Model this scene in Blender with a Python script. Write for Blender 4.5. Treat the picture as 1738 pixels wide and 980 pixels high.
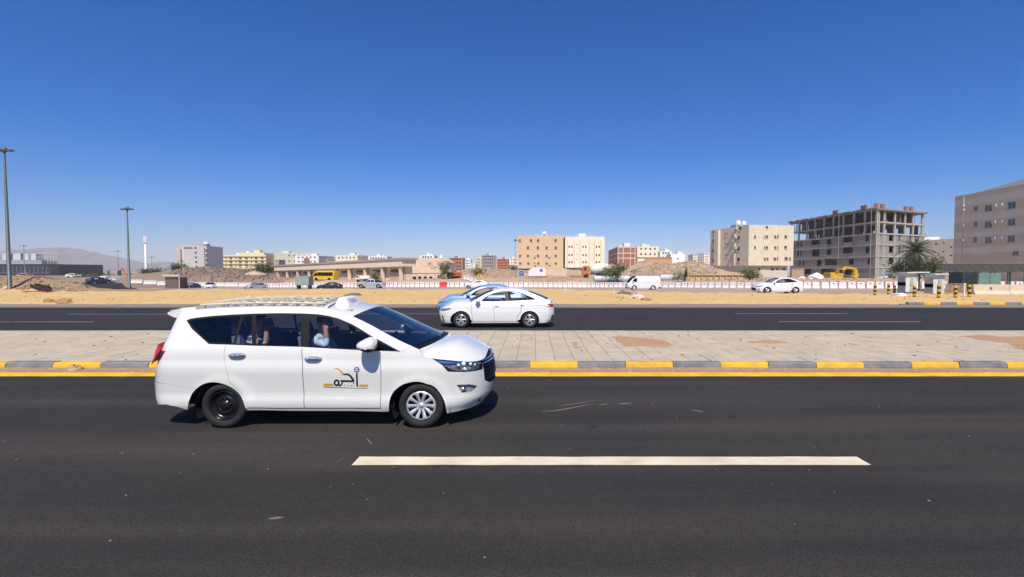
import bpy, bmesh, math, random
import numpy as np
from mathutils import Vector, Matrix
from mathutils.geometry import delaunay_2d_cdt
R = math.radians
random.seed(7)
rng = np.random.default_rng(7)
for _o in list(bpy.data.objects):
    bpy.data.objects.remove(_o)
SC = bpy.context.scene
COL = SC.collection

# ---------------------------------------------------------------- camera, sky, sun, exposure
FPX, PCX, PCY, CAMZ = 800.0, 905.0, 490.0, 2.16
HOR = 461.0
PITCH = math.atan((PCY - HOR) / FPX)
cam_d = bpy.data.cameras.new('camera')
cam = bpy.data.objects.new('camera', cam_d)
COL.objects.link(cam)
cam.location = (0, 0, CAMZ)
cam.rotation_euler = (R(90) - PITCH, 0, 0)
cam_d.sensor_width = 36.0
cam_d.lens = 36.0 * FPX / 1738.0
cam_d.shift_x = -(PCX - 869.0) / 1738.0
cam_d.clip_start = 0.1
cam_d.clip_end = 30000
SC.camera = cam

SUN_EL, SUN_AZ = 54.0, 0.0      # azimuth: degrees to the right of straight behind the camera
w = bpy.data.worlds.new('World')
SC.world = w
w.use_nodes = True
nt = w.node_tree
bg = nt.nodes['Background']
sky = nt.nodes.new('ShaderNodeTexSky')
sky.sky_type = 'NISHITA'
sky.sun_disc = False
sky.sun_elevation = R(SUN_EL)
sky.sun_rotation = R(180 - SUN_AZ)
sky.altitude = 1500
sky.air_density = 1.0
sky.dust_density = 2.5
sky.ozone_density = 10.0
hsv = nt.nodes.new('ShaderNodeHueSaturation')
hsv.inputs['Hue'].default_value = 0.508
hsv.inputs['Saturation'].default_value = 1.3
nt.links.new(sky.outputs[0], hsv.inputs['Color'])
nt.links.new(hsv.outputs[0], bg.inputs[0])
bg.inputs[1].default_value = 0.125
sl = bpy.data.lights.new('sun', 'SUN')
sl.energy = 5.0
sl.angle = R(0.53)
sl.color = (1.0, 0.935, 0.81)
sun = bpy.data.objects.new('sun', sl)
COL.objects.link(sun)
_d = Vector((-math.sin(R(SUN_AZ)) * math.cos(R(SUN_EL)), math.cos(R(SUN_AZ)) * math.cos(R(SUN_EL)), -math.sin(R(SUN_EL))))
sun.rotation_euler = _d.to_track_quat('-Z', 'Y').to_euler()
sun.location = (0, -20, 40)
SC.view_settings.view_transform = 'Standard'
SC.view_settings.look = 'None'
SC.view_settings.exposure = 0.15
SC.view_settings.gamma = 1.0
SC.view_settings.use_curve_mapping = False
SC.render.engine = 'CYCLES'
SC.render.resolution_x = 1024
SC.render.resolution_y = 577

# ---------------------------------------------------------------- pixel helpers (photo pixel -> direction -> point)
def ray(px, py):
    u = (px - PCX) / FPX
    v = (PCY - py) / FPX
    return Vector((u, math.cos(PITCH) + v * math.sin(PITCH), -math.sin(PITCH) + v * math.cos(PITCH)))

def at(px, py, Y):
    d = ray(px, py)
    return Vector((0, 0, CAMZ)) + d * (Y / d.y)

def gnd(px, py, z=0.0):
    d = ray(px, py)
    return Vector((0, 0, CAMZ)) + d * ((z - CAMZ) / d.z)

def XA(px, Y):
    return at(px, HOR, Y).x

def ZA(py, Y):
    return at(PCX, py, Y).z

# ---------------------------------------------------------------- materials
def lin(c):
    return tuple((x / 12.92 if x <= 0.04045 else ((x + 0.055) / 1.055) ** 2.4) for x in c)

def rgb(r, g, b):
    return lin((r / 255., g / 255., b / 255.))

MATS = {}
def mat(name, col, rough=0.8, var=0.12, scale=3.0, metal=0.0, coat=0.0, bump=0.0, bscale=40.0, spec=0.5, col2=None, detail=4.0, objvar=0.0, world=False):
    """Principled material whose colour wanders with a noise texture in object space."""
    if name in MATS:
        return MATS[name]
    m = bpy.data.materials.new(name)
    m.use_nodes = True
    n = m.node_tree.nodes
    l = m.node_tree.links
    p = n['Principled BSDF']
    p.inputs['Roughness'].default_value = rough
    p.inputs['Metallic'].default_value = metal
    p.inputs['Coat Weight'].default_value = coat
    p.inputs['Specular IOR Level'].default_value = spec
    tc = n.new('ShaderNodeTexCoord')
    vec = n.new('ShaderNodeNewGeometry').outputs['Position'] if world else tc.outputs['Object']
    if var > 0 or col2:
        nz = n.new('ShaderNodeTexNoise')
        nz.inputs['Scale'].default_value = scale
        nz.inputs['Detail'].default_value = detail
        nz.inputs['Roughness'].default_value = 0.6
        l.new(vec, nz.inputs['Vector'])
        cr = n.new('ShaderNodeValToRGB')
        cr.color_ramp.elements[0].position = 0.3
        cr.color_ramp.elements[1].position = 0.7
        c2 = col2 if col2 else tuple(min(1, x * (1 + var)) for x in col)
        c1 = col if col2 else tuple(x * (1 - var) for x in col)
        cr.color_ramp.elements[0].color = (*c1, 1)
        cr.color_ramp.elements[1].color = (*c2, 1)
        l.new(nz.outputs['Fac'], cr.inputs['Fac'])
        out = cr.outputs['Color']
        if objvar > 0:
            oi = n.new('ShaderNodeObjectInfo')
            mr = n.new('ShaderNodeMapRange')
            mr.inputs['To Min'].default_value = 1 - objvar
            mr.inputs['To Max'].default_value = 1 + objvar
            l.new(oi.outputs['Random'], mr.inputs['Value'])
            mx = n.new('ShaderNodeMix')
            mx.data_type = 'RGBA'
            mx.blend_type = 'MULTIPLY'
            mx.inputs['Factor'].default_value = 1.0
            l.new(out, mx.inputs['A'])
            l.new(mr.outputs['Result'], mx.inputs['B'])
            out = mx.outputs['Result']
        l.new(out, p.inputs['Base Color'])
    else:
        p.inputs['Base Color'].default_value = (*col, 1)
    if bump > 0:
        b = n.new('ShaderNodeTexNoise')
        b.inputs['Scale'].default_value = bscale
        b.inputs['Detail'].default_value = 4
        l.new(vec, b.inputs['Vector'])
        bp = n.new('ShaderNodeBump')
        bp.inputs['Strength'].default_value = bump
        bp.inputs['Distance'].default_value = 0.02
        l.new(b.outputs['Fac'], bp.inputs['Height'])
        l.new(bp.outputs['Normal'], p.inputs['Normal'])
    MATS[name] = m
    return m

def glass(name, tint, refl=1.0, ior=1.5):
    """Thin tinted pane: transparent tint mixed with a sharp Fresnel reflection."""
    if name in MATS:
        return MATS[name]
    m = bpy.data.materials.new(name)
    m.use_nodes = True
    n = m.node_tree.nodes
    l = m.node_tree.links
    n.remove(n['Principled BSDF'])
    o = n['Material Output']
    t = n.new('ShaderNodeBsdfTransparent')
    t.inputs[0].default_value = (*tint, 1)
    g = n.new('ShaderNodeBsdfGlossy')
    g.inputs['Roughness'].default_value = 0.02
    g.inputs['Color'].default_value = (refl, refl, refl, 1)
    f = n.new('ShaderNodeFresnel')
    f.inputs[0].default_value = ior
    mx = n.new('ShaderNodeMixShader')
    l.new(f.outputs[0], mx.inputs[0])
    l.new(t.outputs[0], mx.inputs[1])
    l.new(g.outputs[0], mx.inputs[2])
    l.new(mx.outputs[0], o.inputs['Surface'])
    MATS[name] = m
    return m

# ---------------------------------------------------------------- mesh builder
class MB:
    def __init__(s):
        s.v = []
        s.f = []
        s.m = []

    def add(s, vs, fs, mi=0):
        b = len(s.v)
        s.v += [tuple(x) for x in vs]
        for f in fs:
            s.f.append([b + i for i in f])
            s.m.append(mi)
        return s

    def box(s, c, d, rz=0.0, mi=0, taper=(1, 1), rx=0.0, ry=0.0):
        x, y, z = d[0] / 2, d[1] / 2, d[2] / 2
        tx, ty = taper
        p = [(-x, -y, -z), (x, -y, -z), (x, y, -z), (-x, y, -z), (-x * tx, -y * ty, z), (x * tx, -y * ty, z), (x * tx, y * ty, z), (-x * tx, y * ty, z)]
        M = Matrix.Rotation(rz, 3, 'Z') @ Matrix.Rotation(ry, 3, 'Y') @ Matrix.Rotation(rx, 3, 'X')
        p = [M @ Vector(q) + Vector(c) for q in p]
        return s.add(p, [(0, 3, 2, 1), (4, 5, 6, 7), (0, 1, 5, 4), (1, 2, 6, 5), (2, 3, 7, 6), (3, 0, 4, 7)], mi)

    def bar(s, a, b, r, r2=None, n=6, mi=0):
        a, b = Vector(a), Vector(b)
        r2 = r if r2 is None else r2
        d = (b - a)
        if d.length < 1e-6:
            return s
        d.normalize()
        up = Vector((0, 0, 1)) if abs(d.z) < 0.95 else Vector((1, 0, 0))
        e1 = d.cross(up).normalized()
        e2 = d.cross(e1)
        vs = []
        for q, rr in ((a, r), (b, r2)):
            for k in range(n):
                t = 2 * math.pi * k / n
                vs.append(q + (e1 * math.cos(t) + e2 * math.sin(t)) * rr)
        fs = [(k, k + n, (k + 1) % n + n, (k + 1) % n) for k in range(n)]
        fs.append(tuple(range(n)))
        fs.append(tuple(range(2 * n - 1, n - 1, -1)))
        return s.add(vs, fs, mi)

    def path(s, pts, r, n=6, mi=0):
        for i in range(len(pts) - 1):
            rr = r[i] if isinstance(r, (list, tuple)) else r
            r2 = r[i + 1] if isinstance(r, (list, tuple)) else r
            s.bar(pts[i], pts[i + 1], rr, r2, n, mi)
        return s

    def lathe(s, prof, n=24, c=(0, 0, 0), axis='Z', mi=0):
        """prof: list of (r, h)"""
        vs = []
        for r, h in prof:
            for k in range(n):
                t = 2 * math.pi * k / n
                a, b = r * math.cos(t), r * math.sin(t)
                q = (a, b, h) if axis == 'Z' else ((a, h, b) if axis == 'Y' else (h, a, b))
                vs.append((q[0] + c[0], q[1] + c[1], q[2] + c[2]))
        fs = []
        for i in range(len(prof) - 1):
            for k in range(n):
                f = (i * n + k, i * n + (k + 1) % n, (i + 1) * n + (k + 1) % n, (i + 1) * n + k)
                fs.append(f if axis != 'Y' else f[::-1])
        return s.add(vs, fs, mi)

    def prism(s, poly, y0, y1, mi=0, axis='Y'):
        """poly: (a, b) points; extruded along axis. axis Y: (a, y, b); axis X: (x, a, b); axis Z: (a, b, z)"""
        n = len(poly)
        vs = []
        for h in (y0, y1):
            for a, b in poly:
                vs.append((a, h, b) if axis == 'Y' else ((h, a, b) if axis == 'X' else (a, b, h)))
        fs = [tuple(range(n)), tuple(range(2 * n - 1, n - 1, -1))]
        fs += [(k, k + n, (k + 1) % n + n, (k + 1) % n) for k in range(n)]
        return s.add(vs, fs, mi)

    def build(s, name, mats, parent=None, smooth=False, loc=None, fix=True):
        me = bpy.data.meshes.new(name)
        me.from_pydata(s.v, [], s.f)
        if not isinstance(mats, (list, tuple)):
            mats = [mats]
        for m in mats:
            me.materials.append(m)
        me.polygons.foreach_set('material_index', s.m)
        if fix:
            bm = bmesh.new()
            bm.from_mesh(me)
            bmesh.ops.recalc_face_normals(bm, faces=bm.faces)
            bm.to_mesh(me)
            bm.free()
        if smooth:
            me.polygons.foreach_set('use_smooth', [True] * len(me.polygons))
        me.update()
        return link(name, me, parent, loc)

def link(name, me, parent=None, loc=None, rz=None):
    o = bpy.data.objects.new(name, me)
    COL.objects.link(o)
    if parent is not None:
        o.parent = parent
    if loc is not None:
        o.location = loc
    if rz is not None:
        o.rotation_euler = (0, 0, rz)
    return o

def tag(o, label=None, cat=None, group=None, kind=None):
    if label:
        o['label'] = label
    if cat:
        o['category'] = cat
    if group:
        o['group'] = group
    if kind:
        o['kind'] = kind
    return o

def thing(name, label, cat, loc=(0, 0, 0), rz=0.0, group=None):
    o = bpy.data.objects.new(name, None)
    o.empty_display_size = 0.2
    COL.objects.link(o)
    o.location = loc
    o.rotation_euler = (0, 0, rz)
    return tag(o, label, cat, group)

def copy_tree(o, parent=None, repl=None):
    c = o.copy()
    COL.objects.link(c)
    c.parent = parent
    if repl and c.data and c.type == 'MESH':
        for i, sl_ in enumerate(c.material_slots):
            mm = sl_.material
            if mm and mm.name in repl:
                sl_.link = 'OBJECT'
                sl_.material = repl[mm.name]
    for ch in list(o.children):
        copy_tree(ch, c, repl)
    return c

def inpoly(x, y, poly):
    """vectorised point in polygon"""
    x = np.asarray(x)
    y = np.asarray(y)
    r = np.zeros(x.shape, bool)
    n = len(poly)
    j = n - 1
    for i in range(n):
        xi, yi = poly[i]
        xj, yj = poly[j]
        if yi != yj:
            c = ((yi > y) != (yj > y)) & (x < (xj - xi) * (y - yi) / (yj - yi) + xi)
            r ^= c
        j = i
    return r

def resample(poly, step, closed=True):
    out = []
    n = len(poly)
    for i in range(n if closed else n - 1):
        a, b = poly[i], poly[(i + 1) % n]
        k = max(1, int(math.ceil(math.hypot(b[0] - a[0], b[1] - a[1]) / step)))
        for t in range(k):
            out.append((a[0] + (b[0] - a[0]) * t / k, a[1] + (b[1] - a[1]) * t / k))
    if not closed:
        out.append(tuple(poly[-1]))
    return out

def smooth_curve(pts, k=6):
    """Catmull-Rom through 2-D points, open."""
    out = []
    n = len(pts)
    for i in range(n - 1):
        p0 = pts[max(i - 1, 0)]
        p1 = pts[i]
        p2 = pts[i + 1]
        p3 = pts[min(i + 2, n - 1)]
        for t in range(k):
            t = t / k
            out.append(tuple(0.5 * (2 * p1[d] + (p2[d] - p0[d]) * t + (2 * p0[d] - 5 * p1[d] + 4 * p2[d] - p3[d]) * t * t + (3 * p1[d] - p0[d] - 3 * p2[d] + p3[d]) * t ** 3) for d in range(len(p1))))
    out.append(tuple(pts[-1]))
    return out

# value noise for terrain
_P = rng.random((256, 256))
def vnoise(x, y):
    x = np.asarray(x, float)
    y = np.asarray(y, float)
    xi = np.floor(x).astype(int)
    yi = np.floor(y).astype(int)
    fx = x - xi
    fy = y - yi
    fx = fx * fx * (3 - 2 * fx)
    fy = fy * fy * (3 - 2 * fy)
    g = lambda a, b: _P[a % 256, b % 256]
    return (g(xi, yi) * (1 - fx) + g(xi + 1, yi) * fx) * (1 - fy) + (g(xi, yi + 1) * (1 - fx) + g(xi + 1, yi + 1) * fx) * fy

def fbm(x, y, o=4):
    r = 0
    a = 0.5
    for k in range(o):
        r = r + a * (vnoise(x * 2 ** k + 17 * k, y * 2 ** k + 5 * k) - 0.5)
        a *= 0.5
    return r
# ================================================================ SETTING: ground, roads, median
def asphalt(name, c1, c2, dust, streak=True):
    m = bpy.data.materials.new(name)
    m.use_nodes = True
    n = m.node_tree.nodes
    l = m.node_tree.links
    p = n['Principled BSDF']
    p.inputs['Roughness'].default_value = 0.86
    p.inputs['Specular IOR Level'].default_value = 0.12
    tc = n.new('ShaderNodeTexCoord')
    def noise(scale, detail=3, vec=None, rough=0.6):
        k = n.new('ShaderNodeTexNoise')
        k.inputs['Scale'].default_value = scale
        k.inputs['Detail'].default_value = detail
        k.inputs['Roughness'].default_value = rough
        l.new(vec if vec else tc.outputs['Object'], k.inputs['Vector'])
        return k.outputs['Fac']
    def ramp(f, a, b, ca=(0, 0, 0), cb=(1, 1, 1)):
        k = n.new('ShaderNodeValToRGB')
        k.color_ramp.elements[0].position = a
        k.color_ramp.elements[1].position = b
        k.color_ramp.elements[0].color = (*ca, 1)
        k.color_ramp.elements[1].color = (*cb, 1)
        l.new(f, k.inputs['Fac'])
        return k.outputs['Color']
    def mix(f, a, b, typ='MIX'):
        k = n.new('ShaderNodeMix')
        k.data_type = 'RGBA'
        k.blend_type = typ
        if hasattr(f, 'node'):
            l.new(f, k.inputs['Factor'])
        else:
            k.inputs['Factor'].default_value = f
        for s_, q in (('A', a), ('B', b)):
            if hasattr(q, 'node'):
                l.new(q, k.inputs[s_])
            else:
                k.inputs[s_].default_value = (*q, 1)
        return k.outputs['Result']
    mp = n.new('ShaderNodeMapping')
    mp.inputs['Scale'].default_value = (0.05, 0.75, 1)
    l.new(tc.outputs['Object'], mp.inputs['Vector'])
    base = mix(ramp(noise(0.35, 5), 0.32, 0.68), c1, c2)
    base = mix(ramp(noise(1.6, 3, mp.outputs['Vector']), 0.42, 0.72), base, dust)
    fine = ramp(noise(130, 2, None, 0.8), 0.3, 0.7, (0.42, 0.42, 0.42), (1.75, 1.75, 1.75))
    base = mix(1.0, base, fine, 'MULTIPLY')
    grit = ramp(noise(48, 3, None, 0.75), 0.33, 0.68, (0.6, 0.6, 0.6), (1.45, 1.45, 1.45))
    base = mix(1.0, base, grit, 'MULTIPLY')
    mid = ramp(noise(9, 5, None, 0.7), 0.3, 0.7, (0.86, 0.86, 0.86), (1.13, 1.13, 1.13))
    base = mix(1.0, base, mid, 'MULTIPLY')
    # pale stone chips scattered in the surface
    vo = n.new('ShaderNodeTexVoronoi')
    vo.inputs['Scale'].default_value = 26
    l.new(tc.outputs['Object'], vo.inputs['Vector'])
    chip = ramp(vo.outputs['Distance'], 0.03, 0.07, (1, 1, 1), (0, 0, 0))
    cmask = mix(1.0, chip, ramp(noise(5, 2), 0.6, 0.7), 'MULTIPLY')
    base = mix(cmask, base, (0.22, 0.2, 0.18))
    # dark oil spots
    v2 = n.new('ShaderNodeTexVoronoi')
    v2.inputs['Scale'].default_value = 0.9
    l.new(tc.outputs['Object'], v2.inputs['Vector'])
    base = mix(ramp(v2.outputs['Distance'], 0.03, 0.075, (0.7, 0.7, 0.7), (0, 0, 0)), base, (0.012, 0.012, 0.013))
    l.new(base, p.inputs['Base Color'])
    bp = n.new('ShaderNodeBump')
    bp.inputs['Strength'].default_value = 0.5
    bp.inputs['Distance'].default_value = 0.006
    l.new(noise(160, 3, None, 0.8), bp.inputs['Height'])
    l.new(bp.outputs['Normal'], p.inputs['Normal'])
    return m

M_ROAD = asphalt('asphalt_near', (0.027, 0.0255, 0.0245), (0.035, 0.032, 0.030), (0.050, 0.043, 0.038))
M_ROAD2 = asphalt('asphalt_far', (0.024, 0.023, 0.024), (0.030, 0.029, 0.029), (0.038, 0.035, 0.033))

def sandmat(name, c1, c2, c3):
    m = bpy.data.materials.new(name)
    m.use_nodes = True
    n = m.node_tree.nodes
    l = m.node_tree.links
    p = n['Principled BSDF']
    p.inputs['Roughness'].default_value = 0.95
    p.inputs['Specular IOR Level'].default_value = 0.15
    tc = n.new('ShaderNodeTexCoord')
    def ns(s_, d=5, r=0.65):
        k = n.new('ShaderNodeTexNoise')
        k.inputs['Scale'].default_value = s_
        k.inputs['Detail'].default_value = d
        k.inputs['Roughness'].default_value = r
        l.new(tc.outputs['Object'], k.inputs['Vector'])
        return k.outputs['Fac']
    def rp(f, a, b, ca, cb):
        k = n.new('ShaderNodeValToRGB')
        k.color_ramp.elements[0].position = a
        k.color_ramp.elements[1].position = b
        k.color_ramp.elements[0].color = (*ca, 1)
        k.color_ramp.elements[1].color = (*cb, 1)
        l.new(f, k.inputs['Fac'])
        return k.outputs['Color']
    a = rp(ns(0.12), 0.35, 0.65, c1, c2)
    k = n.new('ShaderNodeMix')
    k.data_type = 'RGBA'
    l.new(rp(ns(0.9, 6, 0.7), 0.52, 0.75, (0, 0, 0), (1, 1, 1)), k.inputs['Factor'])
    l.new(a, k.inputs['A'])
    k.inputs['B'].default_value = (*c3, 1)
    k2 = n.new('ShaderNodeMix')
    k2.data_type = 'RGBA'
    k2.blend_type = 'MULTIPLY'
    k2.inputs['Factor'].default_value = 1
    l.new(k.outputs['Result'], k2.inputs['A'])
    l.new(rp(ns(14, 4, 0.8), 0.3, 0.7, (0.8, 0.8, 0.8), (1.15, 1.15, 1.15)), k2.inputs['B'])
    l.new(k2.outputs['Result'], p.inputs['Base Color'])
    bp = n.new('ShaderNodeBump')
    bp.inputs['Strength'].default_value = 0.6
    bp.inputs['Distance'].default_value = 0.05
    l.new(ns(6, 5, 0.75), bp.inputs['Height'])
    l.new(bp.outputs['Normal'], p.inputs['Normal'])
    return m

M_SAND = sandmat('sand', (0.58, 0.385, 0.165), (0.62, 0.42, 0.195), (0.52, 0.335, 0.145))
M_DIRT = sandmat('dirt', (0.40, 0.285, 0.19), (0.50, 0.365, 0.25), (0.30, 0.21, 0.14))
M_DUST = sandmat('dusty_asphalt', (0.34, 0.275, 0.22), (0.40, 0.32, 0.25), (0.27, 0.22, 0.18))
M_FARLAND = sandmat('far_plain', (0.36, 0.27, 0.2), (0.42, 0.32, 0.23), (0.29, 0.215, 0.155))

M_MOUND = sandmat('mound_earth', (0.30, 0.20, 0.11), (0.37, 0.255, 0.145), (0.24, 0.155, 0.085))
M_LEFT = sandmat('brown_plain', (0.25, 0.175, 0.125), (0.31, 0.225, 0.16), (0.18, 0.14, 0.095))
Y_KERB = gnd(905, 627).y            # foot of the painted kerb
Y_MED = 16.05                       # far edge of the median
Y_FAR = 28.9                        # far edge of the far carriageway
Y_SV0, Y_SV1 = 54.0, 65.0           # service road

BUMPS = [(37, 120, 15, 13, 4.2), (74, 312, 52, 50, 8.5), (8, 195, 30, 24, 2.9), (-14, 140, 19, 13, 2.7), (-84, 127, 12, 9, 2.6),
         (-54.5, 50.8, 4.6, 2.2, 1.25), (-63, 53, 6, 2.5, 1.4), (-50, 51.2, 1.9, 1.6, .35), (-104, 128, 16, 10, 1.2),
         (-10, 108, 12, 5, .8), (20, 104, 14, 4, 0.6), (45, 84, 16, 4, 0.7), (64, 80, 10, 4, .6)]
# line of the plastic barriers: px along the photo, distance, foot height
_bp = [(40, 112, -.35), (215, 112, -.55), (290, 110, -1.2), (440, 106, -1.4), (700, 92, -.85), (880, 93, -.9), (1000, 93, -.95), (1100, 86, -.72), (1300, 72, -.40), (1500, 68, -.26), (1760, 65, -.2), (2100, 63, -.2)]
_bx = np.array([XA(p, y) for p, y, z in _bp])
_by = np.array([y for p, y, z in _bp], float)
_bz = np.array([z for p, y, z in _bp], float)
def bar_y(X):
    return np.interp(X, _bx, _by)
def bar_z(X):
    return np.interp(X, _bx, _bz)
def sv0(X):
    return np.interp(X, [-20, 4, 12, 20, 48], [54.5, 54.0, 49.5, 45.3, 44.0])
def sstep(t):
    t = np.clip(t, 0, 1)
    return t * t * (3 - 2 * t)
def terrain(X, Y):
    X = np.asarray(X, float)
    Y = np.asarray(Y, float)
    z = np.full(X.shape, -0.06)
    y0 = sv0(X)
    t = np.clip((Y - Y_FAR - 1.6 - .8 * fbm(X * .3, X * 0 + 7.7)) / 2.5, 0, 1) * np.clip((y0 + 0.8 - Y) / 1.6, 0, 1)
    z = z + t * (0.16 + 0.10 * fbm(X * 0.25, Y * 0.35) * 2 + 0.09 * fbm(X * 1.1, Y * 1.6) * 2)
    z = z + t * 0.10 * np.maximum(0, fbm(X * 0.5 + 40, Y * 0.9 + 9)) * 3
    yb, zb2 = bar_y(X), bar_z(X)
    # the service road falls gently away to the barriers, the land behind them climbs back
    z = z + np.where(Y < yb + 1, zb2 * sstep((Y - y0 - 1) / (yb - y0 - 6)), zb2 * (1 - sstep((Y - yb - 1) / 7.0)))
    behind = sstep((Y - yb - .8) / 3.0)
    near = np.exp(-((Y - 85) / 60) ** 2)
    z = z + behind * (0.10 + near * 0.5 * (fbm(X * 0.3, Y * 0.3) + 0.25) + 0.5 * fbm(X * 0.05, Y * 0.05))
    for bx, by, rx, ry, h in BUMPS:
        g = np.exp(-((X - bx) / rx) ** 2 - ((Y - by) / ry) ** 2)
        g = g * h * (1 + 0.55 * fbm(X * 0.22 + bx, Y * 0.22 + by, 5))
        z = z + (g if by < 60 else g * behind)
    return z

def zt(x, y):
    return float(terrain(np.array([x]), np.array([y]))[0])

def build_ground():
    xs = np.concatenate([-np.geomspace(90, 9000, 26)[::-1], np.arange(-89, 89.1, 0.5), np.geomspace(90, 9000, 26)])
    ys = np.concatenate([[-300, -100, -40, -14, 5, 15, 22, 27], np.arange(28.2, 58, 0.3), np.arange(58, 116, 0.8), np.arange(116, 150, 1.2), np.arange(150, 262, 2.2), np.geomspace(264, 12000, 28)])
    GX, GY = np.meshgrid(xs, ys)
    GZ = terrain(GX, GY)
    nx, ny = len(xs), len(ys)
    V = np.stack([GX, GY, GZ], -1).reshape(-1, 3)
    idx = np.arange(nx * ny).reshape(ny, nx)
    F = np.stack([idx[:-1, :-1], idx[:-1, 1:], idx[1:, 1:], idx[1:, :-1]], -1).reshape(-1, 4)
    me = bpy.data.meshes.new('ground')
    me.from_pydata(V.tolist(), [], F.tolist())
    for m in (M_SAND, M_DIRT, M_FARLAND, M_MOUND, M_LEFT):
        me.materials.append(m)
    c = V[F].mean(1)
    edge = 52.5 + 1.2 * fbm(c[:, 0] * 0.3, c[:, 1] * 0.3) * 2
    mi = np.where(c[:, 1] < 75, 1, np.where(c[:, 1] < 400, 1, 2))
    sand = (c[:, 1] < sv0(c[:, 0]) + 1) & ~((c[:, 0] < -39) & (c[:, 1] > 48.3 + fbm(c[:, 0] * .5, c[:, 1] * .5) * 1.5))
    mi = np.where(sand, 0, mi)
    mi = np.where(~sand & (c[:, 0] < -39) & (c[:, 1] < 60), 3, mi)
    mi = np.where((c[:, 0] < -58) & (c[:, 1] > 60) & (c[:, 1] < 500), 4, mi)
    me.polygons.foreach_set('material_index', mi.astype(np.int32))
    me.polygons.foreach_set('use_smooth', [True] * len(F))
    me.update()
    return tag(link('ground', me), kind='structure')
build_ground()

def sheet(name, x0, x1, y0, y1, z, m, kind='structure', nx=1):
    b = MB()
    b.add([(x0, y0, z), (x1, y0, z), (x1, y1, z), (x0, y1, z)], [(0, 1, 2, 3)])
    o = b.build(name, m, fix=False)
    return tag(o, kind=kind)

sheet('near_road', -400, 400, -14, Y_KERB + 0.06, 0.0, M_ROAD)
def ragged_road(name, y0, y1, z, m, x0=-80, x1=80, amp=0.35, far=400, ragged0=False, step=0.4):
    """sheet whose far edge is eaten by drifting sand"""
    b = MB()
    xs = [-far] + list(np.arange(x0, x1 + .01, step)) + [far]
    vs = []
    for x in xs:
        r = amp * float(fbm(np.array(x * 0.35), np.array(3.3), 5)) * 2
        r0 = amp * float(fbm(np.array(x * 0.3), np.array(9.3), 5)) * 2 if ragged0 else 0
        vs += [(x, y0 + r0, z), (x, y1 + r, z)]
    fs = [(2 * i, 2 * i + 2, 2 * i + 3, 2 * i + 1) for i in range(len(xs) - 1)]
    b.add(vs, fs)
    return tag(b.build(name, m, fix=False), kind='structure')
ragged_road('far_road', Y_MED - 0.1, Y_FAR, 0.0, M_ROAD2)
ragged_road('road_shoulder', Y_FAR - 2.0, Y_FAR + 2.6, -0.006, mat('shoulder_grit', (0.24, 0.19, 0.145), 0.95, 0.25, 1.5, bump=.4, bscale=20, detail=7), amp=0.8)
ragged_road('dust_strip', Y_FAR - 1.0, Y_FAR - 0.12, 0.005, mat('edge_dust', (0.17, 0.135, 0.11), 0.95, 0.2, 6), amp=0.3, ragged0=True)
def service_road():
    xs = np.arange(-75, 95, 1.0)
    b = MB()
    NJ = 24
    for x in xs:
        y0 = float(sv0(x)) - .2 + .7 * float(fbm(np.array(x * .4), np.array(4.4), 4))
        if x < -40:
            y0 = max(y0, 55.5 + (-40 - x) * .35)
        y1 = float(bar_y(x)) + .6
        for j in range(NJ):
            y = y0 + (y1 - y0) * j / (NJ - 1)
            b.v.append((x, y, 0))
    for i in range(len(xs) - 1):
        for j in range(NJ - 1):
            b.f.append([i * NJ + j, (i + 1) * NJ + j, (i + 1) * NJ + j + 1, i * NJ + j + 1])
            b.m.append(0)
    A = np.array(b.v)
    A[:, 2] = terrain(A[:, 0], A[:, 1]) + .03
    b.v = [tuple(q) for q in A]
    tag(b.build('service_road', M_DUST, smooth=True, fix=False), kind='structure')
service_road()

# ---- painted lines
def paint(name, col, wear):
    m = bpy.data.materials.new(name)
    m.use_nodes = True
    n = m.node_tree.nodes
    l = m.node_tree.links
    p = n['Principled BSDF']
    p.inputs['Roughness'].default_value = 0.7
    tc = n.new('ShaderNodeTexCoord')
    a = n.new('ShaderNodeTexNoise')
    a.inputs['Scale'].default_value = 30
    a.inputs['Detail'].default_value = 6
    a.inputs['Roughness'].default_value = 0.75
    l.new(tc.outputs['Object'], a.inputs['Vector'])
    r = n.new('ShaderNodeValToRGB')
    r.color_ramp.elements[0].position = wear
    r.color_ramp.elements[0].color = (0.09, 0.08, 0.07, 1)
    r.color_ramp.elements[1].position = wear + 0.12
    r.color_ramp.elements[1].color = (*col, 1)
    l.new(a.outputs['Fac'], r.inputs['Fac'])
    b = n.new('ShaderNodeTexNoise')
    b.inputs['Scale'].default_value = 2.5
    b.inputs['Detail'].default_value = 5
    l.new(tc.outputs['Object'], b.inputs['Vector'])
    r2 = n.new('ShaderNodeValToRGB')
    r2.color_ramp.elements[0].position = 0.3
    r2.color_ramp.elements[0].color = (0.78, 0.75, 0.72, 1)
    r2.color_ramp.elements[1].position = 0.65
    r2.color_ramp.elements[1].color = (1, 1, 1, 1)
    l.new(b.outputs['Fac'], r2.inputs['Fac'])
    k = n.new('ShaderNodeMix')
    k.data_type = 'RGBA'
    k.blend_type = 'MULTIPLY'
    k.inputs['Factor'].default_value = 1
    l.new(r.outputs['Color'], k.inputs['A'])
    l.new(r2.outputs['Color'], k.inputs['B'])
    l.new(k.outputs['Result'], p.inputs['Base Color'])
    MATS[name] = m
    return m
M_YEL = paint('yellow_line_paint', (0.82, 0.48, 0.012), 0.25)
M_WHT = paint('white_line_paint', (0.72, 0.62, 0.45), 0.27)
M_WHT2 = paint('worn_white_paint', (0.36, 0.35, 0.35), 0.38)

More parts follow.
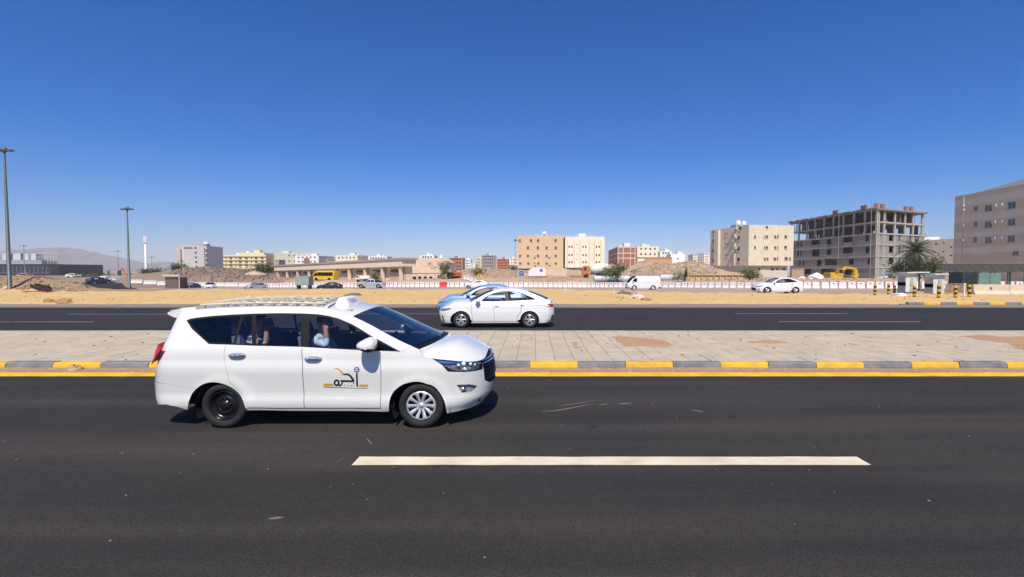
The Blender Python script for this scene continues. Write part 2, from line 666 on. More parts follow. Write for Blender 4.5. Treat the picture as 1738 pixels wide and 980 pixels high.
def strip(name, x0, x1, y0, y1, z, m, step=0.25, amp=0.006):
    b = MB()
    xs = list(np.arange(x0, x1, step)) + [x1]
    vs = []
    for x in xs:
        vs += [(x, y0 + random.uniform(-amp, amp), z), (x, y1 + random.uniform(-amp, amp), z)]
    b.add(vs, [(2 * i, 2 * i + 2, 2 * i + 3, 2 * i + 1) for i in range(len(xs) - 1)])
    return tag(b.build(name, m, fix=False), kind='structure')

strip('edge_line', -90, 90, gnd(905, 639.3).y, gnd(905, 632.7).y, 0.004, M_YEL)
dy0, dy1 = gnd(905, 790).y, gnd(905, 776).y
dx0, dx1 = gnd(597, 790).x, gnd(1475, 788).x
for k in (-1, 0, 1):
    strip('lane_dash', dx0 + 18 * k, dx1 + 18 * k, dy0, dy1, 0.004, M_WHT)
for yy, px0, px1 in ((546.4, 1322, 1562), (546.8, -60, 160)):
    a, c = gnd(px0, yy), gnd(px1, yy)
    strip('far_lane_dash', a.x, c.x, a.y - 0.07, a.y + 0.07, 0.004, M_WHT2)
for yy, px0, px1 in ((532.6, 1248, 1440), (533.6, 112, 330), (533, 600, 760)):
    a, c = gnd(px0, yy), gnd(px1, yy)
    strip('far_lane_dash', a.x, c.x, a.y - 0.07, a.y + 0.07, 0.004, M_WHT2)
# tar-filled joint running across the far carriageway
b = MB()
pts = [gnd(-30, 551), gnd(0, 548.5), gnd(60, 544), gnd(120, 538), gnd(180, 532.5), gnd(240, 529)]
vs = []
for i, q in enumerate(pts):
    wdt = 0.10 + 0.05 * random.random()
    vs += [(q.x, q.y - wdt, 0.007), (q.x, q.y + wdt, 0.007)]
b.add(vs, [(2 * i, 2 * i + 2, 2 * i + 3, 2 * i + 1) for i in range(len(pts) - 1)])
tag(b.build('tar_joint', mat('tar', (0.012, 0.012, 0.014), 0.5, 0.2), fix=False), kind='structure')

# scuffs scraped into the asphalt beside the taxi
M_SCUFF = mat('scuff', (0.15, 0.135, 0.12), 0.9, 0.25, 30)
def scuff(pts, wd):
    b = MB()
    pts = smooth_curve(pts, 5)
    vs = []
    for i, (x, y) in enumerate(pts):
        q = gnd(x, y)
        t = math.sin(math.pi * i / (len(pts) - 1)) * wd + 0.003
        vs += [(q.x, q.y - t, 0.003), (q.x, q.y + t, 0.003)]
    b.add(vs, [(2 * i, 2 * i + 2, 2 * i + 3, 2 * i + 1) for i in range(len(pts) - 1)])
    tag(b.build('scuff_mark', M_SCUFF, fix=False), kind='structure')
scuff([(920, 699), (945, 697), (975, 692), (1010, 685)], 0.022)
scuff([(945, 690), (975, 686), (1010, 680)], 0.014)
scuff([(1015, 688), (1033, 686)], 0.02)
scuff([(1048, 686), (1072, 685)], 0.028)
scuff([(1172, 696), (1195, 700)], 0.03)
scuff([(622, 744), (632, 756)], 0.012)
scuff([(570, 786), (585, 777)], 0.01)
scuff([(455, 881), (482, 879)], 0.02)
scuff([(203, 641.5), (226, 637)], 0.06)
scuff([(1698, 639), (1722, 638)], 0.05)

# ---- median: bedding, kerbs, tiles
M_BED = mat('median_bedding', (0.27, 0.185, 0.12), 0.95, 0.25, 4)
med = MB()
med.box((0, (Y_KERB + .1 + Y_MED - .05) / 2, 0.055), (300, Y_MED - Y_KERB - .15, 0.166))
MEDIAN = tag(med.build('median', M_BED), kind='structure')
M_KY = mat('kerb_yellow', (0.78, 0.47, 0.008), 0.75, 0.0, 3, col2=(0.50, 0.27, 0.05), bump=0.3, bscale=30, detail=9, world=True)
M_KB = mat('kerb_black', (0.11, 0.112, 0.125), 0.8, 0.0, 4, col2=(0.23, 0.22, 0.215), bump=0.3, bscale=30, detail=9, world=True)
M_KC = mat('kerb_concrete', (0.36, 0.33, 0.29), 0.9, 0.2, 3)
def kerb_mesh(name, L, m, flip=1, h=0.15, dp=0.2):
    b = MB()
    prof = [(0, -0.05), (0.0, 0.05), (0.02, h - 0.03), (0.045, h), (dp, h), (dp, -0.05)]
    prof = [(p[0] * flip, p[1]) for p in prof]
    b.prism(prof, -L / 2 + 0.006, L / 2 - 0.006, 0, 'X')
    o = b.build(name, m)
    me = o.data
    bpy.data.objects.remove(o)
    return me
KL = 1.055
ky, kb, kc = kerb_mesh('kerbstone', KL, M_KY), kerb_mesh('kerbstone', KL, M_KB), kerb_mesh('kerbstone', KL, M_KC, -1)
kb0 = MB()
kb0.box((0, Y_KERB + 0.12, -0.02), (300, 0.14, 0.06))
KERB = tag(kb0.build('painted_kerb', M_BED), kind='structure')
kx0 = gnd(900, 622).x
for k in range(-24, 24):
    o = link('kerbstone', ky if k % 2 == 0 else kb, KERB, (kx0 + (k + .5) * KL, Y_KERB + random.uniform(-.008, .008), random.uniform(-.006, .006)), R(random.uniform(-.25, .25)))
kb1 = MB()
kb1.box((0, Y_MED - 0.1, -0.02), (300, 0.12, 0.06))
KERB2 = tag(kb1.build('plain_kerb', M_BED), kind='structure')
for k in range(-30, 30):
    link('kerbstone', kc, KERB2, (kx0 + (k + .5) * KL, Y_MED, random.uniform(-.005, .003)))

TCOL = [(0.45, 0.372, 0.278), (0.47, 0.39, 0.29), (0.435, 0.36, 0.268), (0.485, 0.40, 0.30)]
M_TILE = [mat('paver_%d' % i, c, 0.9, 0.11, 1.6, bump=0.4, bscale=60, detail=9, world=True) for i, c in enumerate(TCOL)]
TY0, TY1 = Y_KERB + 0.215, Y_MED - 0.215
NR = 12
TS = (TY1 - TY0) / NR
def tile_geo(b, cx, cy, z, sx, sy, tx=0, ty=0):
    h, c = 0.045, 0.006
    x, y = sx / 2, sy / 2
    vs = []
    for (dx, dy, dz) in ((x, y, -h), (x, y, -c), (x - c, y - c, 0)):
        for sxn, syn in ((-1, -1), (1, -1), (1, 1), (-1, 1)):
            px, py = sxn * dx, syn * dy
            vs.append((cx + px, cy + py, z + dz + px * tx + py * ty))
    b.add(vs, [(0, 1, 5, 4), (1, 2, 6, 5), (2, 3, 7, 6), (3, 0, 4, 7), (4, 5, 9, 8), (5, 6, 10, 9), (6, 7, 11, 10), (7, 4, 8, 11), (8, 9, 10, 11)])
tmesh = []
for m in M_TILE:
    b = MB()
    tile_geo(b, 0, 0, 0, TS - 0.010, TS - 0.010)
    o = b.build('paving_tile', m, fix=False)
    tmesh.append(o.data)
    bpy.data.objects.remove(o)
rest = [MB() for _ in M_TILE]
cnt = 0
for r_ in range(NR):
    cy = TY0 + (r_ + .5) * TS
    xl, xr_ = XA(-900, cy), XA(2650, cy)
    vl, vr = XA(-10, cy), XA(1748, cy)
    k0, k1 = int(math.floor(xl / TS)), int(math.ceil(xr_ / TS))
    for k in range(k0, k1):
        cx = (k + .5) * TS + 0.06
        z = 0.150 + random.uniform(-.004, .004)
        tx, ty = random.gauss(0, .006), random.gauss(0, .006)
        ci = random.choice((0, 0, 1, 1, 2, 3))
        if cnt < 290 and vl < cx < vr:
            o = link('paving_tile', tmesh[ci], MEDIAN, (cx, cy, z))
            o.rotation_euler = (ty, -tx, random.gauss(0, .003))
            cnt += 1
        else:
            tile_geo(rest[ci], cx, cy, z, TS - .010, TS - .010, tx, ty)
for b, m in zip(rest, M_TILE):
    tag(b.build('paving_tiles', m, MEDIAN, fix=False), kind='stuff')

# ---- sand blown over the median and into the gutter
M_DRIFT = mat('drift_sand', (0.40, 0.235, 0.13), 0.95, 0.14, 9, bump=0.5, bscale=25)
def sand_patch(poly_px, zc, h, label=None):
    pts = [gnd(x, y, zc) for x, y in poly_px]
    poly = [(q.x, q.y) for q in pts]
    poly = smooth_curve(poly + [poly[0]], 6)[:-1]
    poly = [(x + .55 * float(fbm(np.array(x * 1.5 + y), np.array(y * 2.5), 4)) + random.gauss(0, .03), y + .5 * float(fbm(np.array(x * 1.7), np.array(y * 3 + 9), 4)) + random.gauss(0, .025)) for x, y in resample(poly, 0.07)]
    xs = [p[0] for p in poly]
    ys = [p[1] for p in poly]
    b = MB()
    GX, GY = np.meshgrid(np.arange(min(xs), max(xs), .07), np.arange(min(ys), max(ys), .07))
    gx, gy = GX.ravel(), GY.ravel()
    k = inpoly(gx, gy, poly)
    gx, gy = gx[k], gy[k]
    P = np.array(poly)
    d = np.min(np.hypot(gx[:, None] - P[None, :, 0], gy[:, None] - P[None, :, 1]), 1)
    k = d > 0.04
    gx, gy, d = gx[k], gy[k], d[k]
    v2 = [Vector(p) for p in poly] + [Vector((x, y)) for x, y in zip(gx, gy)]
    ed = [(i, (i + 1) % len(poly)) for i in range(len(poly))]
    ov, oe, of, _, _, _ = delaunay_2d_cdt(v2, ed, [], 0, 1e-5)
    cx = np.array([sum(ov[i].x for i in f) / 3 for f in of])
    cy = np.array([sum(ov[i].y for i in f) / 3 for f in of])
    keep = inpoly(cx, cy, poly)
    OV = np.array([(q.x, q.y) for q in ov])
    dd = np.min(np.hypot(OV[:, None, 0] - P[None, :, 0], OV[:, None, 1] - P[None, :, 1]), 1)
    z = zc + np.where(dd < 0.02, -0.004, h * np.clip(dd / 0.22, 0, 1) ** .7 * (0.75 + 0.9 * fbm(OV[:, 0] * 3, OV[:, 1] * 3)))
    b.add([(x, y, q) for (x, y), q in zip(OV, z)], [tuple(f) for f, kk in zip(of, keep) if kk])
    o = b.build('sand_drift', M_DRIFT, smooth=True, fix=False)
    tag(o, kind='stuff')
    if label:
        tag(o, label, 'sand')
sand_patch([(1040, 572), (1055, 571), (1085, 573), (1120, 577), (1141, 585), (1128, 589), (1090, 589), (1060, 588), (1046, 580)], .154, .03, 'sand patch lying on the paved median behind the painted kerb')
sand_patch([(966, 581), (975, 580), (980, 588), (970, 590)], .154, .015, 'small fleck of sand on the paved median tiles')
sand_patch([(1262, 579), (1290, 577), (1318, 578), (1330, 582), (1290, 583)], .154, .02, 'thin streak of sand on the paved median')
sand_patch([(1630, 572), (1665, 569), (1700, 572), (1745, 571), (1800, 580), (1790, 600), (1740, 593), (1700, 582), (1660, 575)], .154, .035, 'wide sand patch running across the median')
M_GUT = mat('gutter_sand', (0.30, 0.20, 0.125), 0.95, 0.25, 12, bump=0.5, bscale=40)
b = MB()
xs = np.arange(-26, 26, 0.12)
vs = []
for x in xs:
    n_ = float(fbm(np.array(x * .6), np.array(1.7), 5)) * 2
    n2 = float(fbm(np.array(x * 2.1), np.array(8.7), 5)) * 2
    vs += [(x, Y_KERB - 0.33 - 0.12 * n_ - .03 * n2, 0.0022), (x, Y_KERB - 0.05, 0.012 + .012 * max(0, n2)), (x, Y_KERB + 0.012, 0.03 + 0.05 * max(-.2, n_ + .3 * n2))]
n3 = len(xs)
b.add(vs, [f for i in range(n3 - 1) for f in ((3 * i, 3 * i + 3, 3 * i + 4, 3 * i + 1), (3 * i + 1, 3 * i + 4, 3 * i + 5, 3 * i + 2))])
tag(b.build('gutter_sand', M_GUT, smooth=True, fix=False), 'brown sand gathered in the gutter below the painted kerb', 'sand', kind='stuff')

# ---- mountains on the horizon at the left
def mountains():
    prof = [(-900, 440), (-600, 428), (-300, 436), (-120, 430), (-20, 429), (30, 424), (70, 421), (100, 420), (128, 421), (150, 425), (175, 430), (200, 436), (222, 442), (240, 447), (255, 447.5), (270, 444.5), (285, 444), (300, 447), (325, 452), (370, 456), (430, 459.5)]
    sp = smooth_curve(prof, 14)
    Y0 = 3600.0
    b = MB()
    NJ = 44
    n_ = len(sp)
    for i, (px, py) in enumerate(sp):
        top = max(2.0, ZA(py, Y0)) * (1 + .16 * float(fbm(np.array(px / 9.), np.array(2.2), 4)))
        for j in range(NJ):
            t = j / (NJ - 1)            # 0 front foot .. crest at 0.6 .. back
            Y = Y0 - 1100 + t * 1833
            hz = top * (t / 0.6 if t < 0.6 else max(0, 1 - (t - .6) / .4))
            X = XA(px, Y0) + (Y - Y0) * 0.02
            rg = 1.6 * abs(float(fbm(np.array(X / 170. + Y / 700.), np.array(Y / 420.), 5)))
            hz = hz * (1 - (0.9 * rg if t < .58 else 0.25 * rg if t > .62 else 0))
            b.v.append((X, Y, hz - 2))
    for i in range(n_ - 1):
        for j in range(NJ - 1):
            b.f.append([i * NJ + j, (i + 1) * NJ + j, (i + 1) * NJ + j + 1, i * NJ + j + 1])
            b.m.append(0)
    o = b.build('mountains', mat('mountain_rock', (0.15, 0.10, 0.08), 0.95, 0.25, 0.012, detail=8))
    tag(o, kind='structure')
mountains()

# ---- grit and litter on the paved median and along the gutter
def litter(name, label, n, x0, x1, y0, y1, z, smin, smax, m, seed):
    rs = random.Random(seed)
    b = MB()
    for _ in range(n):
        x, y = rs.uniform(x0, x1), rs.uniform(y0, y1)
        s_ = smin + (smax - smin) * rs.random() ** 2.5
        a = rs.uniform(0, 6.28)
        c_, q = math.cos(a), math.sin(a)
        P = [(-1, -.5), (.6, -.7), (1, .4), (-.3, .8)]
        lo = [(x + (u * c_ - v * q) * s_, y + (u * q + v * c_) * s_, z) for u, v in P]
        hi = [(x + (u * c_ - v * q) * s_ * .6, y + (u * q + v * c_) * s_ * .6, z + s_ * rs.uniform(.25, .6)) for u, v in P]
        b.add(lo + hi, [(4, 5, 6, 7), (0, 1, 5, 4), (1, 2, 6, 5), (2, 3, 7, 6), (3, 0, 4, 7)])
    tag(b.build(name, m, fix=False), label, 'grit', kind='stuff')
litter('grit', 'small dark grit scattered over the paved median', 420, -19, 18, Y_KERB + .3, Y_MED - .3, .148, .008, .045, mat('dark_grit', (.13, .10, .075), .95, .3, 20), 31)
litter('grit', 'pale grit along the foot of the painted kerb', 320, -20, 20, Y_KERB - .42, Y_KERB - .02, .004, .006, .035, mat('pale_grit', (.42, .33, .25), .95, .3, 20), 32)
litter('grit', 'loose chippings scattered on the near carriageway', 110, -7, 9, 2.6, 9.4, .001, .004, .016, mat('road_grit', (.22, .18, .15), .95, .3, 20), 33)
# ================================================================ vehicle library: body panels cut from a curved skin
def interp(tab):
    xs = np.array([t[0] for t in tab], float)
    ys = np.array([t[1] for t in tab], float)
    # smooth monotone-ish interpolation on a fine table
    fx = np.linspace(xs[0], xs[-1], 400)
    fy = np.interp(fx, xs, ys)
    k = np.ones(15) / 15
    fy2 = np.convolve(np.pad(fy, 7, mode='edge'), k, mode='valid')
    return lambda z: np.interp(z, fx, fy2)

class Skin:
    """Half-body surface addressed by (s, z): s is x along the straight flank; s>b walks round the front corner
    to the centre line (s=b+1), s<-a round the rear one."""
    def __init__(k, a, b, w, xf, xr, nf=2.6, nr=3.2, flare=None):
        k.a, k.b, k.w, k.xf, k.xr, k.nf, k.nr, k.flare = a, b, interp(w), interp(xf), interp(xr), nf, nr, flare or []

    def raw(k, s, z):
        s = np.asarray(s, float)
        z = np.asarray(z, float)
        w = k.w(z)
        x = s.copy()
        y = w.copy() if w.shape == s.shape else np.broadcast_to(w, s.shape).copy()
        tf = np.clip(s - k.b, 0, 1) * math.pi / 2
        tr = np.clip(-k.a - s, 0, 1) * math.pi / 2
        xf = k.xf(z)
        xr = k.xr(z)
        f = s > k.b
        r = s < -k.a
        xx = k.b + (xf - k.b) * np.sin(tf) ** (2 / k.nf)
        yy = w * np.maximum(np.cos(tf), 0) ** (2 / k.nf)
        x = np.where(f, xx, x)
        y = np.where(f, yy, y)
        xx = -k.a + (xr + k.a) * np.sin(tr) ** (2 / k.nr)
        yy = w * np.maximum(np.cos(tr), 0) ** (2 / k.nr)
        x = np.where(r, xx, x)
        y = np.where(r, yy, y)
        for (cx, cz, R_, amp, wd) in k.flare:
            d = np.hypot(x - cx, z - cz)
            y = y + amp * np.exp(-(np.maximum(d - R_, 0) / wd) ** 2) * np.clip((y - .3) / .3, 0, 1)
        return np.stack([x, y, z + 0 * s], -1)

    def pt(k, s, z, off=0.0):
        s = np.asarray(s, float)
        z = np.asarray(z, float)
        e = 1e-3
        p = k.raw(s, z)
        ds = k.raw(s + e, z) - k.raw(s - e, z)
        dz = k.raw(s, z + e) - k.raw(s, z - e)
        n = np.cross(dz, ds)
        n /= np.maximum(np.linalg.norm(n, axis=-1, keepdims=True), 1e-9)
        n = np.where(n[..., 1:2] * 0 + (n * np.stack([np.sign(p[..., 0]) * .2, np.ones_like(p[..., 1]), 0 * p[..., 2]], -1)).sum(-1, keepdims=True) < 0, -n, n)
        return p + n * off, n

def panel_mesh(name, skin, poly, holes=(), off=0.0, step=0.05, mats=None, side=-1, bstep=None):
    bstep = bstep or step * 0.7
    P = resample(poly, bstep)
    H = [resample(h, bstep) for h in holes]
    v2 = [Vector(p) for p in P]
    ed = [(i, (i + 1) % len(P)) for i in range(len(P))]
    for h in H:
        b0 = len(v2)
        v2 += [Vector(p) for p in h]
        ed += [(b0 + i, b0 + (i + 1) % len(h)) for i in range(len(h))]
    xs = [p[0] for p in P]
    zs = [p[1] for p in P]
    GX, GZ = np.meshgrid(np.arange(min(xs) + step * .5, max(xs), step), np.arange(min(zs) + step * .5, max(zs), step))
    gx, gz = GX.ravel(), GZ.ravel()
    if len(gx):
        k = inpoly(gx, gz, P)
        for h in H:
            k &= ~inpoly(gx, gz, h)
        gx, gz = gx[k], gz[k]
        A = np.array([(q.x, q.y) for q in v2])
        if len(gx):
            d = np.min(np.hypot(gx[:, None] - A[None, :, 0], gz[:, None] - A[None, :, 1]), 1)
            k = d > step * .35
            v2 += [Vector((x, z)) for x, z in zip(gx[k], gz[k])]
    ov, oe, of, _, _, _ = delaunay_2d_cdt(v2, ed, [], 0, 1e-6)
    O = np.array([(q.x, q.y) for q in ov])
    F = np.array([tuple(f) for f in of])
    c = O[F].mean(1)
    k = inpoly(c[:, 0], c[:, 1], P)
    for h in H:
        k &= ~inpoly(c[:, 0], c[:, 1], h)
    F = F[k]
    p3, n3 = skin.pt(O[:, 0], O[:, 1], off)
    p3 = p3.copy()
    n3 = n3.copy()
    p3[:, 1] *= side
    n3[:, 1] *= side
    # orient
    a, b_, c_ = p3[F[:, 0]], p3[F[:, 1]], p3[F[:, 2]]
    fn = np.cross(b_ - a, c_ - a)
    fl = (fn * n3[F[:, 0]]).sum(1) < 0
    F[fl] = F[fl][:, ::-1]
    me = bpy.data.meshes.new(name)
    me.from_pydata(p3.tolist(), [], F.tolist())
    for m in (mats if isinstance(mats, (list, tuple)) else [mats]):
        me.materials.append(m)
    me.polygons.foreach_set('use_smooth', [True] * len(F))
    me.update()
    me.normals_split_custom_set_from_vertices([tuple(x) for x in n3])
    return me

def bridge_mesh(name, edge3, crown, mats, p=2.0, ny=14, bow=0.0, edge_drop=0.0):
    """Surface spanning from the edge curve (x, y, z) to its mirror image; crown: height gain at the centre (number or per-point list);
    bow: forward push at the centre (number or list)."""
    n = len(edge3)
    cr = crown if isinstance(crown, (list, tuple, np.ndarray)) else [crown] * n
    bw = bow if isinstance(bow, (list, tuple, np.ndarray)) else [bow] * n
    b = MB()
    ts = [-math.cos(math.pi * j / ny) for j in range(ny + 1)]
    for i, (x, y, z) in enumerate(edge3):
        y = abs(y)
        for t in ts:
            q = 1 - abs(t) ** p
            b.v.append((x + bw[i] * q, t * y, z + cr[i] * q))
    m = ny + 1
    for i in range(n - 1):
        for j in range(ny):
            b.f.append([i * m + j, (i + 1) * m + j, (i + 1) * m + j + 1, i * m + j + 1])
            b.m.append(0)
    o = b.build(name, mats, smooth=True, fix=False)
    me = o.data
    bpy.data.objects.remove(o)
    # make normals point up on average
    if sum(pl.normal.z for pl in me.polygons) < 0:
        me.flip_normals()
    return me

def crown_list(tab, n):
    xs = np.linspace(0, 1, n)
    return list(np.interp(xs, [t[0] for t in tab], [t[1] for t in tab]))

class Fit:
    """turns photo pixels into (s, z) on the near flank of a placed car"""
    def __init__(f, skin, X0, Y0, flip):
        f.skin, f.X0, f.Y0, f.flip = skin, X0, Y0, flip
        S, Z = np.meshgrid(np.linspace(-skin.a - .45, skin.b + .97, 420), np.linspace(0.1, 1.9, 260))
        f.S, f.Z = S.ravel(), Z.ravel()
        f.uv = f.proj(f.S, f.Z)

    def proj(f, s, z):
        p = f.skin.raw(s, z)
        X = f.X0 + (-p[..., 0] if f.flip else p[..., 0])
        Y = f.Y0 - p[..., 1]
        dz = p[..., 2] - CAMZ
        cp, sp = math.cos(PITCH), math.sin(PITCH)
        dep = Y * cp - dz * sp
        up = Y * sp + dz * cp
        return np.stack([PCX + FPX * X / dep, PCY - FPX * up / dep], -1)

    def one(f, px, py):
        d = np.hypot(f.uv[:, 0] - px, f.uv[:, 1] - py)
        i = int(np.argmin(d))
        s, z = f.S[i], f.Z[i]
        for _ in range(12):
            e = 2e-3
            q = f.proj(np.array(s), np.array(z))
            J = np.stack([(f.proj(np.array(s + e), np.array(z)) - q) / e, (f.proj(np.array(s), np.array(z + e)) - q) / e], -1)
            r = np.array([px, py]) - q
            try:
                st = np.linalg.solve(J, r)
            except Exception:
                break
            st = np.clip(st, -.03, .03)
            s2, z2 = s + st[0], z + st[1]
            q2 = f.proj(np.array(s2), np.array(z2))
            if np.hypot(*(np.array([px, py]) - q2)) > np.hypot(*r):
                break
            s, z = s2, z2
        return (float(s), float(z))

    def poly(f, pts, ox=0, oy=0, sc=1.0):
        return [f.one(ox + x / sc, oy + y / sc) for x, y in pts]

# ---- materials for vehicles
M_PAINT = mat('white_car_paint', (0.71, 0.70, 0.665), 0.25, 0.03, 1.5, coat=1.0, detail=6)
M_BLACK = mat('black_plastic', (0.008, 0.008, 0.009), 0.45, 0.15, 20, spec=0.2)
M_UNDER = mat('dark_underbody', (0.008, 0.008, 0.009), 0.9, 0.2, 10)
M_RUB = mat('tyre_rubber', (0.014, 0.014, 0.0145), 0.82, 0.2, 14, bump=0.2, bscale=60)
M_CHROME = mat('chrome', (0.75, 0.76, 0.78), 0.12, 0.03, 5, metal=1.0)
M_SILVER = mat('silver_wheel', (0.66, 0.67, 0.69), 0.35, 0.06, 8, metal=0.55)
M_STEEL = mat('black_steel_wheel', (0.008, 0.008, 0.009), 0.22, 0.15, 8)
M_GLASS = glass('side_glass', (0.80, 0.84, 0.90))
M_GLASSD = glass('dark_glass', (0.10, 0.12, 0.15))
M_SCREEN = glass('windscreen_glass', (0.72, 0.86, 0.88), ior=2.5)
M_LENS = glass('lamp_lens', (0.9, 0.93, 0.95), ior=1.2)
M_RED = mat('red_lens', (0.50, 0.010, 0.025), 0.4, 0.1, 8)
M_TRIM = mat('grey_trim', (0.30, 0.30, 0.31), 0.5, 0.08, 10)
M_SEAT = mat('seat_cloth', (0.13, 0.145, 0.19), 0.9, 0.2, 20)
M_DASH = mat('dashboard', (0.03, 0.03, 0.032), 0.7, 0.15, 12)
M_LINER = mat('headliner', (0.28, 0.27, 0.25), 0.9, 0.06, 6)

def arch_pts(cx, cz, r, a0, a1, n=14):
    return [(cx + r * math.cos(R(a0 + (a1 - a0) * i / n)), cz + r * math.sin(R(a0 + (a1 - a0) * i / n))) for i in range(n + 1)]

def wheel(parent, x, y, r, wd, side, rim, simple=False):
    """side: -1 near flank (outer face towards -y), +1 far flank. rim: 'cap', 'steel', 'alloy'"""
    n = 18 if simple else 40
    b = MB()
    rr = r * 0.665
    h = wd / 2
    prof = [(rr, h * .72), (rr + .01, h * .9), (r * .80, h), (r * .93, h * .93), (r * .985, h * .72), (r, h * .45), (r, -h * .45), (r * .985, -h * .72), (r * .93, -h * .93), (r * .8, -h), (rr, -h * .8), (rr * .98, 0)]
    b.lathe(prof, n, axis='Y')
    if not simple:
        for q in (-.25, 0, .25):
            b.lathe([(r * 1.0005, q * wd - .006), (r * 1.002, q * wd), (r * 1.0005, q * wd + .006)], n, axis='Y')
    t = b.build('wheel', M_RUB, parent, smooth=True, loc=(x, y, r))
    yo = side * h       # outer face
    c = MB()
    m = M_SILVER
    if rim == 'cap':
        # silver cover with ten radial windows over a dark back plate
        ri = rr * 0.985
        NS, NT = 9, 20
        rad = [0.0, .16, .3, .44, .60, .76, .88, .95, 1.0]
        dep = [.55, .60, .62, .66, .74, .82, .86, .86, .72]
        K = 120
        vs = []
        for q, d in zip(rad, dep):
            for k in range(K):
                a = 2 * math.pi * k / K
                wv = 0.05 * math.cos(20 * math.pi * k / K) * (1 if .3 < q < .93 else 0)
                vs.append((ri * q * math.cos(a), yo * (d + wv), ri * q * math.sin(a)))
        fs = []
        for i in range(len(rad) - 1):
            for k in range(K):
                ph = (k % 12) / 12.0
                wdt = {2: (.40, .62), 3: (.32, .68), 4: (.25, .75), 5: (.25, .75)}.get(i)
                if wdt and wdt[0] <= ph < wdt[1]:
                    continue
                fs.append((i * K + k, i * K + (k + 1) % K, (i + 1) * K + (k + 1) % K, (i + 1) * K + k))
        c.add(vs, fs)
        c.lathe([(0.0, yo * .74), (.03, yo * .73), (.037, yo * .6)], 20, axis='Y')
        name = 'hubcap'
    elif rim == 'steel':
        m = M_STEEL
        ri = rr
        c.lathe([(ri, yo * .72), (ri * .95, yo * .86), (ri * .9, yo * .7), (ri * .82, yo * .35), (ri * .72, yo * .3), (ri * .60, yo * .55), (ri * .50, yo * .62), (ri * .42, yo * .5), (ri * .3, yo * .48), (ri * .28, yo * .75), (ri * .22, yo * .8), (0, yo * .8)], 36, axis='Y')
        for k in range(5):
            a = 2 * math.pi * k / 5 + .3
            c.bar((ri * .42 * math.cos(a), yo * .45, ri * .42 * math.sin(a)), (ri * .42 * math.cos(a), yo * .68, ri * .42 * math.sin(a)), .014, .011, 6)
        name = 'rim'
    else:
        ri = rr * .99
        c.lathe([(ri, yo * .78), (ri * .94, yo * .86), (ri * .9, yo * .7), (ri * .88, yo * .3)], 12 if simple else 30, axis='Y')
        c.lathe([(ri * .24, yo * .5), (ri * .2, yo * .78), (0, yo * .8)], 10 if simple else 16, axis='Y')
        NK = 5
        for k in range(NK):
            for dl in (-.16, .16):
                a = 2 * math.pi * k / NK + .35 + dl
                a2 = 2 * math.pi * k / NK + .35 + dl * 1.35
                pr = (ri * .16 * math.cos(a), yo * .7, ri * .16 * math.sin(a))
                pe = (ri * .92 * math.cos(a2), yo * .74, ri * .92 * math.sin(a2))
                c.bar(pr, pe, ri * .085, ri * .07, 5)
        name = 'rim'
    cp = c.build(name, m, t, smooth=(rim != 'alloy'))
    if rim in ('cap', 'alloy'):
        d = MB()
        d.lathe([(0, yo * .12), (rr * .93, yo * .12)], 20, axis='Y')
        d.lathe([(rr * .45, yo * .14), (rr * .5, yo * .3), (.0, yo * .3)], 16, axis='Y')
        d.build('brake_disc', M_UNDER if rim == 'cap' else M_BLACK, t)
    return t

def quick(parent, name, skin, poly, m, off=0.0, step=.05, holes=(), sides=(-1, 1), bstep=None):
    out = []
    for sd in sides:
        out.append(link(name, panel_mesh(name, skin, poly, holes, off, step, m, sd, bstep), parent))
    return out

def edge3(skin, pts):
    P = np.array(pts)
    q, _ = skin.pt(P[:, 0], P[:, 1])
    return [tuple(x) for x in q]
# ================================================================ THE TAXI
VX0, VY0 = -2.90, 7.31
van_skin = Skin(2.0, 1.45,
    [(0.18, .855), (.24, .872), (.30, .899), (.38, .905), (.47, .892), (.60, .903), (.78, .922), (.86, .921), (.93, .902), (1.03, .897), (1.09, .888), (1.13, .872), (1.3, .806), (1.5, .722), (1.58, .684), (1.64, .64), (1.72, .55)],
    [(0.18, 2.15), (.26, 2.20), (.36, 2.28), (.5, 2.30), (.62, 2.295), (.75, 2.28), (.88, 2.245), (.96, 2.19), (1.05, 2.02), (1.8, 1.7)],
    [(0.18, -2.44), (.30, -2.50), (.45, -2.545), (.62, -2.54), (.75, -2.51), (.9, -2.47), (1.1, -2.39), (1.4, -2.27), (1.6, -2.20), (1.75, -2.12)],
    nf=2.5, nr=3.0, flare=[(-1.356, .31, .36, .016, .07), (1.356, .31, .36, .016, .07)])
VF = Fit(van_skin, VX0, VY0, False)
c1 = lambda pts: VF.poly(pts, 240, 480, 3.5)
c2 = lambda pts: VF.poly(pts, 540, 480, 3.5)
van = thing('taxi_van', 'white people carrier taxi with roof rack, rooftop sign and door lettering', 'van', (VX0, VY0, 0))
rail = [(-3.0, 1.60), (-2.8, 1.60), (-2.5, 1.598), (-2.2, 1.60)] + c1([(330, 162), (430, 154), (560, 149), (690, 146), (830, 145), (960, 148)]) + c2([(0, 150), (80, 163), (150, 181), (205, 200)])
rail_s = smooth_curve(rail, 4)
apil = smooth_curve(c2([(205, 200), (300, 245), (400, 300), (500, 352), (560, 378)]), 4)
dlo = c1([(268, 225), (285, 216), (330, 208), (420, 198), (540, 190), (670, 184), (820, 181), (960, 183), (1050, 188)]) + c2([(60, 197), (120, 213), (200, 246), (260, 281), (320, 319), (400, 361), (490, 410), (350, 405), (200, 399), (0, 388)]) + c1([(950, 382), (660, 375), (555, 370), (400, 365), (350, 320), (300, 275)])
K = apil[-1]
rarch = smooth_curve(c1([(276, 755), (285, 700), (305, 655), (350, 612), (410, 592), (480, 600), (550, 632), (600, 690), (625, 757)]), 4)
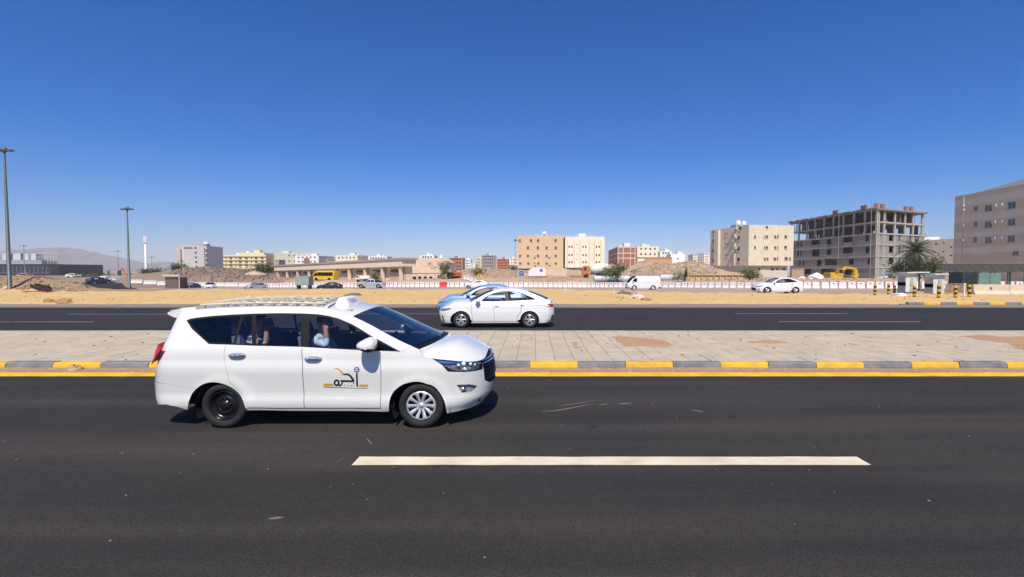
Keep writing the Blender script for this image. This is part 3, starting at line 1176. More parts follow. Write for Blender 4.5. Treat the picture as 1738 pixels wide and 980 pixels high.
farch = smooth_curve(c2([(420, 765), (426, 690), (455, 640), (510, 602), (590, 588), (670, 608), (720, 650), (750, 705), (765, 775)]), 4)
belt = c1([(400, 367), (500, 371), (660, 377), (950, 384)]) + c2([(0, 390), (200, 402), (350, 407), (490, 412)])
b_tip = belt[-1]
door_r = smooth_curve(c1([(500, 371), (490, 440), (505, 520), (522, 585), (548, 618), (590, 655), (618, 705), (630, 744)]), 3)
door_m = c1([(953, 384), (957, 500), (969, 746)])
door_f = c2([(370, 408), (374, 550), (370, 746)])
bump_r = VF.poly([(328.6, 656), (310, 656.5), (297.6, 655), (290, 652)])
zb = bump_r[-1][1]
# rear quarter, roof rail and front pillar in one pressing
quarter = [(-2.55, zb + .03), (-2.55, 1.598)] + [p for p in rail_s if p[0] > -2.5] + apil[1:] + [b_tip]
quarter += list(reversed([p for p in belt[:-1] if p[0] > door_r[0][0]]))[0:0]
q_hole = dlo
outer_q = quarter + [(x, z - .012) for x, z in reversed(c1([(500, 371), (660, 377), (950, 384)]) + c2([(0, 390), (200, 402), (350, 407), (490, 412)]))][1:]
outer_q += door_r[1:] + c1([(626, 752)])
mid_i = min(range(len(rarch)), key=lambda i: math.hypot(rarch[i][0] - bump_r[0][0], rarch[i][1] - bump_r[0][1]))
bump_r[0] = rarch[mid_i]
outer_q += list(reversed(rarch[mid_i + 1:-1])) + bump_r
quick(van, 'quarter_panel', van_skin, outer_q, M_PAINT, 0, .055, [q_hole])
rb = [(-3.0, zb + .03), (-2.55, zb + .022)] + list(reversed(bump_r)) + list(reversed(rarch[:mid_i])) + c1([(200, 733), (150, 722)]) + [(-2.4, .31), (-2.7, .32), (-3.0, .32)]
quick(van, 'rear_bumper', van_skin, rb, M_PAINT, 0.004, .055)
def gap(poly, g=0.004):
    cx = sum(p[0] for p in poly) / len(poly)
    cz = sum(p[1] for p in poly) / len(poly)
    return [(x + (cx - x) * g / max(.05, abs(cx - x)) * (abs(cx - x) > .12), z + (cz - z) * g / max(.05, abs(cz - z)) * (abs(cz - z) > .12)) for x, z in poly]
rd = door_r + c1([(800, 747)]) + list(reversed(door_m)) + list(reversed(c1([(500, 371), (660, 377), (950, 384)])))[1:-1]
fd = door_m + c2([(0, 746), (200, 746)]) + list(reversed(door_f)) + list(reversed(belt[4:6])) + [belt[3]]
fd = door_m + c2([(200, 746)]) + list(reversed(door_f)) + c2([(200, 402), (0, 390)])
RD = quick(van, 'rear_door', van_skin, gap(rd), M_PAINT, 0, .055)
FD = quick(van, 'front_door', van_skin, gap(fd), M_PAINT, 0, .055)
hood_cut = [K] + VF.poly([(712, 593), (718, 603), (734, 608.6)])
head = c2([(690, 457), (760, 460), (860, 462), (975, 464), (979, 490), (975, 514), (930, 524), (860, 531), (800, 521), (740, 491)])
fcut = c2([(773, 529), (740, 562), (721, 583)])
fi = min(range(len(farch)), key=lambda i: math.hypot(farch[i][0] - fcut[-1][0], farch[i][1] - fcut[-1][1]))
fcut[-1] = farch[fi]
fend = door_f[:1] + c2([(430, 410)]) + [b_tip] + hood_cut + [head[0]] + [head[9]] + fcut[:1] + fcut[1:] + list(reversed(farch[:fi])) + c2([(372, 757)]) + [door_f[2], door_f[1]]
quick(van, 'front_fender', van_skin, gap(fend, .003), M_PAINT, 0, .055)
GS, GZ0, GZ1 = 2.12, .55, .91
fbump = [fcut[-1], fcut[0], head[7], head[6], head[5], (GS - .02, .82), (GS - .02, GZ0 + .04), (GS + .1, GZ0 - .03), (2.45, GZ0 - .05), (2.45, .26), (2.25, .245), (2.07, .225)] + c2([(860, 755)]) + list(reversed(farch[fi + 1:]))
fog = c2([(822, 606), (900, 604), (945, 612), (908, 648), (852, 654)])
quick(van, 'front_bumper', van_skin, fbump, M_PAINT, 0.003, .05, [fog])
for o in quick(van, 'fog_lamp', van_skin, c2([(815, 600), (900, 598), (955, 606), (912, 654), (848, 660)]), M_TRIM, -.025, .04):
    pass
for sd in (-1, 1):
    p, n = van_skin.pt(np.array([c2([(872, 636)])[0][0]]), np.array([c2([(872, 636)])[0][1]]), -.012)
    b = MB()
    b.lathe([(0, .012), (.03, .008), (.042, -.02)], 16, axis='X')
    o = b.build('fog_lens', M_CHROME, van, smooth=True, loc=(p[0][0], p[0][1] * sd, p[0][2]))
    o.rotation_euler = (0, 0, sd * R(35))
sill = c1([(624, 759), (628, 748), (800, 749.5)]) + c1([(969, 749)]) + c2([(200, 749), (368, 750), (385, 757), (418, 768), (200, 763)]) + c1([(900, 762)])
quick(van, 'sill', van_skin, sill, M_PAINT, -.004, .06)
# dark inner skin behind the gaps and inside the cabin
inner = [(-2.5, .35), (-2.5, 1.12)] + [(x, z - .02) for x, z in belt[1:]] + [(1.30, 1.05), (1.6, .88), (2.05, .85), (2.1, .45), (1.85, .30)] + list(reversed([(x, z) for x, z in farch if z > .33])) + [(.85, .24), (-.98, .26)] + list(reversed([(x, z) for x, z in rarch if z > .33])) + [(-2.0, .32)]
quick(van, 'inner_panel', van_skin, inner, M_UNDER, -.05, .09)
# windows: black surround, panes
pane1 = c1([(285, 230), (330, 219), (430, 208), (540, 200), (590, 198), (572, 250), (545, 358), (408, 354), (355, 312)])
pane1b = c1([(612, 197), (655, 194), (655, 367), (560, 362), (585, 270)])
pane2 = c1([(683, 194), (820, 190), (950, 192), (945, 375), (682, 368)])
pane3 = c1([(1000, 196), (1050, 200)]) + c2([(60, 207), (120, 224), (200, 257), (260, 292), (310, 325), (322, 398), (200, 392), (0, 381)]) + c1([(995, 379)])
pane4 = c2([(345, 345), (400, 371), (465, 405), (350, 400)])
quick(van, 'window_surround', van_skin, dlo, M_BLACK, -.006, .06, [pane1, pane1b, pane2, pane3, pane4])
for nm, pn, gm in (('quarter_window', pane1, M_GLASS), ('vent_window', pane1b, M_GLASS), ('rear_door_window', pane2, M_GLASS), ('front_door_window', pane3, M_GLASS), ('corner_window', pane4, M_GLASSD)):
    quick(van, nm, van_skin, [(x, z) for x, z in pn], gm, -.010, .09)
# roof, windscreen, cowl, hood
re = edge3(van_skin, rail_s)
n_ = len(re)
xs_ = np.array([q[0] for q in re])
crown = np.interp(xs_, [-2.25, -2.1, -1.6, -.5, .2, .4], [0.0, .035, .06, .072, .08, .085])
bowl = np.interp(xs_, [-2.3, -.3, .1, .4], [0, 0, .05, .13])
link('roof', bridge_mesh('roof', re, list(crown), M_PAINT, 2.2, 18, list(bowl)), van)
ae = edge3(van_skin, apil)
link('windscreen', bridge_mesh('windscreen', ae, list(np.linspace(.085, .045, len(ae))), M_SCREEN, 2.0, 18, list(np.linspace(.13, .22, len(ae)))), van)
hs = smooth_curve([K] + VF.poly([(712, 593), (718, 603), (734, 608.6), (763, 611.7)]) + [(1.9, .893), (2.1, .882), (2.25, .905), (2.37, .935), (2.45, .945)], 5)
he = edge3(van_skin, hs)
ncw = 5
ccl = np.interp([q[0] for q in hs], [K[0], 1.36, 1.42, 1.49, 1.65, 1.9, 2.1, 2.25, 2.37, 2.45], [.045, .06, .135, .185, .215, .165, .10, .05, .015, 0])
bcl = np.interp([q[0] for q in hs], [K[0], 1.36, 1.49, 1.65, 1.9], [.22, .19, .13, .06, 0])
cow = bridge_mesh('cowl', he[:ncw + 1], list(ccl[:ncw + 1] - .012), M_BLACK, 3.0, 20, list(bcl[:ncw + 1]))
link('cowl', cow, van)
link('hood', bridge_mesh('hood', he[ncw:], list(ccl[ncw:]), M_PAINT, 3.0, 24, list(bcl[ncw:])), van)
# wiper
b = MB()
b.path([(1.36, -.55, 1.155), (1.26, -.15, 1.205), (1.28, .35, 1.20)], .012, 5)
b.path([(1.38, .1, 1.19), (1.30, .6, 1.165)], .012, 5)
b.build('wiper', M_BLACK, van)
# headlamps
M_REFL = mat('lamp_reflector', (0.85, 0.87, 0.9), 0.25, 0.02, 5)
M_HOUS = mat('lamp_housing', (0.22, 0.23, 0.25), 0.35, 0.5, 25, metal=0.3)
for sd in (-1, 1):
    hl = link('headlight', panel_mesh('headlight', van_skin, head, (), -.045, .045, M_HOUS, sd), van)
    link('lens', panel_mesh('lens', van_skin, head, (), .005, .045, M_LENS, sd), hl)
    for px_, py_, r_ in ((779, 620, .024), (788, 617.5, .034), (790, 627, .030), (800, 618, .026), (800, 626, .018), (808, 619.5, .02)):
        s_, z_ = VF.one(px_, py_)
        p, n = van_skin.pt(np.array([s_]), np.array([z_]), -.02)
        lamp = MB()
        lamp.lathe([(0, -r_), (r_ * .7, -r_ * .7), (r_, 0), (r_ * .7, r_ * .7), (0, r_)], 12, c=(p[0][0], p[0][1] * sd, p[0][2]))
        lamp.build('reflector', M_REFL, hl, smooth=True)
    link('trim_strip', panel_mesh('trim_strip', van_skin, c2([(700, 464), (860, 470), (972, 473), (972, 479), (860, 477), (745, 481)]), (), -.02, .03, M_CHROME, sd), hl)
    tl = [(-2.13, 1.11), (-2.5, 1.12), (-2.84, 1.11), (-2.84, .90), (-2.6, .865), (-2.44, .84), (-2.33, .90)]
    link('tail_light', panel_mesh('tail_light', van_skin, smooth_curve(tl + [tl[0]], 3)[:-1], (), .06, .04, M_RED, sd), van)
# tailgate
tg = [(-3.0, zb + .04), (-2.555, zb + .035), (-2.555, 1.595), (-3.0, 1.595)]
tgw = [(-2.995, 1.15), (-2.66, 1.15), (-2.68, 1.5), (-2.995, 1.5)]
quick(van, 'tailgate', van_skin, tg, M_PAINT, 0.0, .06, [tgw])
quick(van, 'rear_window', van_skin, [(-3.0, 1.14), (-2.65, 1.14), (-2.67, 1.51), (-3.0, 1.51)], M_GLASSD, -.006, .08)
# grille
quick(van, 'grille_backing', van_skin, [(GS - .03, GZ0 + .02), (2.46, GZ0 - .06), (2.46, .955), (2.37, .94), (2.25, .90), (GS - .03, .87)], M_UNDER, -.03, .05)
for i, z_ in enumerate((.60, .645, .69, .735, .78, .83, .875)):
    b = MB()
    ss = np.linspace(GS - .01, 2.455, 12)
    zz = np.full(12, z_) + np.linspace(0, .0, 12)
    p, n = van_skin.pt(ss, zz, .004)
    pl = [tuple(q) for q in p]
    pts = pl + [(q[0], -q[1], q[2]) for q in reversed(pl[:-1])]
    b.path([(q[0], -q[1], q[2]) for q in pts], .011 if i < 5 else .016, 5)
    b.build('grille_bar', M_BLACK if i < 5 else M_CHROME, van)
b = MB()
b.path([(2.275 + .0 * t, .075 * math.cos(t), .84 + .05 * math.sin(t)) for t in np.linspace(0, 2 * math.pi, 21)], .008, 5)
b.path([(2.275, .03 * math.cos(t), .85 + .035 * math.sin(t)) for t in np.linspace(0, 2 * math.pi, 15)], .006, 5)
b.build('front_emblem', M_CHROME, van)
# spoiler, fin
b = MB()
b.prism([(-1.92, 1.652), (-2.12, 1.640), (-2.335, 1.575), (-2.33, 1.545), (-2.24, 1.50), (-2.14, 1.50), (-1.95, 1.58)], -.58, .58)
b.build('spoiler', M_PAINT, van)
# wheels
for x, rim in ((1.356, 'cap'), (-1.356, 'steel')):
    for sd in (-1, 1):
        wheel(van, x, sd * .800, .312, .22, sd, rim)
    for sd in (-1, 1):
        b = MB()
        A = arch_pts(x, .30, .40, -25, 205, 22)
        vs = [(p[0], sd * .56, p[1]) for p in A] + [(p[0], sd * .885, p[1]) for p in A]
        m_ = len(A)
        b.add(vs, [(i, i + 1, i + 1 + m_, i + m_) for i in range(m_ - 1)] + [tuple(range(m_))])
        b.build('wheel_well', M_UNDER, van, fix=False)
# underbody, floor, cabin
b = MB()
b.box((-.05, 0, .36), (4.3, 1.14, .22))
b.box((0, 0, .40), (1.95, 1.66, .26))
b.box((-1.98, 0, .42), (.66, 1.5, .2))
b.box((1.93, 0, .40), (.42, 1.2, .22))
b.build('underbody', M_UNDER, van)
b = MB()
b.box((1.02, 0, .95), (.55, 1.5, .28), taper=(.6, .96))
b.box((1.0, 0, 1.085), (.34, 1.35, .05))
b.build('dashboard', M_DASH, van)
b = MB()
b.path([(.62 + .03 * math.sin(t), .38 + .18 * math.cos(t), 1.0 + .17 * math.sin(t)) for t in np.linspace(0, 2 * math.pi, 19)], .015, 6)
b.bar((.62, .38, 1.0), (.9, .38, .9), .03, .04, 6)
b.build('steering_wheel', M_BLACK, van)
def seat(x, y, wd):
    b = MB()
    b.box((x + .22, y, .62), (.50, wd, .14), taper=(.96, .94))
    b.box((x - .06, y, .93), (.14, wd, .62), ry=R(-12), taper=(.8, .82))
    if wd < .8:
        b.box((x - .17, y, 1.335), (.09, .24, .17), ry=R(-8), taper=(.85, .85))
    else:
        for q in (-.38, 0, .38):
            b.box((x - .17, y + q, 1.32), (.09, .22, .14), ry=R(-8), taper=(.85, .85))
    b.build('seat', M_SEAT, van)
seat(-.30, -.38, .50)
seat(-.30, .38, .50)
seat(-1.28, 0, 1.30)
seat(-2.02, 0, 1.16)
b = MB()
b.box((-1.0, 0, 1.60), (2.6, 1.15, .02))
b.build('headliner', M_LINER, van)
# door handles
for hx, hy, dr in ((403, 603, RD), (532, 609, FD)):
    s_, z_ = VF.one(hx, hy)
    for sd in (-1, 1):
        p, n = van_skin.pt(np.array([s_]), np.array([z_]))
        b = MB()
        N = 11
        pr = []
        for i in range(N):
            t = -1 + 2 * i / (N - 1)
            pr.append((s_ + t * .115, sd * (p[0][1] + .012 + .028 * (1 - t ** 4)), z_ + .004 * (1 - t * t)))
        b.path(pr, [.007 + .012 * (1 - abs(-1 + 2 * i / (N - 1)) ** 3) for i in range(N)], 8)
        d = dr[0] if sd < 0 else dr[1]
        o = b.build('handle', M_CHROME, d, smooth=True)
        el = [(s_ + .12 * math.cos(t), z_ + .032 * math.sin(t)) for t in np.linspace(0, 2 * math.pi, 25)[:-1]]
        link('handle_shade_patch', panel_mesh('handle_shade_patch', van_skin, el, (), .0025, .04, M_TRIM, sd), d)  # flat grey ellipse on the door; shade of a recess put into its colour
# mirrors
for sd in (-1, 1):
    b = MB()
    NU, NV = 14, 20
    vs, fs, mi = [], [], []
    for i in range(NU + 1):
        th = math.pi * i / NU
        for j in range(NV):
            ph = 2 * math.pi * j / NV
            q = lambda v, e: math.copysign(abs(v) ** e, v)
            X_ = .15 * q(math.sin(th), .8) * q(math.cos(ph), .8)
            Z_ = .092 * q(math.sin(th), .8) * q(math.sin(ph), .8)
            Y_ = .135 * q(math.cos(th), .75)
            Z_ += .02 * (-Y_ / .135)
            Z_ *= (1.0 - .45 * max(0, -X_ / .15))
            if X_ > 0:
                X_ *= .7
            vs.append((.70 + X_, sd * (1.045 + Y_), 1.18 + Z_))
    for i in range(NU):
        for j in range(NV):
            f = (i * NV + j, i * NV + (j + 1) % NV, (i + 1) * NV + (j + 1) % NV, (i + 1) * NV + j)
            cz = sum(vs[k][2] for k in f) / 4
            fs.append(f)
            mi.append(1 if cz < 1.145 else 0)
    for f, m_ in zip(fs, mi):
        b.f.append(list(f))
        b.m.append(m_)
    b.v = vs
    mo = b.build('mirror', [M_PAINT, M_BLACK], van, smooth=True)
    b = MB()
    b.bar((.66, sd * .94, 1.12), (.74, sd * .84, 1.10), .035, .05, 8)
    b.build('mirror_arm', M_BLACK, mo, smooth=True)
# rooftop taxi sign
M_SIGNW = mat('sign_white', (0.78, 0.78, 0.80), 0.35, 0.03, 4)
b = MB()
zr = 1.70
b.add([(-.02, -.42, zr - .05), (.21, -.42, zr - .06), (.21, .06, zr - .02), (-.02, .06, zr - .01), (.03, -.385, zr + .075), (.13, -.385, zr + .075), (.13, .03, zr + .085), (.03, .03, zr + .085)],
      [(0, 3, 2, 1), (4, 5, 6, 7), (0, 1, 5, 4), (1, 2, 6, 5), (2, 3, 7, 6), (3, 0, 4, 7)])
sg = b.build('roof_sign', M_SIGNW, van)
bv = sg.modifiers.new('bevel', 'BEVEL')
bv.width = .02
bv.segments = 3
# blue lettering strokes on the sloping front face of the sign
b = MB()
M_BLUE = mat('decal_blue', (0.025, 0.05, 0.30), 0.5, 0.05)
def signpt(u, v):
    # u 0..1 along width, v 0..1 up the front face
    lo = Vector((.212, -.42 + .48 * u, zr - .055 + .035 * u))
    hi = Vector((.132, -.385 + .415 * u, zr + .076 + .01 * u))
    return lo.lerp(hi, v) + Vector((.006, 0, .004))
def stroke(u0, v0, u1, v1, r_=.0045):
    b.bar(signpt(u0, v0), signpt(u1, v1), r_, r_, 5)
for u0, shape in ((.2, 'T'), (.36, 'A'), (.54, 'X'), (.72, 'I')):
    if shape == 'T':
        stroke(u0, .75, u0 + .12, .75); stroke(u0 + .06, .75, u0 + .06, .3)
    elif shape == 'A':
        stroke(u0, .3, u0 + .06, .75); stroke(u0 + .06, .75, u0 + .12, .3); stroke(u0 + .03, .45, u0 + .09, .45)
    elif shape == 'X':
        stroke(u0, .3, u0 + .12, .75); stroke(u0, .75, u0 + .12, .3)
    else:
        stroke(u0 + .03, .3, u0 + .03, .75)
b.build('sign_lettering', mat('faded_blue', (.16, .19, .34), .6, .1), sg)
# roof rack: rails, feet, crossed straps
M_CREAM = mat('cream_strap', (0.66, 0.58, 0.43), 0.7, 0.15, 8)
rx0, rx1, ry = -1.86, -.12, .58
def roofz(x, y):
    rz_ = float(np.interp(x, xs_, [q[2] for q in re]))
    re_y = float(np.interp(x, xs_, [abs(q[1]) for q in re]))
    c_ = float(np.interp(x, xs_, crown))
    return rz_ + c_ * (1 - min(1, abs(y) / re_y) ** 2.2)
rack = MB()
for sd in (-1, 1):
    rack.path([(x, sd * ry, roofz(x, .6) + .052) for x in np.linspace(rx0, rx1, 9)], .014, 6)
for x in (rx0, rx1):
    rack.path([(x, y, roofz(x, y) + .045) for y in np.linspace(-ry, ry, 7)], .014, 6)
RK = rack.build('roof_rack', M_CREAM, van)
for sd in (-1, 1):
    for x in np.linspace(rx0 + .05, rx1 - .05, 6):
        b = MB()
        b.box((x, sd * ry, roofz(x, .6) + .022), (.035, .03, .06))
        b.build('rack_foot', M_TRIM, RK)
sp = .175
st = MB()
nst = 0
for dr_ in (1, -1):
    off_ = rx0 - 2 * ry
    while off_ < rx1 + 2 * ry:
        pts = []
        for y in np.linspace(-ry, ry, 13):
            x = off_ + dr_ * (y) + ry
            if rx0 <= x <= rx1:
                pts.append((x, y, roofz(x, y) + .042 + (.012 if dr_ > 0 else 0)))
        if len(pts) > 1:
            b = MB()
            for i in range(len(pts) - 1):
                a_, c_ = Vector(pts[i]), Vector(pts[i + 1])
                d_ = (c_ - a_).normalized()
                e_ = Vector((-d_.y, d_.x, 0)) * .026
                up_ = Vector((0, 0, .005))
                b.add([a_ - e_, a_ + e_, c_ + e_, c_ - e_, a_ - e_ + up_, a_ + e_ + up_, c_ + e_ + up_, c_ - e_ + up_], [(0, 3, 2, 1), (4, 5, 6, 7), (0, 1, 5, 4), (1, 2, 6, 5), (2, 3, 7, 6), (3, 0, 4, 7)])
            b.build('rack_strap', M_CREAM, RK)
        off_ += sp
b = MB()
b.prism([(-1.62, 1.69), (-1.40, 1.69), (-1.49, 1.80)], -.04, .04)
b.build('antenna_fin', M_CREAM, van)
# weather strips on the roof in front of the rack
b = MB()
b.path([(-.02 + .0 * y, y, roofz(-.02, y) + .008) for y in np.linspace(-.6, .6, 9)], .010, 5)
b.build('cable', M_BLACK, van)

# ---- door lettering (flat print on the front door)
dq = lambda pts: VF.poly(pts, 540, 610, 16.33)
M_DY = mat('decal_yellow', (0.62, 0.33, 0.01), 0.5, 0.05)
M_DK = mat('decal_black', (0.012, 0.012, 0.02), 0.5, 0.05)
M_DBR = mat('decal_brown', (0.35, 0.2, 0.12), 0.5, 0.05)
def dec(name, poly, m, off=.003):
    link(name, panel_mesh(name, van_skin, poly, (), off, .05, m, -1, .02), FD[0])
def band(pts, w0, w1, k=5):
    P = smooth_curve(pts, k)
    L, Rr = [], []
    for i, p in enumerate(P):
        q = P[min(i + 1, len(P) - 1)]
        o = P[max(i - 1, 0)]
        dx, dy_ = q[0] - o[0], q[1] - o[1]
        d = math.hypot(dx, dy_) or 1
        ww = (w0 + (w1 - w0) * i / (len(P) - 1)) / 2
        L.append((p[0] - dy_ / d * ww, p[1] + dx / d * ww))
        Rr.append((p[0] + dy_ / d * ww, p[1] - dx / d * ww))
    return L + list(reversed(Rr))
dec('yellow_bar', dq([(150, 672), (400, 672), (425, 745), (150, 740)]), M_DY)
dec('yellow_bar', dq([(1155, 695), (1385, 700), (1385, 762), (1130, 757)]), M_DY)
dec('thin_line', dq(band([(155, 770), (780, 790)], 14, 14, 2)), M_DK)
dec('thin_line', dq(band([(790, 792), (1370, 806)], 16, 16, 2)), M_DBR)
ring = [(515 + 85 * math.cos(t), 650 + 95 * math.sin(t)) for t in np.linspace(0, 2 * math.pi, 28)[:-1]]
ringi = [(515 + 36 * math.cos(t), 650 + 42 * math.sin(t)) for t in np.linspace(0, 2 * math.pi, 20)[:-1]]
link('letter', panel_mesh('letter', van_skin, dq(ring), [dq(ringi)], .003, .05, M_DK, -1, .015), FD[0])
dec('letter', dq(band([(612, 590), (650, 600), (668, 645), (640, 705), (575, 740)], 30, 44)), M_DK)
dec('letter', dq([(620, 575), (1000, 583), (1005, 632), (645, 626)]), M_DK, .0034)
dec('letter', dq(band([(705, 420), (800, 414), (870, 440), (930, 510), (985, 600)], 36, 62)), M_DK, .0038)
dec('flourish', dq(band([(440, 264), (520, 256), (590, 290), (650, 350), (692, 425)], 8, 62)), M_DY)
dec('letter', dq([(1050, 385), (1095, 385), (1110, 755), (1060, 755)]), M_DK)
dec('badge', dq([(1072 + 77 * math.cos(t), 288 + 77 * math.sin(t)) for t in np.linspace(0, 2 * math.pi, 26)[:-1]]), M_BLUE)
dec('badge_mark', dq(band([(1108, 262), (1072, 250), (1045, 282), (1062, 318), (1112, 300)], 20, 24)), mat('decal_white', (.8, .8, .8), .5, .02), .005)
dec('letter', dq([(975, 655), (1008, 655), (1008, 685), (975, 685)]), M_DK)
for pts in ([(700, 700), (758, 702)], [(729, 700), (729, 748)], [(785, 750), (812, 702)], [(812, 702), (842, 750)], [(797, 730), (828, 732)], [(890, 704), (945, 752)], [(945, 704), (890, 752)], [(992, 704), (992, 752)]):
    dec('taxi_lettering', dq(band(pts, 13, 13, 2)), M_DY)
# ================================================================ people seated in the taxi
def skinned(name, joints, bones, root, mats, pick, sub=2):
    me = bpy.data.meshes.new(name + '_rig')
    keys = list(joints)
    me.from_pydata([joints[k][0] for k in keys], [(keys.index(a), keys.index(b_)) for a, b_ in bones], [])
    o = bpy.data.objects.new(name + '_rig', me)
    COL.objects.link(o)
    o.modifiers.new('skin', 'SKIN')
    sd = me.skin_vertices[0].data
    for i, k in enumerate(keys):
        sd[i].radius = joints[k][1]
        sd[i].use_root = (k == root)
    ss = o.modifiers.new('sub', 'SUBSURF')
    ss.levels = sub
    ss.render_levels = sub
    dg = bpy.context.evaluated_depsgraph_get()
    me2 = bpy.data.meshes.new_from_object(o.evaluated_get(dg))
    me2.name = name
    bpy.data.objects.remove(o)
    me2.materials.clear()
    for m in mats:
        me2.materials.append(m)
    for p in me2.polygons:
        p.material_index = pick(p.center)
        p.use_smooth = True
    return me2

M_SKIN = mat('skin', (0.36, 0.19, 0.12), 0.6, 0.08, 12)
M_SKIN2 = mat('skin_dark', (0.30, 0.16, 0.10), 0.6, 0.08, 12)
M_SHIRT = mat('pale_blue_shirt', (0.48, 0.62, 0.72), 0.85, 0.08, 15)
M_SHIRT2 = mat('dark_green_shirt', (0.06, 0.085, 0.085), 0.85, 0.1, 15)
M_STRIPE = mat('white_stripe_cloth', (0.66, 0.67, 0.68), 0.85, 0.05, 15)
M_HAIR = mat('black_hair', (0.012, 0.011, 0.010), 0.7, 0.2, 40)
M_TROUS = mat('dark_trousers', (0.04, 0.04, 0.05), 0.9, 0.1, 15)

def sitter(label, x, y, hand, elbow, shirt, skin, sleeve_z, hd=(0.04, 0), stripes=False):
    """seated figure facing +x; arm on the window side (-y) raised to the given hand point"""
    z0 = .72
    J = {
        'pelvis': ((x, y, z0 + .04), (.15, .13)), 'waist': ((x - .03, y, z0 + .20), (.14, .115)), 'chest': ((x - .05, y, z0 + .38), (.17, .125)),
        'collar': ((x - .055, y, z0 + .50), (.10, .08)), 'neck': ((x - .035, y, z0 + .565), (.055, .058)), 'jaw': ((x + .0, y, z0 + .635), (.066, .074)), 'head': ((x + hd[0] - .035, y, z0 + .715), (.085, .098)), 'crown': ((x + hd[0] - .045, y, z0 + .775), (.06, .07)),
        'nose': ((x + .082, y, z0 + .675), (.014, .02)),
        'shN': ((x - .05, y - .18, z0 + .455), (.07, .07)), 'shF': ((x - .05, y + .18, z0 + .455), (.07, .07)),
        'elN': (elbow, (.05, .05)), 'wrN': (tuple(Vector(elbow).lerp(Vector(hand), .82)), (.032, .036)), 'paN': (hand, (.03, .044)),
        'elF': ((x + .08, y + .24, z0 + .20), (.05, .05)), 'wrF': ((x + .30, y + .2, z0 + .12), (.033, .034)), 'paF': ((x + .38, y + .18, z0 + .10), (.028, .042)),
        'hpN': ((x + .04, y - .1, z0 + .01), (.095, .09)), 'knN': ((x + .46, y - .12, z0 + .02), (.07, .07)), 'anN': ((x + .50, y - .12, z0 - .30), (.045, .045)), 'toN': ((x + .66, y - .12, z0 - .33), (.035, .03)),
        'hpF': ((x + .04, y + .1, z0 + .01), (.095, .09)), 'knF': ((x + .46, y + .12, z0 + .02), (.07, .07)), 'anF': ((x + .50, y + .12, z0 - .30), (.045, .045)), 'toF': ((x + .66, y + .12, z0 - .33), (.035, .03)),
    }
    B = [('pelvis', 'waist'), ('waist', 'chest'), ('chest', 'collar'), ('collar', 'neck'), ('neck', 'jaw'), ('jaw', 'head'), ('head', 'crown'), ('jaw', 'nose'),
         ('chest', 'shN'), ('shN', 'elN'), ('elN', 'wrN'), ('wrN', 'paN'), ('chest', 'shF'), ('shF', 'elF'), ('elF', 'wrF'), ('wrF', 'paF'),
         ('pelvis', 'hpN'), ('hpN', 'knN'), ('knN', 'anN'), ('anN', 'toN'), ('pelvis', 'hpF'), ('hpF', 'knF'), ('knF', 'anF'), ('anF', 'toF')]
    # fingers on both hands
    for tagn, base, d in (('N', Vector(hand), (Vector(hand) - Vector(elbow)).normalized()), ('F', Vector(J['paF'][0]), Vector((.95, 0, -.1)))):
        side_ = d.cross(Vector((0, 1, 0))).normalized()
        for k in range(4):
            o_ = side_ * ((k - 1.5) * .021)
            L = (.075, .088, .082, .062)[k]
            a = base + o_ + d * .04
            m1 = a + d * L * .5
            m2 = m1 + (d * .6 + Vector((0, .6, 0))).normalized() * L * .5
            for q, (nm, pt_) in enumerate((('a', a), ('b', m1), ('c', m2))):
                J['f%s%d%s' % (tagn, k, nm)] = (tuple(pt_), (.0095 - .001 * q,) * 2)
            B += [('pa' + tagn, 'f%s%da' % (tagn, k)), ('f%s%da' % (tagn, k), 'f%s%db' % (tagn, k)), ('f%s%db' % (tagn, k), 'f%s%dc' % (tagn, k))]
        t1 = base - side_ * .04 + d * .0
        t2 = t1 - side_ * .02 + d * .045
        J['t%s1' % tagn] = (tuple(t1), (.012, .012))
        J['t%s2' % tagn] = (tuple(t2), (.010, .010))
        B += [('pa' + tagn, 't%s1' % tagn), ('t%s1' % tagn, 't%s2' % tagn)]
    shN, el, ha = Vector(J['shN'][0]), Vector(elbow), Vector(hand)
    def pick(c):
        if c.z > z0 + .535 and (c - Vector((x, y, z0 + .68))).length < .22 and abs(c.y - y) < .13:
            return 0
        # lower arm near side
        t = (c - el).dot(ha - el) / (ha - el).length_squared
        if t > sleeve_z and (c - el.lerp(ha, min(t, 1.4))).length < .12:
            return 0
        if c.x > x + .26 and abs(c.y - (y + .19)) < .1 and c.z > z0 + .04 + .03:
            return 0
        if c.z < z0 + .10:
            return 2
        if stripes and (int(math.floor((c.z - z0) / .028)) % 3 == 0) and c.z > z0 + .36:
            return 3
        return 1
    me = skinned('person', J, B, 'pelvis', [skin, shirt, M_TROUS, M_STRIPE], pick)
    o = link('person', me)
    tag(o, label, 'person')
    # short hair cap
    hb = MB()
    cx, cz = x + hd[0] - .045, z0 + .725
    NU, NV = 8, 16
    for i in range(NU + 1):
        th = math.pi * .58 * i / NU
        for j in range(NV):
            ph = 2 * math.pi * j / NV
            fr = 1 + (.0 if math.cos(ph) < .2 else -.0)
            lim = th * (1.0 if math.cos(ph) < .3 else .62)
            hb.v.append((cx + .106 * math.sin(lim) * math.cos(ph), y + .092 * math.sin(lim) * math.sin(ph), cz + .108 * math.cos(lim)))
    for i in range(NU):
        for j in range(NV):
            hb.f.append([i * NV + j, i * NV + (j + 1) % NV, (i + 1) * NV + (j + 1) % NV, (i + 1) * NV + j])
            hb.m.append(0)
    hb.build('hair', M_HAIR, o, smooth=True)
    eb = MB()
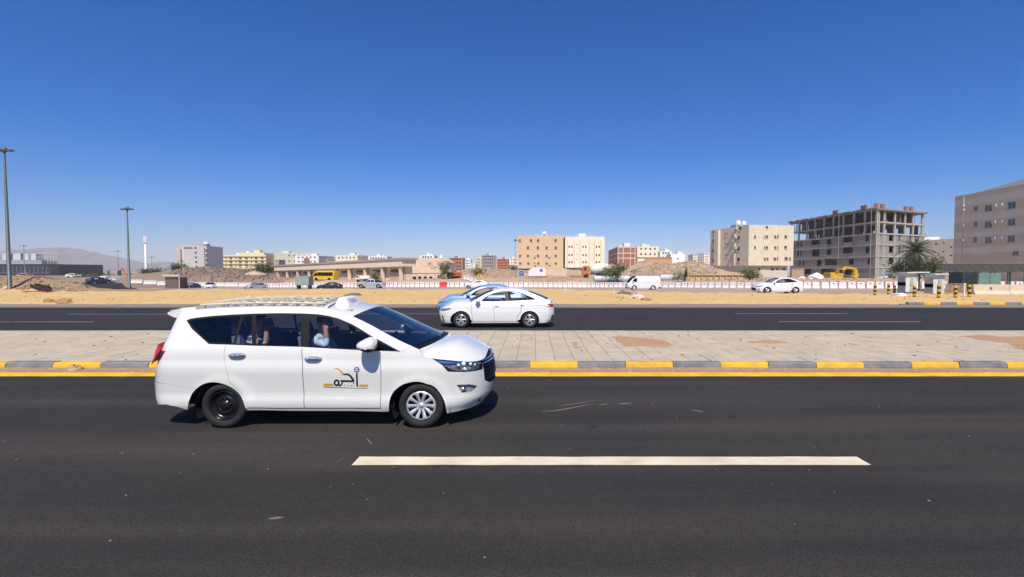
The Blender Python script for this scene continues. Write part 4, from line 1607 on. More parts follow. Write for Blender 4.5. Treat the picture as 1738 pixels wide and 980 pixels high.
    for sg_ in (-1, 1):
        eb.lathe([(0, -.012), (.009, -.008), (.012, 0), (.009, .008), (0, .012)], 8, c=(x + .062, y + sg_ * .034, z0 + .705))
        eb.box((x + .064, y + sg_ * .034, z0 + .728), (.012, .035, .008))
        e2 = MB()
        e2.lathe([(0, -.012), (.022, -.008), (.030, 0), (.022, .010), (0, .012)], 8, c=(x - .035, y + sg_ * .096, z0 + .69), axis='Y')
        e2.build('ear', skin, o, smooth=True)
    tag(eb.build('eyes', M_HAIR, o), kind='stuff')
    return o
fx_ = lambda lx, ly: (VX0 + lx, VY0 + ly)
px_, py_ = fx_(-.16, -.42)
sitter('person in a pale blue shirt raising a hand in the front seat of the taxi', px_, py_, (VX0 - .07, VY0 - .60, 1.37), (VX0 - .02, VY0 - .66, 1.10), M_SHIRT, M_SKIN, .40)
px_, py_ = fx_(-1.12, -.40)
sitter('person in a dark striped top holding a hand to the mouth', px_, py_, (VX0 - .985, VY0 - .47, 1.315), (VX0 - .93, VY0 - .60, 1.10), M_SHIRT2, M_SKIN2, .12, stripes=True)
# ================================================================ other vehicles
def build_car(root, skin, spec, paint, lod=1.0):
    """spec: metric (s, z) outlines"""
    st_ = .06 / lod
    for nm, poly, m, off, holes in spec['panels']:
        quick(root, nm, skin, poly, paint if m is None else m, off, st_, holes)
    for nm, pts, cr, m, p, bow in spec['tops']:
        e = edge3(skin, smooth_curve(pts, 3))
        n = len(e)
        f = lambda v: list(np.interp(np.linspace(0, 1, n), np.linspace(0, 1, len(v)), v)) if isinstance(v, (list, tuple)) else [v] * n
        link(nm, bridge_mesh(nm, e, f(cr), paint if m is None else m, p, 12, f(bow)), root)
    for x, r, wd, yy in spec['wheels']:
        for sd in (-1, 1):
            wheel(root, x, sd * yy, r, wd, sd, spec.get('rim', 'alloy'), simple=lod < .9)
            b = MB()
            A = arch_pts(x, r, r + .06, -25, 205, 14)
            m_ = len(A)
            b.add([(p[0], sd * (yy - wd), p[1]) for p in A] + [(p[0], sd * (yy + wd * .32), p[1]) for p in A], [(i, i + 1, i + 1 + m_, i + m_) for i in range(m_ - 1)] + [tuple(range(m_))])
            b.build('wheel_well', M_UNDER, root, fix=False)
    b = MB()
    for bx_ in spec['under']:
        b.box(*bx_)
    b.build('underbody', M_UNDER, root)
    for args in spec.get('mirrors', []):
        for sd in (-1, 1):
            b = MB()
            x, y, z = args
            NU, NV = 8, 10
            for i in range(NU + 1):
                th = math.pi * i / NU
                for j in range(NV):
                    ph = 2 * math.pi * j / NV
                    b.v.append((x + .10 * math.sin(th) * math.cos(ph), sd * (y + .12 * math.cos(th)), z + .085 * math.sin(th) * math.sin(ph)))
            for i in range(NU):
                for j in range(NV):
                    b.f.append([i * NV + j, i * NV + (j + 1) % NV, (i + 1) * NV + (j + 1) % NV, (i + 1) * NV + j])
                    b.m.append(0)
            b.build('mirror', paint, root, smooth=True)
    for (x, y, w_) in spec.get('seats', []):
        b = MB()
        b.box((x + .2, y, .52), (.5, w_, .14))
        b.box((x - .06, y, .80), (.13, w_, .55), ry=R(-14), taper=(.8, .85))
        b.build('seat', M_SEAT, root)
    return root

# ---- white saloon on the far carriageway, traced from the photograph
SX0, SY0 = -1.447, 18.80
sed_skin = Skin(1.75, 1.55,
    [(.12, .80), (.2, .835), (.32, .855), (.5, .865), (.62, .868), (.7, .862), (.8, .858), (.9, .84), (1.0, .79), (1.2, .70), (1.4, .60), (1.5, .52)],
    [(.12, 2.16), (.25, 2.25), (.45, 2.29), (.6, 2.27), (.75, 2.17), (.85, 1.95), (1.5, 1.6)],
    [(.12, -2.12), (.3, -2.24), (.5, -2.29), (.75, -2.26), (.95, -2.24), (1.05, -2.20), (1.5, -1.8)],
    nf=2.3, nr=2.8, flare=[(-1.31, .31, .33, .014, .07), (1.31, .31, .33, .014, .07)])
SF = Fit(sed_skin, SX0, SY0, True)
s3 = lambda pts: SF.poly(pts, 720, 460, 6.685)
M_PAINTW = mat('white_saloon_paint', (0.76, 0.75, 0.72), 0.25, 0.03, 1.5, coat=0.7)
sdlo = s3([(640, 347), (665, 320), (720, 280), (800, 246), (880, 230), (1000, 229), (1080, 237), (1150, 265), (1215, 295), (1280, 325), (1180, 333), (1000, 341), (800, 349)])
sbelt = s3([(560, 352), (640, 353), (800, 354), (1000, 346), (1180, 338), (1290, 330)])
srail = s3([(790, 224), (880, 209), (1000, 206), (1090, 216), (1180, 240)])
scp = s3([(1180, 240), (1290, 284), (1385, 324)])
sap = s3([(790, 224), (700, 262), (600, 315), (545, 346)])
shood = s3([(545, 346), (400, 364), (300, 380), (235, 408)])
strk = s3([(1385, 324), (1440, 334)])
def arcS(x, r0=.365, z0=.295):
    return [p for p in arch_pts(x, z0, r0, -18, 198, 18)]
zb_ = .19
def zbelt(x):
    q = sorted(sbelt)
    return float(np.interp(x, [t[0] for t in q], [t[1] for t in q])) - .014
bl = lambda a, b_, n=6: [(x, zbelt(x)) for x in np.linspace(a, b_, n)]
def sedan_spec():
    ra, fa = arcS(-1.31), arcS(1.31)
    body_up = [(-2.30, .80), (-2.30, .96)] + [strk[1], strk[0]] + list(reversed(scp))[1:] + list(reversed(srail))[1:] + sap[1:]
    # upper structure with window hole, down to the waist
    tip = sap[-1]
    xr_ = sbelt[-1][0]
    up = body_up + [(tip[0] + .02, tip[1] - .03)] + bl(tip[0] - .05, xr_, 12)[1:] + [(-1.35, .89), (-1.75, .86)]
    df = [(.92, zbelt(.92)), (.90, .5), (.86, zb_ + .06)]
    dm = [(.10, zbelt(.10)), (.04, .5), (.03, zb_ + .06)]
    dr_ = [(-1.02, zbelt(-1.02)), (-.98, .66), (-.86, .46), (-.80, zb_ + .06)]
    spec = dict(panels=[], tops=[])
    P = spec['panels']
    P.append(('body_side', up, None, 0, [sdlo]))
    P.append(('front_door', gap(df + list(reversed(dm[1:])) + bl(.10, .92)[:-1]), None, 0, []))
    P.append(('rear_door', gap(dm + list(reversed(dr_[1:])) + bl(-1.02, .10)[:-1]), None, 0, []))
    P.append(('quarter_panel', [(-1.03, zbelt(-1.03))] + bl(-1.03, xr_, 4)[1:] + [(-1.35, .88), (-1.75, .85), (-2.1, .80), (-2.1, .60), (-1.95, .42)] + list(reversed([q for q in ra if q[1] > .27]))[0:] + [(-.80, .26), (-.87, .46), (-.99, .66)], None, 0, []))
    P.append(('rear_bumper', [(-2.1, .79), (-2.75, .80), (-2.75, .22), (-2.2, .21), (-1.85, zb_), (-1.66, zb_)] + [q for q in reversed(ra) if q[0] < -1.5 and q[1] < .40][::-1][::-1] + [(-1.95, .42), (-2.1, .60)], None, .003, []))
    P.append(('rear_bumper', [(-2.30, .96), (-2.75, .97), (-2.75, .80), (-2.30, .80)], None, 0, []))
    P.append(('front_fender', [(df[0][0] + .006, df[0][1]), (tip[0] + .02, tip[1] - .03)] + [(x, z) for x, z in shood[1:]] + [(1.95, .60), (1.80, .42)] + [q for q in fa if q[1] > .27 and q[0] > 0][0:] + [(.87, .25), (.905, .5)], None, 0, []))
    P.append(('front_bumper', [shood[-1], (2.2, .66), (2.55, .68), (2.55, .17), (2.0, .16), (1.62, zb_)] + [q for q in fa if q[0] > 1.5 and q[1] < .40] + [(1.80, .42), (1.95, .60)], None, .003, []))
    P.append(('sill', [(-.92, zb_), (.93, zb_ - .01), (.90, zb_ + .055), (-.84, zb_ + .055)], None, -.006, []))
    P.append(('inner_panel', [(-2.1, .4), (-2.1, .85), (-1.2, .86), (.9, .80), (1.4, .72), (2.0, .6), (2.0, .3), (1.75, .3)] + [q for q in arcS(1.31, .39) if q[1] > .3] + [(.85, .2), (-.85, .2)] + [q for q in arcS(-1.31, .39) if q[1] > .3] + [(-1.75, .3)], M_UNDER, -.05, []))
    g1 = s3([(655, 343), (672, 323), (725, 286), (800, 253), (878, 237), (905, 236), (930, 340), (800, 345)])
    g2 = s3([(948, 236), (1000, 236), (1075, 243), (1130, 265), (1165, 329), (1000, 337), (965, 339)])
    g3 = s3([(1150, 275), (1215, 303), (1262, 323), (1182, 328)])
    P.append(('window_surround', sdlo, M_BLACK, -.006, [g1, g2, g3]))
    P.append(('front_window', g1, M_GLASS, -.01, []))
    P.append(('rear_window', g2, M_GLASS, -.01, []))
    P.append(('quarter_window', g3, M_GLASSD, -.01, []))
    P.append(('headlight', s3([(188, 432), (250, 424), (312, 420), (285, 442), (215, 458), (190, 455)]), M_LAMPD, .004, []))
    P.append(('air_intake', s3([(203, 505), (214, 503), (232, 572), (220, 575)]), M_BLACK, .006, []))
    P.append(('grille', [(2.2, .30), (2.55, .30), (2.55, .55), (2.25, .52)], M_BLACK, .006, []))
    P.append(('tail_light', s3([(1395, 378), (1430, 372), (1478, 372), (1478, 400), (1440, 410)]), M_RED, .006, []))
    P.append(('tail_light', [(-2.3, .80), (-2.74, .82), (-2.74, .87), (-2.3, .88)], M_RED, .006, []))
    P.append(('rear_vent', s3([(1440, 525), (1455, 498), (1463, 503), (1452, 540), (1476, 545), (1470, 552), (1440, 550)]), M_BLACK, .006, []))
    P.append(('door_handle', s3([(1085, 388), (1135, 386), (1135, 395), (1085, 397)]), M_TRIM, .018, []))
    P.append(('door_handle', s3([(800, 402), (850, 400), (850, 408), (800, 410)]), M_TRIM, .018, []))
    T = spec['tops']
    T.append(('roof', list(reversed(srail)), [.05, .065, .07, .065, .05], None, 2.2, [0, 0, 0, .03, .10]))
    T.append(('windscreen', sap, [.05, .05, .05, .05], M_GLASS, 2.0, [.10, .13, .17, .20]))
    T.append(('hood', shood + [(2.2, .68), (2.42, .70), (2.55, .71)], [.05, .10, .11, .08, .03, .01, 0], None, 2.6, [.20, .10, 0, 0, 0, 0, 0]))
    T.append(('back_window', list(reversed(scp)), [.02, .04, .05], M_GLASSD, 2.0, [-.12, -.08, 0]))
    T.append(('boot_lid', [(-2.75, .97), (-2.5, .97), strk[1], strk[0]], [0, .01, .02, .02], None, 2.4, [0, 0, -.06, -.12]))
    spec['wheels'] = [(1.31, .305, .20, .755), (-1.31, .305, .20, .755)]
    spec['under'] = [((0, 0, .30), (4.0, 1.08, .2)), ((0, 0, .34), (1.75, 1.56, .22)), ((-1.9, 0, .38), (.36, 1.3, .2)), ((1.85, 0, .34), (.3, 1.25, .2)), ((.75, 0, .74), (.4, 1.4, .2))]
    spec['mirrors'] = [(.66, .93, 1.04)]
    spec['seats'] = [(-.1, -.36, .48), (-.1, .36, .48), (-.95, 0, 1.2)]
    return spec
M_LAMPD = mat('dark_lamp', (0.16, 0.17, 0.20), 0.12, 0.25, 20, coat=0.8)
saloon = thing('saloon_car', 'white saloon with dark alloy wheels driving past the median', 'car', (SX0, SY0, 0), math.pi)
build_car(saloon, sed_skin, sedan_spec(), M_PAINTW)

PALE_BLUE = mat('pale_blue_paint', (0.22, 0.35, 0.58), 0.3, 0.04, 1.5, coat=0.6)
SILVER = mat('silver_paint', (0.42, 0.44, 0.47), 0.3, 0.04, 1.5, coat=0.6, metal=0.3)
NAVY = mat('dark_blue_paint', (0.02, 0.028, 0.06), 0.3, 0.1, 1.5, coat=0.6)
CHARC = mat('black_paint', (0.014, 0.015, 0.02), 0.3, 0.1, 1.5, coat=0.6)
def saloon_copy(px_front, py, Y, label, paint, rz=math.pi, scale=1.0, z=None, group=None, centre=False):
    o = copy_tree(saloon, None, {'white_saloon_paint': paint})
    X = XA(px_front, Y)
    if not centre:
        X += 2.25 * scale * (1 if abs(rz - math.pi) < .3 else 0)
    o.location = (X, Y + .87 * scale, zt(X, Y + .9) + .03 if z is None else z)
    o.rotation_euler = (0, 0, rz)
    o.scale = (scale,) * 3
    o['label'] = label
    if group:
        o['group'] = group
    return o
saloon_copy(737, 540, 22.3, 'pale blue saloon overlapped by the white saloon in the next lane', PALE_BLUE, z=0.0)
saloon_copy(1286, 497, 46.3, 'white saloon on the dusty service road near the barriers', M_PAINTW, scale=1.06)
saloon_copy(786, 492, 84, 'white saloon on the service road beside the red barrier block', M_PAINTW)
saloon_copy(534, 492, 84, 'black saloon in front of the yellow minibus', CHARC, z=-1.30)
saloon_copy(430, 490, 100, 'silver saloon turning on the service road in front of the rubble', SILVER, rz=math.pi + .95, centre=True, z=-1.75)
saloon_copy(351, 490, 100, 'white saloon coming head on along the low service road', M_PAINTW, rz=-math.pi / 2 + .45, centre=True, z=-1.65)
saloon_copy(313, 490, 98, 'dark blue saloon behind the brown container', NAVY, rz=-math.pi / 2 - .6, centre=True, z=-1.70)
saloon_copy(161, 487, 104, 'dark blue car on the curving asphalt behind the dirt mound', NAVY, rz=1.25, centre=True)
saloon_copy(173, 485, 109, 'white car on the curving asphalt beyond the dark blue one', M_PAINTW, rz=.9, centre=True)
saloon_copy(122, 478, 150, 'white car parked beyond the dirt mound', M_PAINTW, rz=.3, centre=True)
saloon_copy(40, 480, 120, 'pale silver car parked behind the dirt mound near the lamp post', SILVER, rz=.1, centre=True)

# ---- metric specs for the van, the pickup and the minibus
def rect_skin(hw, L, H, tumb=.08, nf=3.2, nr=5.0, slope=None):
    return Skin(L / 2 - .22, L / 2 - .5, [(.15, hw - .03), (.4, hw), (H * .52, hw), (H * .6, hw - .01), (H * .95, hw - tumb), (H, hw - tumb - .1)],
                slope or [(.15, L / 2 - .05), (.5, L / 2), (H * .45, L / 2 - .05), (H, L / 2 - .9)], [(.15, -L / 2 + .03), (.5, -L / 2), (H, -L / 2 + .08)], nf=nf, nr=nr)
def half_arch(x, r, z0):
    return [p for p in arch_pts(x, r * .95, r + .06, 200, -20, 12) if p[1] > z0]
def hiace():
    root = thing('panel_van', 'white panel van with blank sides driving along the service road', 'van')
    H, L = 1.96, 4.75
    k = Skin(2.15, 1.75, [(.15, .80), (.4, .845), (.9, .85), (1.05, .845), (1.8, .76), (1.93, .66)],
             [(.2, 2.30), (.5, 2.38), (.8, 2.36), (1.05, 2.22), (1.3, 1.98), (1.7, 1.55), (1.95, 1.30)], [(.15, -2.34), (.5, -2.38), (1.3, -2.34), (1.95, -2.26)], nf=3.4, nr=5)
    zb3, r = .24, .32
    win = [(1.62, 1.08), (1.30, 1.10), (.92, 1.10), (.92, 1.62), (1.22, 1.62), (1.45, 1.42)]
    top = 1.84
    side = [(-3.15, zb3), (-3.15, 1.80), (-2.1, 1.84), (-1.5, top), (0, top), (1.0, top - .01), (1.55, 1.55), (1.9, 1.14), (2.1, .98), (2.75, .98), (2.75, zb3 + .08), (1.9, zb3)] + [q for q in arch_pts(1.30, .30, .38, -12, 192, 12)] + [(0, zb3)] + [q for q in arch_pts(-1.28, .30, .38, -12, 192, 12)]
    spec = dict(panels=[('body_side', side, None, 0, [win]), ('cab_window', win, M_GLASSD, -.006, []),
                        ('front_bumper', [(1.75, .22), (2.75, .20), (2.75, .48), (1.78, .46)], M_TRIM, .006, []),
                        ('headlight', [(2.05, .66), (2.5, .64), (2.5, .80), (2.12, .84)], M_LAMPD, .006, []),
                        ('tail_light', [(-2.3, .75), (-2.55, .75), (-2.55, 1.15), (-2.3, 1.15)], M_RED, .006, []),
                        ('rear_bumper', [(-2.0, .24), (-3.15, .24), (-3.15, .42), (-2.0, .42)], M_BLACK, .008, []),
                        ('door_handle', [(.78, .98), (.90, .98), (.90, 1.03), (.78, 1.03)], M_BLACK, .012, []),
                        ('slide_rail', [(-1.9, 1.0), (.4, 1.0), (.4, 1.03), (-1.9, 1.03)], M_TRIM, .006, [])],
                tops=[('roof', [(-3.15, 1.80), (-2.6, 1.80), (-2.1, 1.84), (0, top), (1.0, top - .01)], [0, .02, .10, .11, .11], None, 2.4, [0, 0, 0, 0, .22]),
                      ('windscreen', [(1.0, top - .01), (1.55, 1.55), (1.9, 1.14), (2.1, .98)], [.11, .06, .02, 0], M_GLASSD, 2.4, [.22, .24, .22, .1]),
                      ('front_panel', [(2.1, .98), (2.4, .98), (2.75, .98)], [0, 0, 0], None, 2, [.1, .05, 0])],
                wheels=[(1.30, .32, .2, .73), (-1.28, .32, .2, .73)], rim='steel', under=[((0, 0, .35), (4.2, 1.1, .25)), ((0, 0, .42), (1.7, 1.5, .2))], mirrors=[(1.45, .95, 1.15)])
    return build_car(root, k, spec, M_PAINTW, .7)
hv = hiace()
for o in hv.children:
    if o.name.startswith('wheel') and o.children:
        for c_ in o.children:
            if c_.name.startswith('rim'):
                c_.data.materials[0] = M_SILVER
HY = 64.2
hv.location = (XA(1093, HY), HY + .85, zt(XA(1093, HY), HY + .8) + .03)
hv.rotation_euler = (0, 0, math.pi)

def pickup():
    root = thing('pickup_truck', 'grey double cab pickup on the service road before the white barriers', 'pickup')
    k = Skin(2.3, 1.9, [(.2, .83), (.5, .87), (.9, .87), (1.05, .84), (1.6, .66), (1.75, .55)],
             [(.2, 2.5), (.6, 2.58), (.95, 2.5), (1.75, 1.6)], [(.2, -2.52), (.6, -2.58), (1.1, -2.56), (1.75, -2.4)], nf=3.0, nr=6)
    zb3 = .36
    a1 = arch_pts(1.62, .36, .44, -6, 186, 12)
    a2 = arch_pts(-1.50, .36, .44, -6, 186, 12)
    low = [(-3.3, zb3 + .1), (-3.3, 1.10), (-.95, 1.10), (-.90, 1.12), (.95, 1.10), (1.2, 1.08), (2.1, .98), (2.9, .95), (2.9, zb3 + .06)] + a1 + a2
    cab = [(-.92, 1.12), (-.80, 1.60), (-.2, 1.68), (.25, 1.66), (.55, 1.50), (.95, 1.11)]
    w1 = [(-.72, 1.16), (-.70, 1.52), (-.12, 1.56), (-.12, 1.16)]
    w2 = [(-.02, 1.16), (-.02, 1.56), (.25, 1.54), (.52, 1.40), (.78, 1.16)]
    spec = dict(panels=[('body_side', low, None, 0, []), ('cab_frame', cab, None, 0, [w1, w2]), ('rear_window', w1, M_GLASSD, -.006, []), ('front_window', w2, M_GLASSD, -.006, []),
                        ('headlight', [(2.2, .78), (2.6, .78), (2.6, .92), (2.25, .93)], M_LAMPD, .006, []), ('tail_light', [(-2.32, .75), (-2.6, .75), (-2.6, 1.02), (-2.32, 1.02)], M_RED, .006, []),
                        ('front_bumper', [(2.1, .42), (2.9, .42), (2.9, .62), (2.1, .60)], M_TRIM, .01, [])],
                tops=[('roof', [(-.80, 1.60), (-.2, 1.68), (.25, 1.66)], [.05, .06, .06], None, 2.4, [0, 0, .08]), ('windscreen', [(.25, 1.66), (.55, 1.50), (.95, 1.11)], [.06, .05, .04], M_GLASSD, 2, [.08, .12, .18]),
                      ('hood', [(.95, 1.11), (1.2, 1.08), (2.1, .98), (2.4, .96), (2.9, .95)], [.04, .06, .06, .03, 0], None, 2.6, [.18, .1, 0, 0, 0]), ('back_window', [(-.92, 1.12), (-.80, 1.60)], [.0, .05], M_GLASSD, 2, 0)],
                wheels=[(1.62, .36, .24, .76), (-1.50, .36, .24, .76)], under=[((0, 0, .5), (4.7, 1.1, .3)), ((-1.7, 0, .72), (1.5, 1.5, .06))], mirrors=[(.85, .98, 1.18)])
    build_car(root, k, spec, SILVER, .7)
    b = MB()
    b.path([(-1.0, -.72, 1.1), (-1.1, -.66, 1.55), (-1.1, .66, 1.55), (-1.0, .72, 1.1)], .035, 6)
    b.build('roll_bar', M_BLACK, root)
    b = MB()
    b.box((-1.45, 0, 1.18), (.9, 1.3, .5), taper=(.7, .8))
    b.build('load', M_BLACK, root)
    return root
pk = pickup()
pk.location = (XA(627, 87), 87.9, zt(XA(627, 87), 88) + .03)
pk.rotation_euler = (0, 0, math.pi + .05)

def minibus():
    root = thing('minibus', 'yellow minibus with dark window band standing behind the barriers', 'bus')
    YEL = mat('bus_yellow', (0.72, 0.44, 0.01), 0.4, 0.06, 2, coat=.3)
    k = Skin(2.7, 2.3, [(.2, .96), (.5, 1.0), (1.3, 1.0), (2.2, .95), (2.5, .80)], [(.2, 2.95), (.7, 3.0), (1.3, 2.9), (2.5, 2.3)], [(.2, -2.96), (.7, -3.0), (2.5, -2.92)], nf=4, nr=6)
    a1 = arch_pts(1.7, .40, .46, -6, 186, 12)
    a2 = arch_pts(-1.75, .40, .46, -6, 186, 12)
    wins = [[(-2.6 + i * 1.0, 1.28), (-1.68 + i * 1.0, 1.28), (-1.68 + i * 1.0, 2.0), (-2.6 + i * 1.0, 2.0)] for i in range(4)] + [[(1.5, 1.2), (2.45, 1.15), (2.1, 1.95), (1.5, 2.0)]]
    side = [(-3.7, .36), (-3.7, 2.3), (-2.6, 2.32), (1.6, 2.32), (2.2, 2.1), (2.6, 1.3), (3.3, 1.2), (3.3, .4)] + a1 + a2
    spec = dict(panels=[('body_side', side, None, 0, wins)] + [('window', w_, M_GLASSD, -.006, []) for w_ in wins] + [('window_band', [(-2.7, 1.22), (1.45, 1.22), (1.45, 2.06), (-2.7, 2.06)], M_BLACK, .004, [[(x + .03 * (1 if x < cx_ else -1) * 0, z) for x, z in w_] for cx_, w_ in [(0, w2) for w2 in wins[:4]]]),
                        ('headlight', [(2.6, .7), (3.1, .7), (3.1, .9), (2.6, .9)], M_LAMPD, .006, []), ('tail_light', [(-2.8, .8), (-3.1, .8), (-3.1, 1.2), (-2.8, 1.2)], M_RED, .006, [])],
                tops=[('roof', [(-3.7, 2.3), (-3.2, 2.3), (-2.6, 2.32), (1.6, 2.32)], [0, .05, .14, .14], None, 2.4, [0, 0, 0, .2]), ('windscreen', [(1.6, 2.32), (2.2, 2.1), (2.6, 1.3), (3.3, 1.2)], [.14, .06, 0, 0], M_GLASSD, 2.4, [.2, .2, .1, 0])],
                wheels=[(1.7, .40, .24, .86), (-1.75, .40, .24, .86)], rim='steel', under=[((0, 0, .5), (5.4, 1.2, .3))], mirrors=[(2.3, 1.15, 1.5)])
    return build_car(root, k, spec, YEL, .6)
mbus = minibus()
mbus.location = (XA(549, 108), 109, zt(XA(549, 108), 109) - .25)
mbus.rotation_euler = (0, 0, math.pi - .25)
# ================================================================ BUILDINGS
def stucco(name, c, var=.08, scale=.6):
    return mat(name, c, .9, var, scale, bump=.15, bscale=8, detail=7)
M_WIN = mat('window_glass_dark', (0.03, 0.036, 0.045), .12, .3, .8, spec=.6)
M_WINB = mat('window_brown', (0.10, 0.07, 0.05), .3, .2, .8)
M_FRAME = mat('window_frame', (0.55, 0.52, 0.47), .6, .05)
M_FRAMED = mat('window_frame_dark', (0.12, 0.10, 0.08), .6, .05)
M_TANK = mat('tank_white', (0.74, 0.73, 0.70), .5, .05)
M_ACU = mat('air_con_beige', (0.52, 0.50, 0.45), .6, .08)
M_CONC = stucco('concrete', (0.36, 0.33, 0.29), .15, 1.2)
M_ROOFT = stucco('roof_screed', (0.42, 0.37, 0.31))

class Face:
    def __init__(f, p0, p1, z0, z1):
        f.p0, f.p1 = Vector(p0), Vector(p1)
        f.z0, f.z1 = z0, z1
        d = f.p1 - f.p0
        f.L = d.length
        f.u = d / f.L
        f.inw = Vector((-f.u.y, f.u.x))
        f.ang = math.atan2(f.u.y, f.u.x)

    def uv(f, px, py):
        d = ray(px, py)
        d2 = Vector((d.x, d.y))
        cr = lambda a, b: a.x * b.y - a.y * b.x
        t = cr(f.p0, f.u) / cr(d2, f.u)
        q = d2 * t
        return (q - f.p0).dot(f.u), CAMZ + d.z * t - f.z0

    def rects(f, lst):
        out = []
        for it in lst:
            px, py, w_, h_ = it[:4]
            a, _ = f.uv(px - w_ / 2, py)
            b, _ = f.uv(px + w_ / 2, py)
            _, t = f.uv(px, py - h_ / 2)
            _, o = f.uv(px, py + h_ / 2)
            a, b = min(a, b), max(a, b)
            o, t = min(o, t), max(o, t)
            a, b, o, t = max(.1, a), min(f.L - .1, b), max(.05, o), min(f.z1 - f.z0 - .1, t)
            if b - a > .1 and t - o > .1:
                out.append((a, b, o, t))
        return out

    def grid(f, nc, rows, w_, h_, u0=None, u1=None):
        u0 = u0 or w_
        u1 = u1 or f.L - w_
        out = []
        for v in rows:
            for i in range(nc):
                c = u0 + (u1 - u0) * (i + .5) / nc
                out.append((c - w_ / 2, c + w_ / 2, v, v + h_))
        return out

def clean(op):
    """drop openings that overlap an earlier one"""
    out = []
    for o in op:
        if all(o[1] < q[0] - .05 or o[0] > q[1] + .05 or o[3] < q[2] - .05 or o[2] > q[3] + .05 for q in out):
            out.append(o)
    return out

def wall_geo(mb, f, op, depth, base, mi=0):
    us = sorted(set([0, f.L] + [round(x, 4) for o in op for x in o[:2]]))
    vs = sorted(set([0, f.z1 - f.z0] + [round(x, 4) for o in op for x in o[2:]]))
    P = lambda u, v, d=0: (f.p0.x + f.u.x * u + f.inw.x * d - base[0], f.p0.y + f.u.y * u + f.inw.y * d - base[1], f.z0 + v - base[2])
    for i in range(len(us) - 1):
        j = 0
        while j < len(vs) - 1:
            uc = (us[i] + us[i + 1]) / 2
            hole = lambda k: any(o[0] < uc < o[1] and o[2] < (vs[k] + vs[k + 1]) / 2 < o[3] for o in op)
            if hole(j):
                j += 1
                continue
            k = j
            while k + 1 < len(vs) - 1 and not hole(k + 1):
                k += 1
            mb.add([P(us[i], vs[j]), P(us[i + 1], vs[j]), P(us[i + 1], vs[k + 1]), P(us[i], vs[k + 1])], [(0, 1, 2, 3)], mi)
            j = k + 1
    for a, b, c, d in op:
        q = [(a, c), (b, c), (b, d), (a, d)]
        for k in range(4):
            (x0, y0), (x1, y1) = q[k], q[(k + 1) % 4]
            mb.add([P(x0, y0), P(x0, y0, depth), P(x1, y1, depth), P(x1, y1)], [(0, 1, 2, 3)], mi)

WCACHE = {}
def window_mesh(w_, h_, style):
    key = (round(w_, 2), round(h_, 2), style)
    if key in WCACHE:
        return WCACHE[key]
    b = MB()
    b.box((0, .03, 0), (w_ + .02, .04, h_ + .02), mi=0)
    t = min(.08, w_ * .12)
    if style != 'void':
        for sx in (-1, 1):
            b.box((sx * (w_ / 2 - t / 2), -.02, 0), (t, .06, h_), mi=1)
        for sz in (-1, 1):
            b.box((0, -.02, sz * (h_ / 2 - t / 2)), (w_ - 2 * t, .06, t), mi=1)
        if w_ > .9:
            b.box((0, -.015, 0), (t * .8, .05, h_ - 2 * t), mi=1)
    gl = {'dark': M_WIN, 'brown': M_WINB, 'void': M_UNDER, 'green': M_GREENW}.get(style, M_WIN)
    fr = M_FRAMED if style in ('brown',) else M_FRAME
    o = b.build('window', [gl, fr] if style != 'void' else [gl])
    me = o.data
    bpy.data.objects.remove(o)
    WCACHE[key] = me
    return me
M_GREENW = mat('window_teal', (0.05, 0.11, 0.12), .12, .3, .8, spec=.6)

def building(name, label, foot, z0, z1, m, wins=None, style='dark', cat='building', depth=.18, parapet=.5, group=None, roofm=None, sill=None):
    """foot: counter-clockwise world (x, y); wins: {edge index: callable(Face) -> openings}"""
    base = (foot[0][0], foot[0][1], z0)
    root = thing(name, label, cat, base, 0, group)
    root['faces'] = len(foot)
    wl = MB()
    faces = []
    for i in range(len(foot)):
        f = Face(foot[i], foot[(i + 1) % len(foot)], z0, z1)
        faces.append(f)
        op = clean(wins[i](f)) if wins and i in wins else []
        wall_geo(wl, f, op, depth, base)
        for a, b, c, d in op:
            me = window_mesh(b - a, d - c, style)
            o = link('window', me, root)
            pos = f.p0 + f.u * ((a + b) / 2) + f.inw * (depth - .06)
            o.location = (pos.x - base[0], pos.y - base[1], (c + d) / 2)
            o.rotation_euler = (0, 0, f.ang)
            if sill:
                bb = MB()
                bb.box((0, -.06 - (depth - .06), -(d - c) / 2 - .06), (b - a + .2, .16, .1))
                s_ = bb.build('sill', sill, o)
    wl.build('wall', m, root, fix=False)
    r = MB()
    zz = z1 - z0
    pts = [(p[0] - base[0], p[1] - base[1]) for p in foot]
    n = len(pts)
    r.add([(x, y, zz - parapet) for x, y in pts], [tuple(range(n))])
    r.build('roof', roofm or M_ROOFT, root, fix=False)
    root['_'] = 0
    del root['_']
    del root['faces']
    return root, faces, base

def add_box(root, base, name, f, u, v, w_, h_, d, m, out=True):
    """box standing proud of face f"""
    b = MB()
    b.box((0, 0, 0), (w_, d, h_))
    o = b.build(name, m, root)
    pos = f.p0 + f.u * u - f.inw * (d / 2 - .005)
    o.location = (pos.x - base[0], pos.y - base[1], v)
    o.rotation_euler = (0, 0, f.ang)
    return o

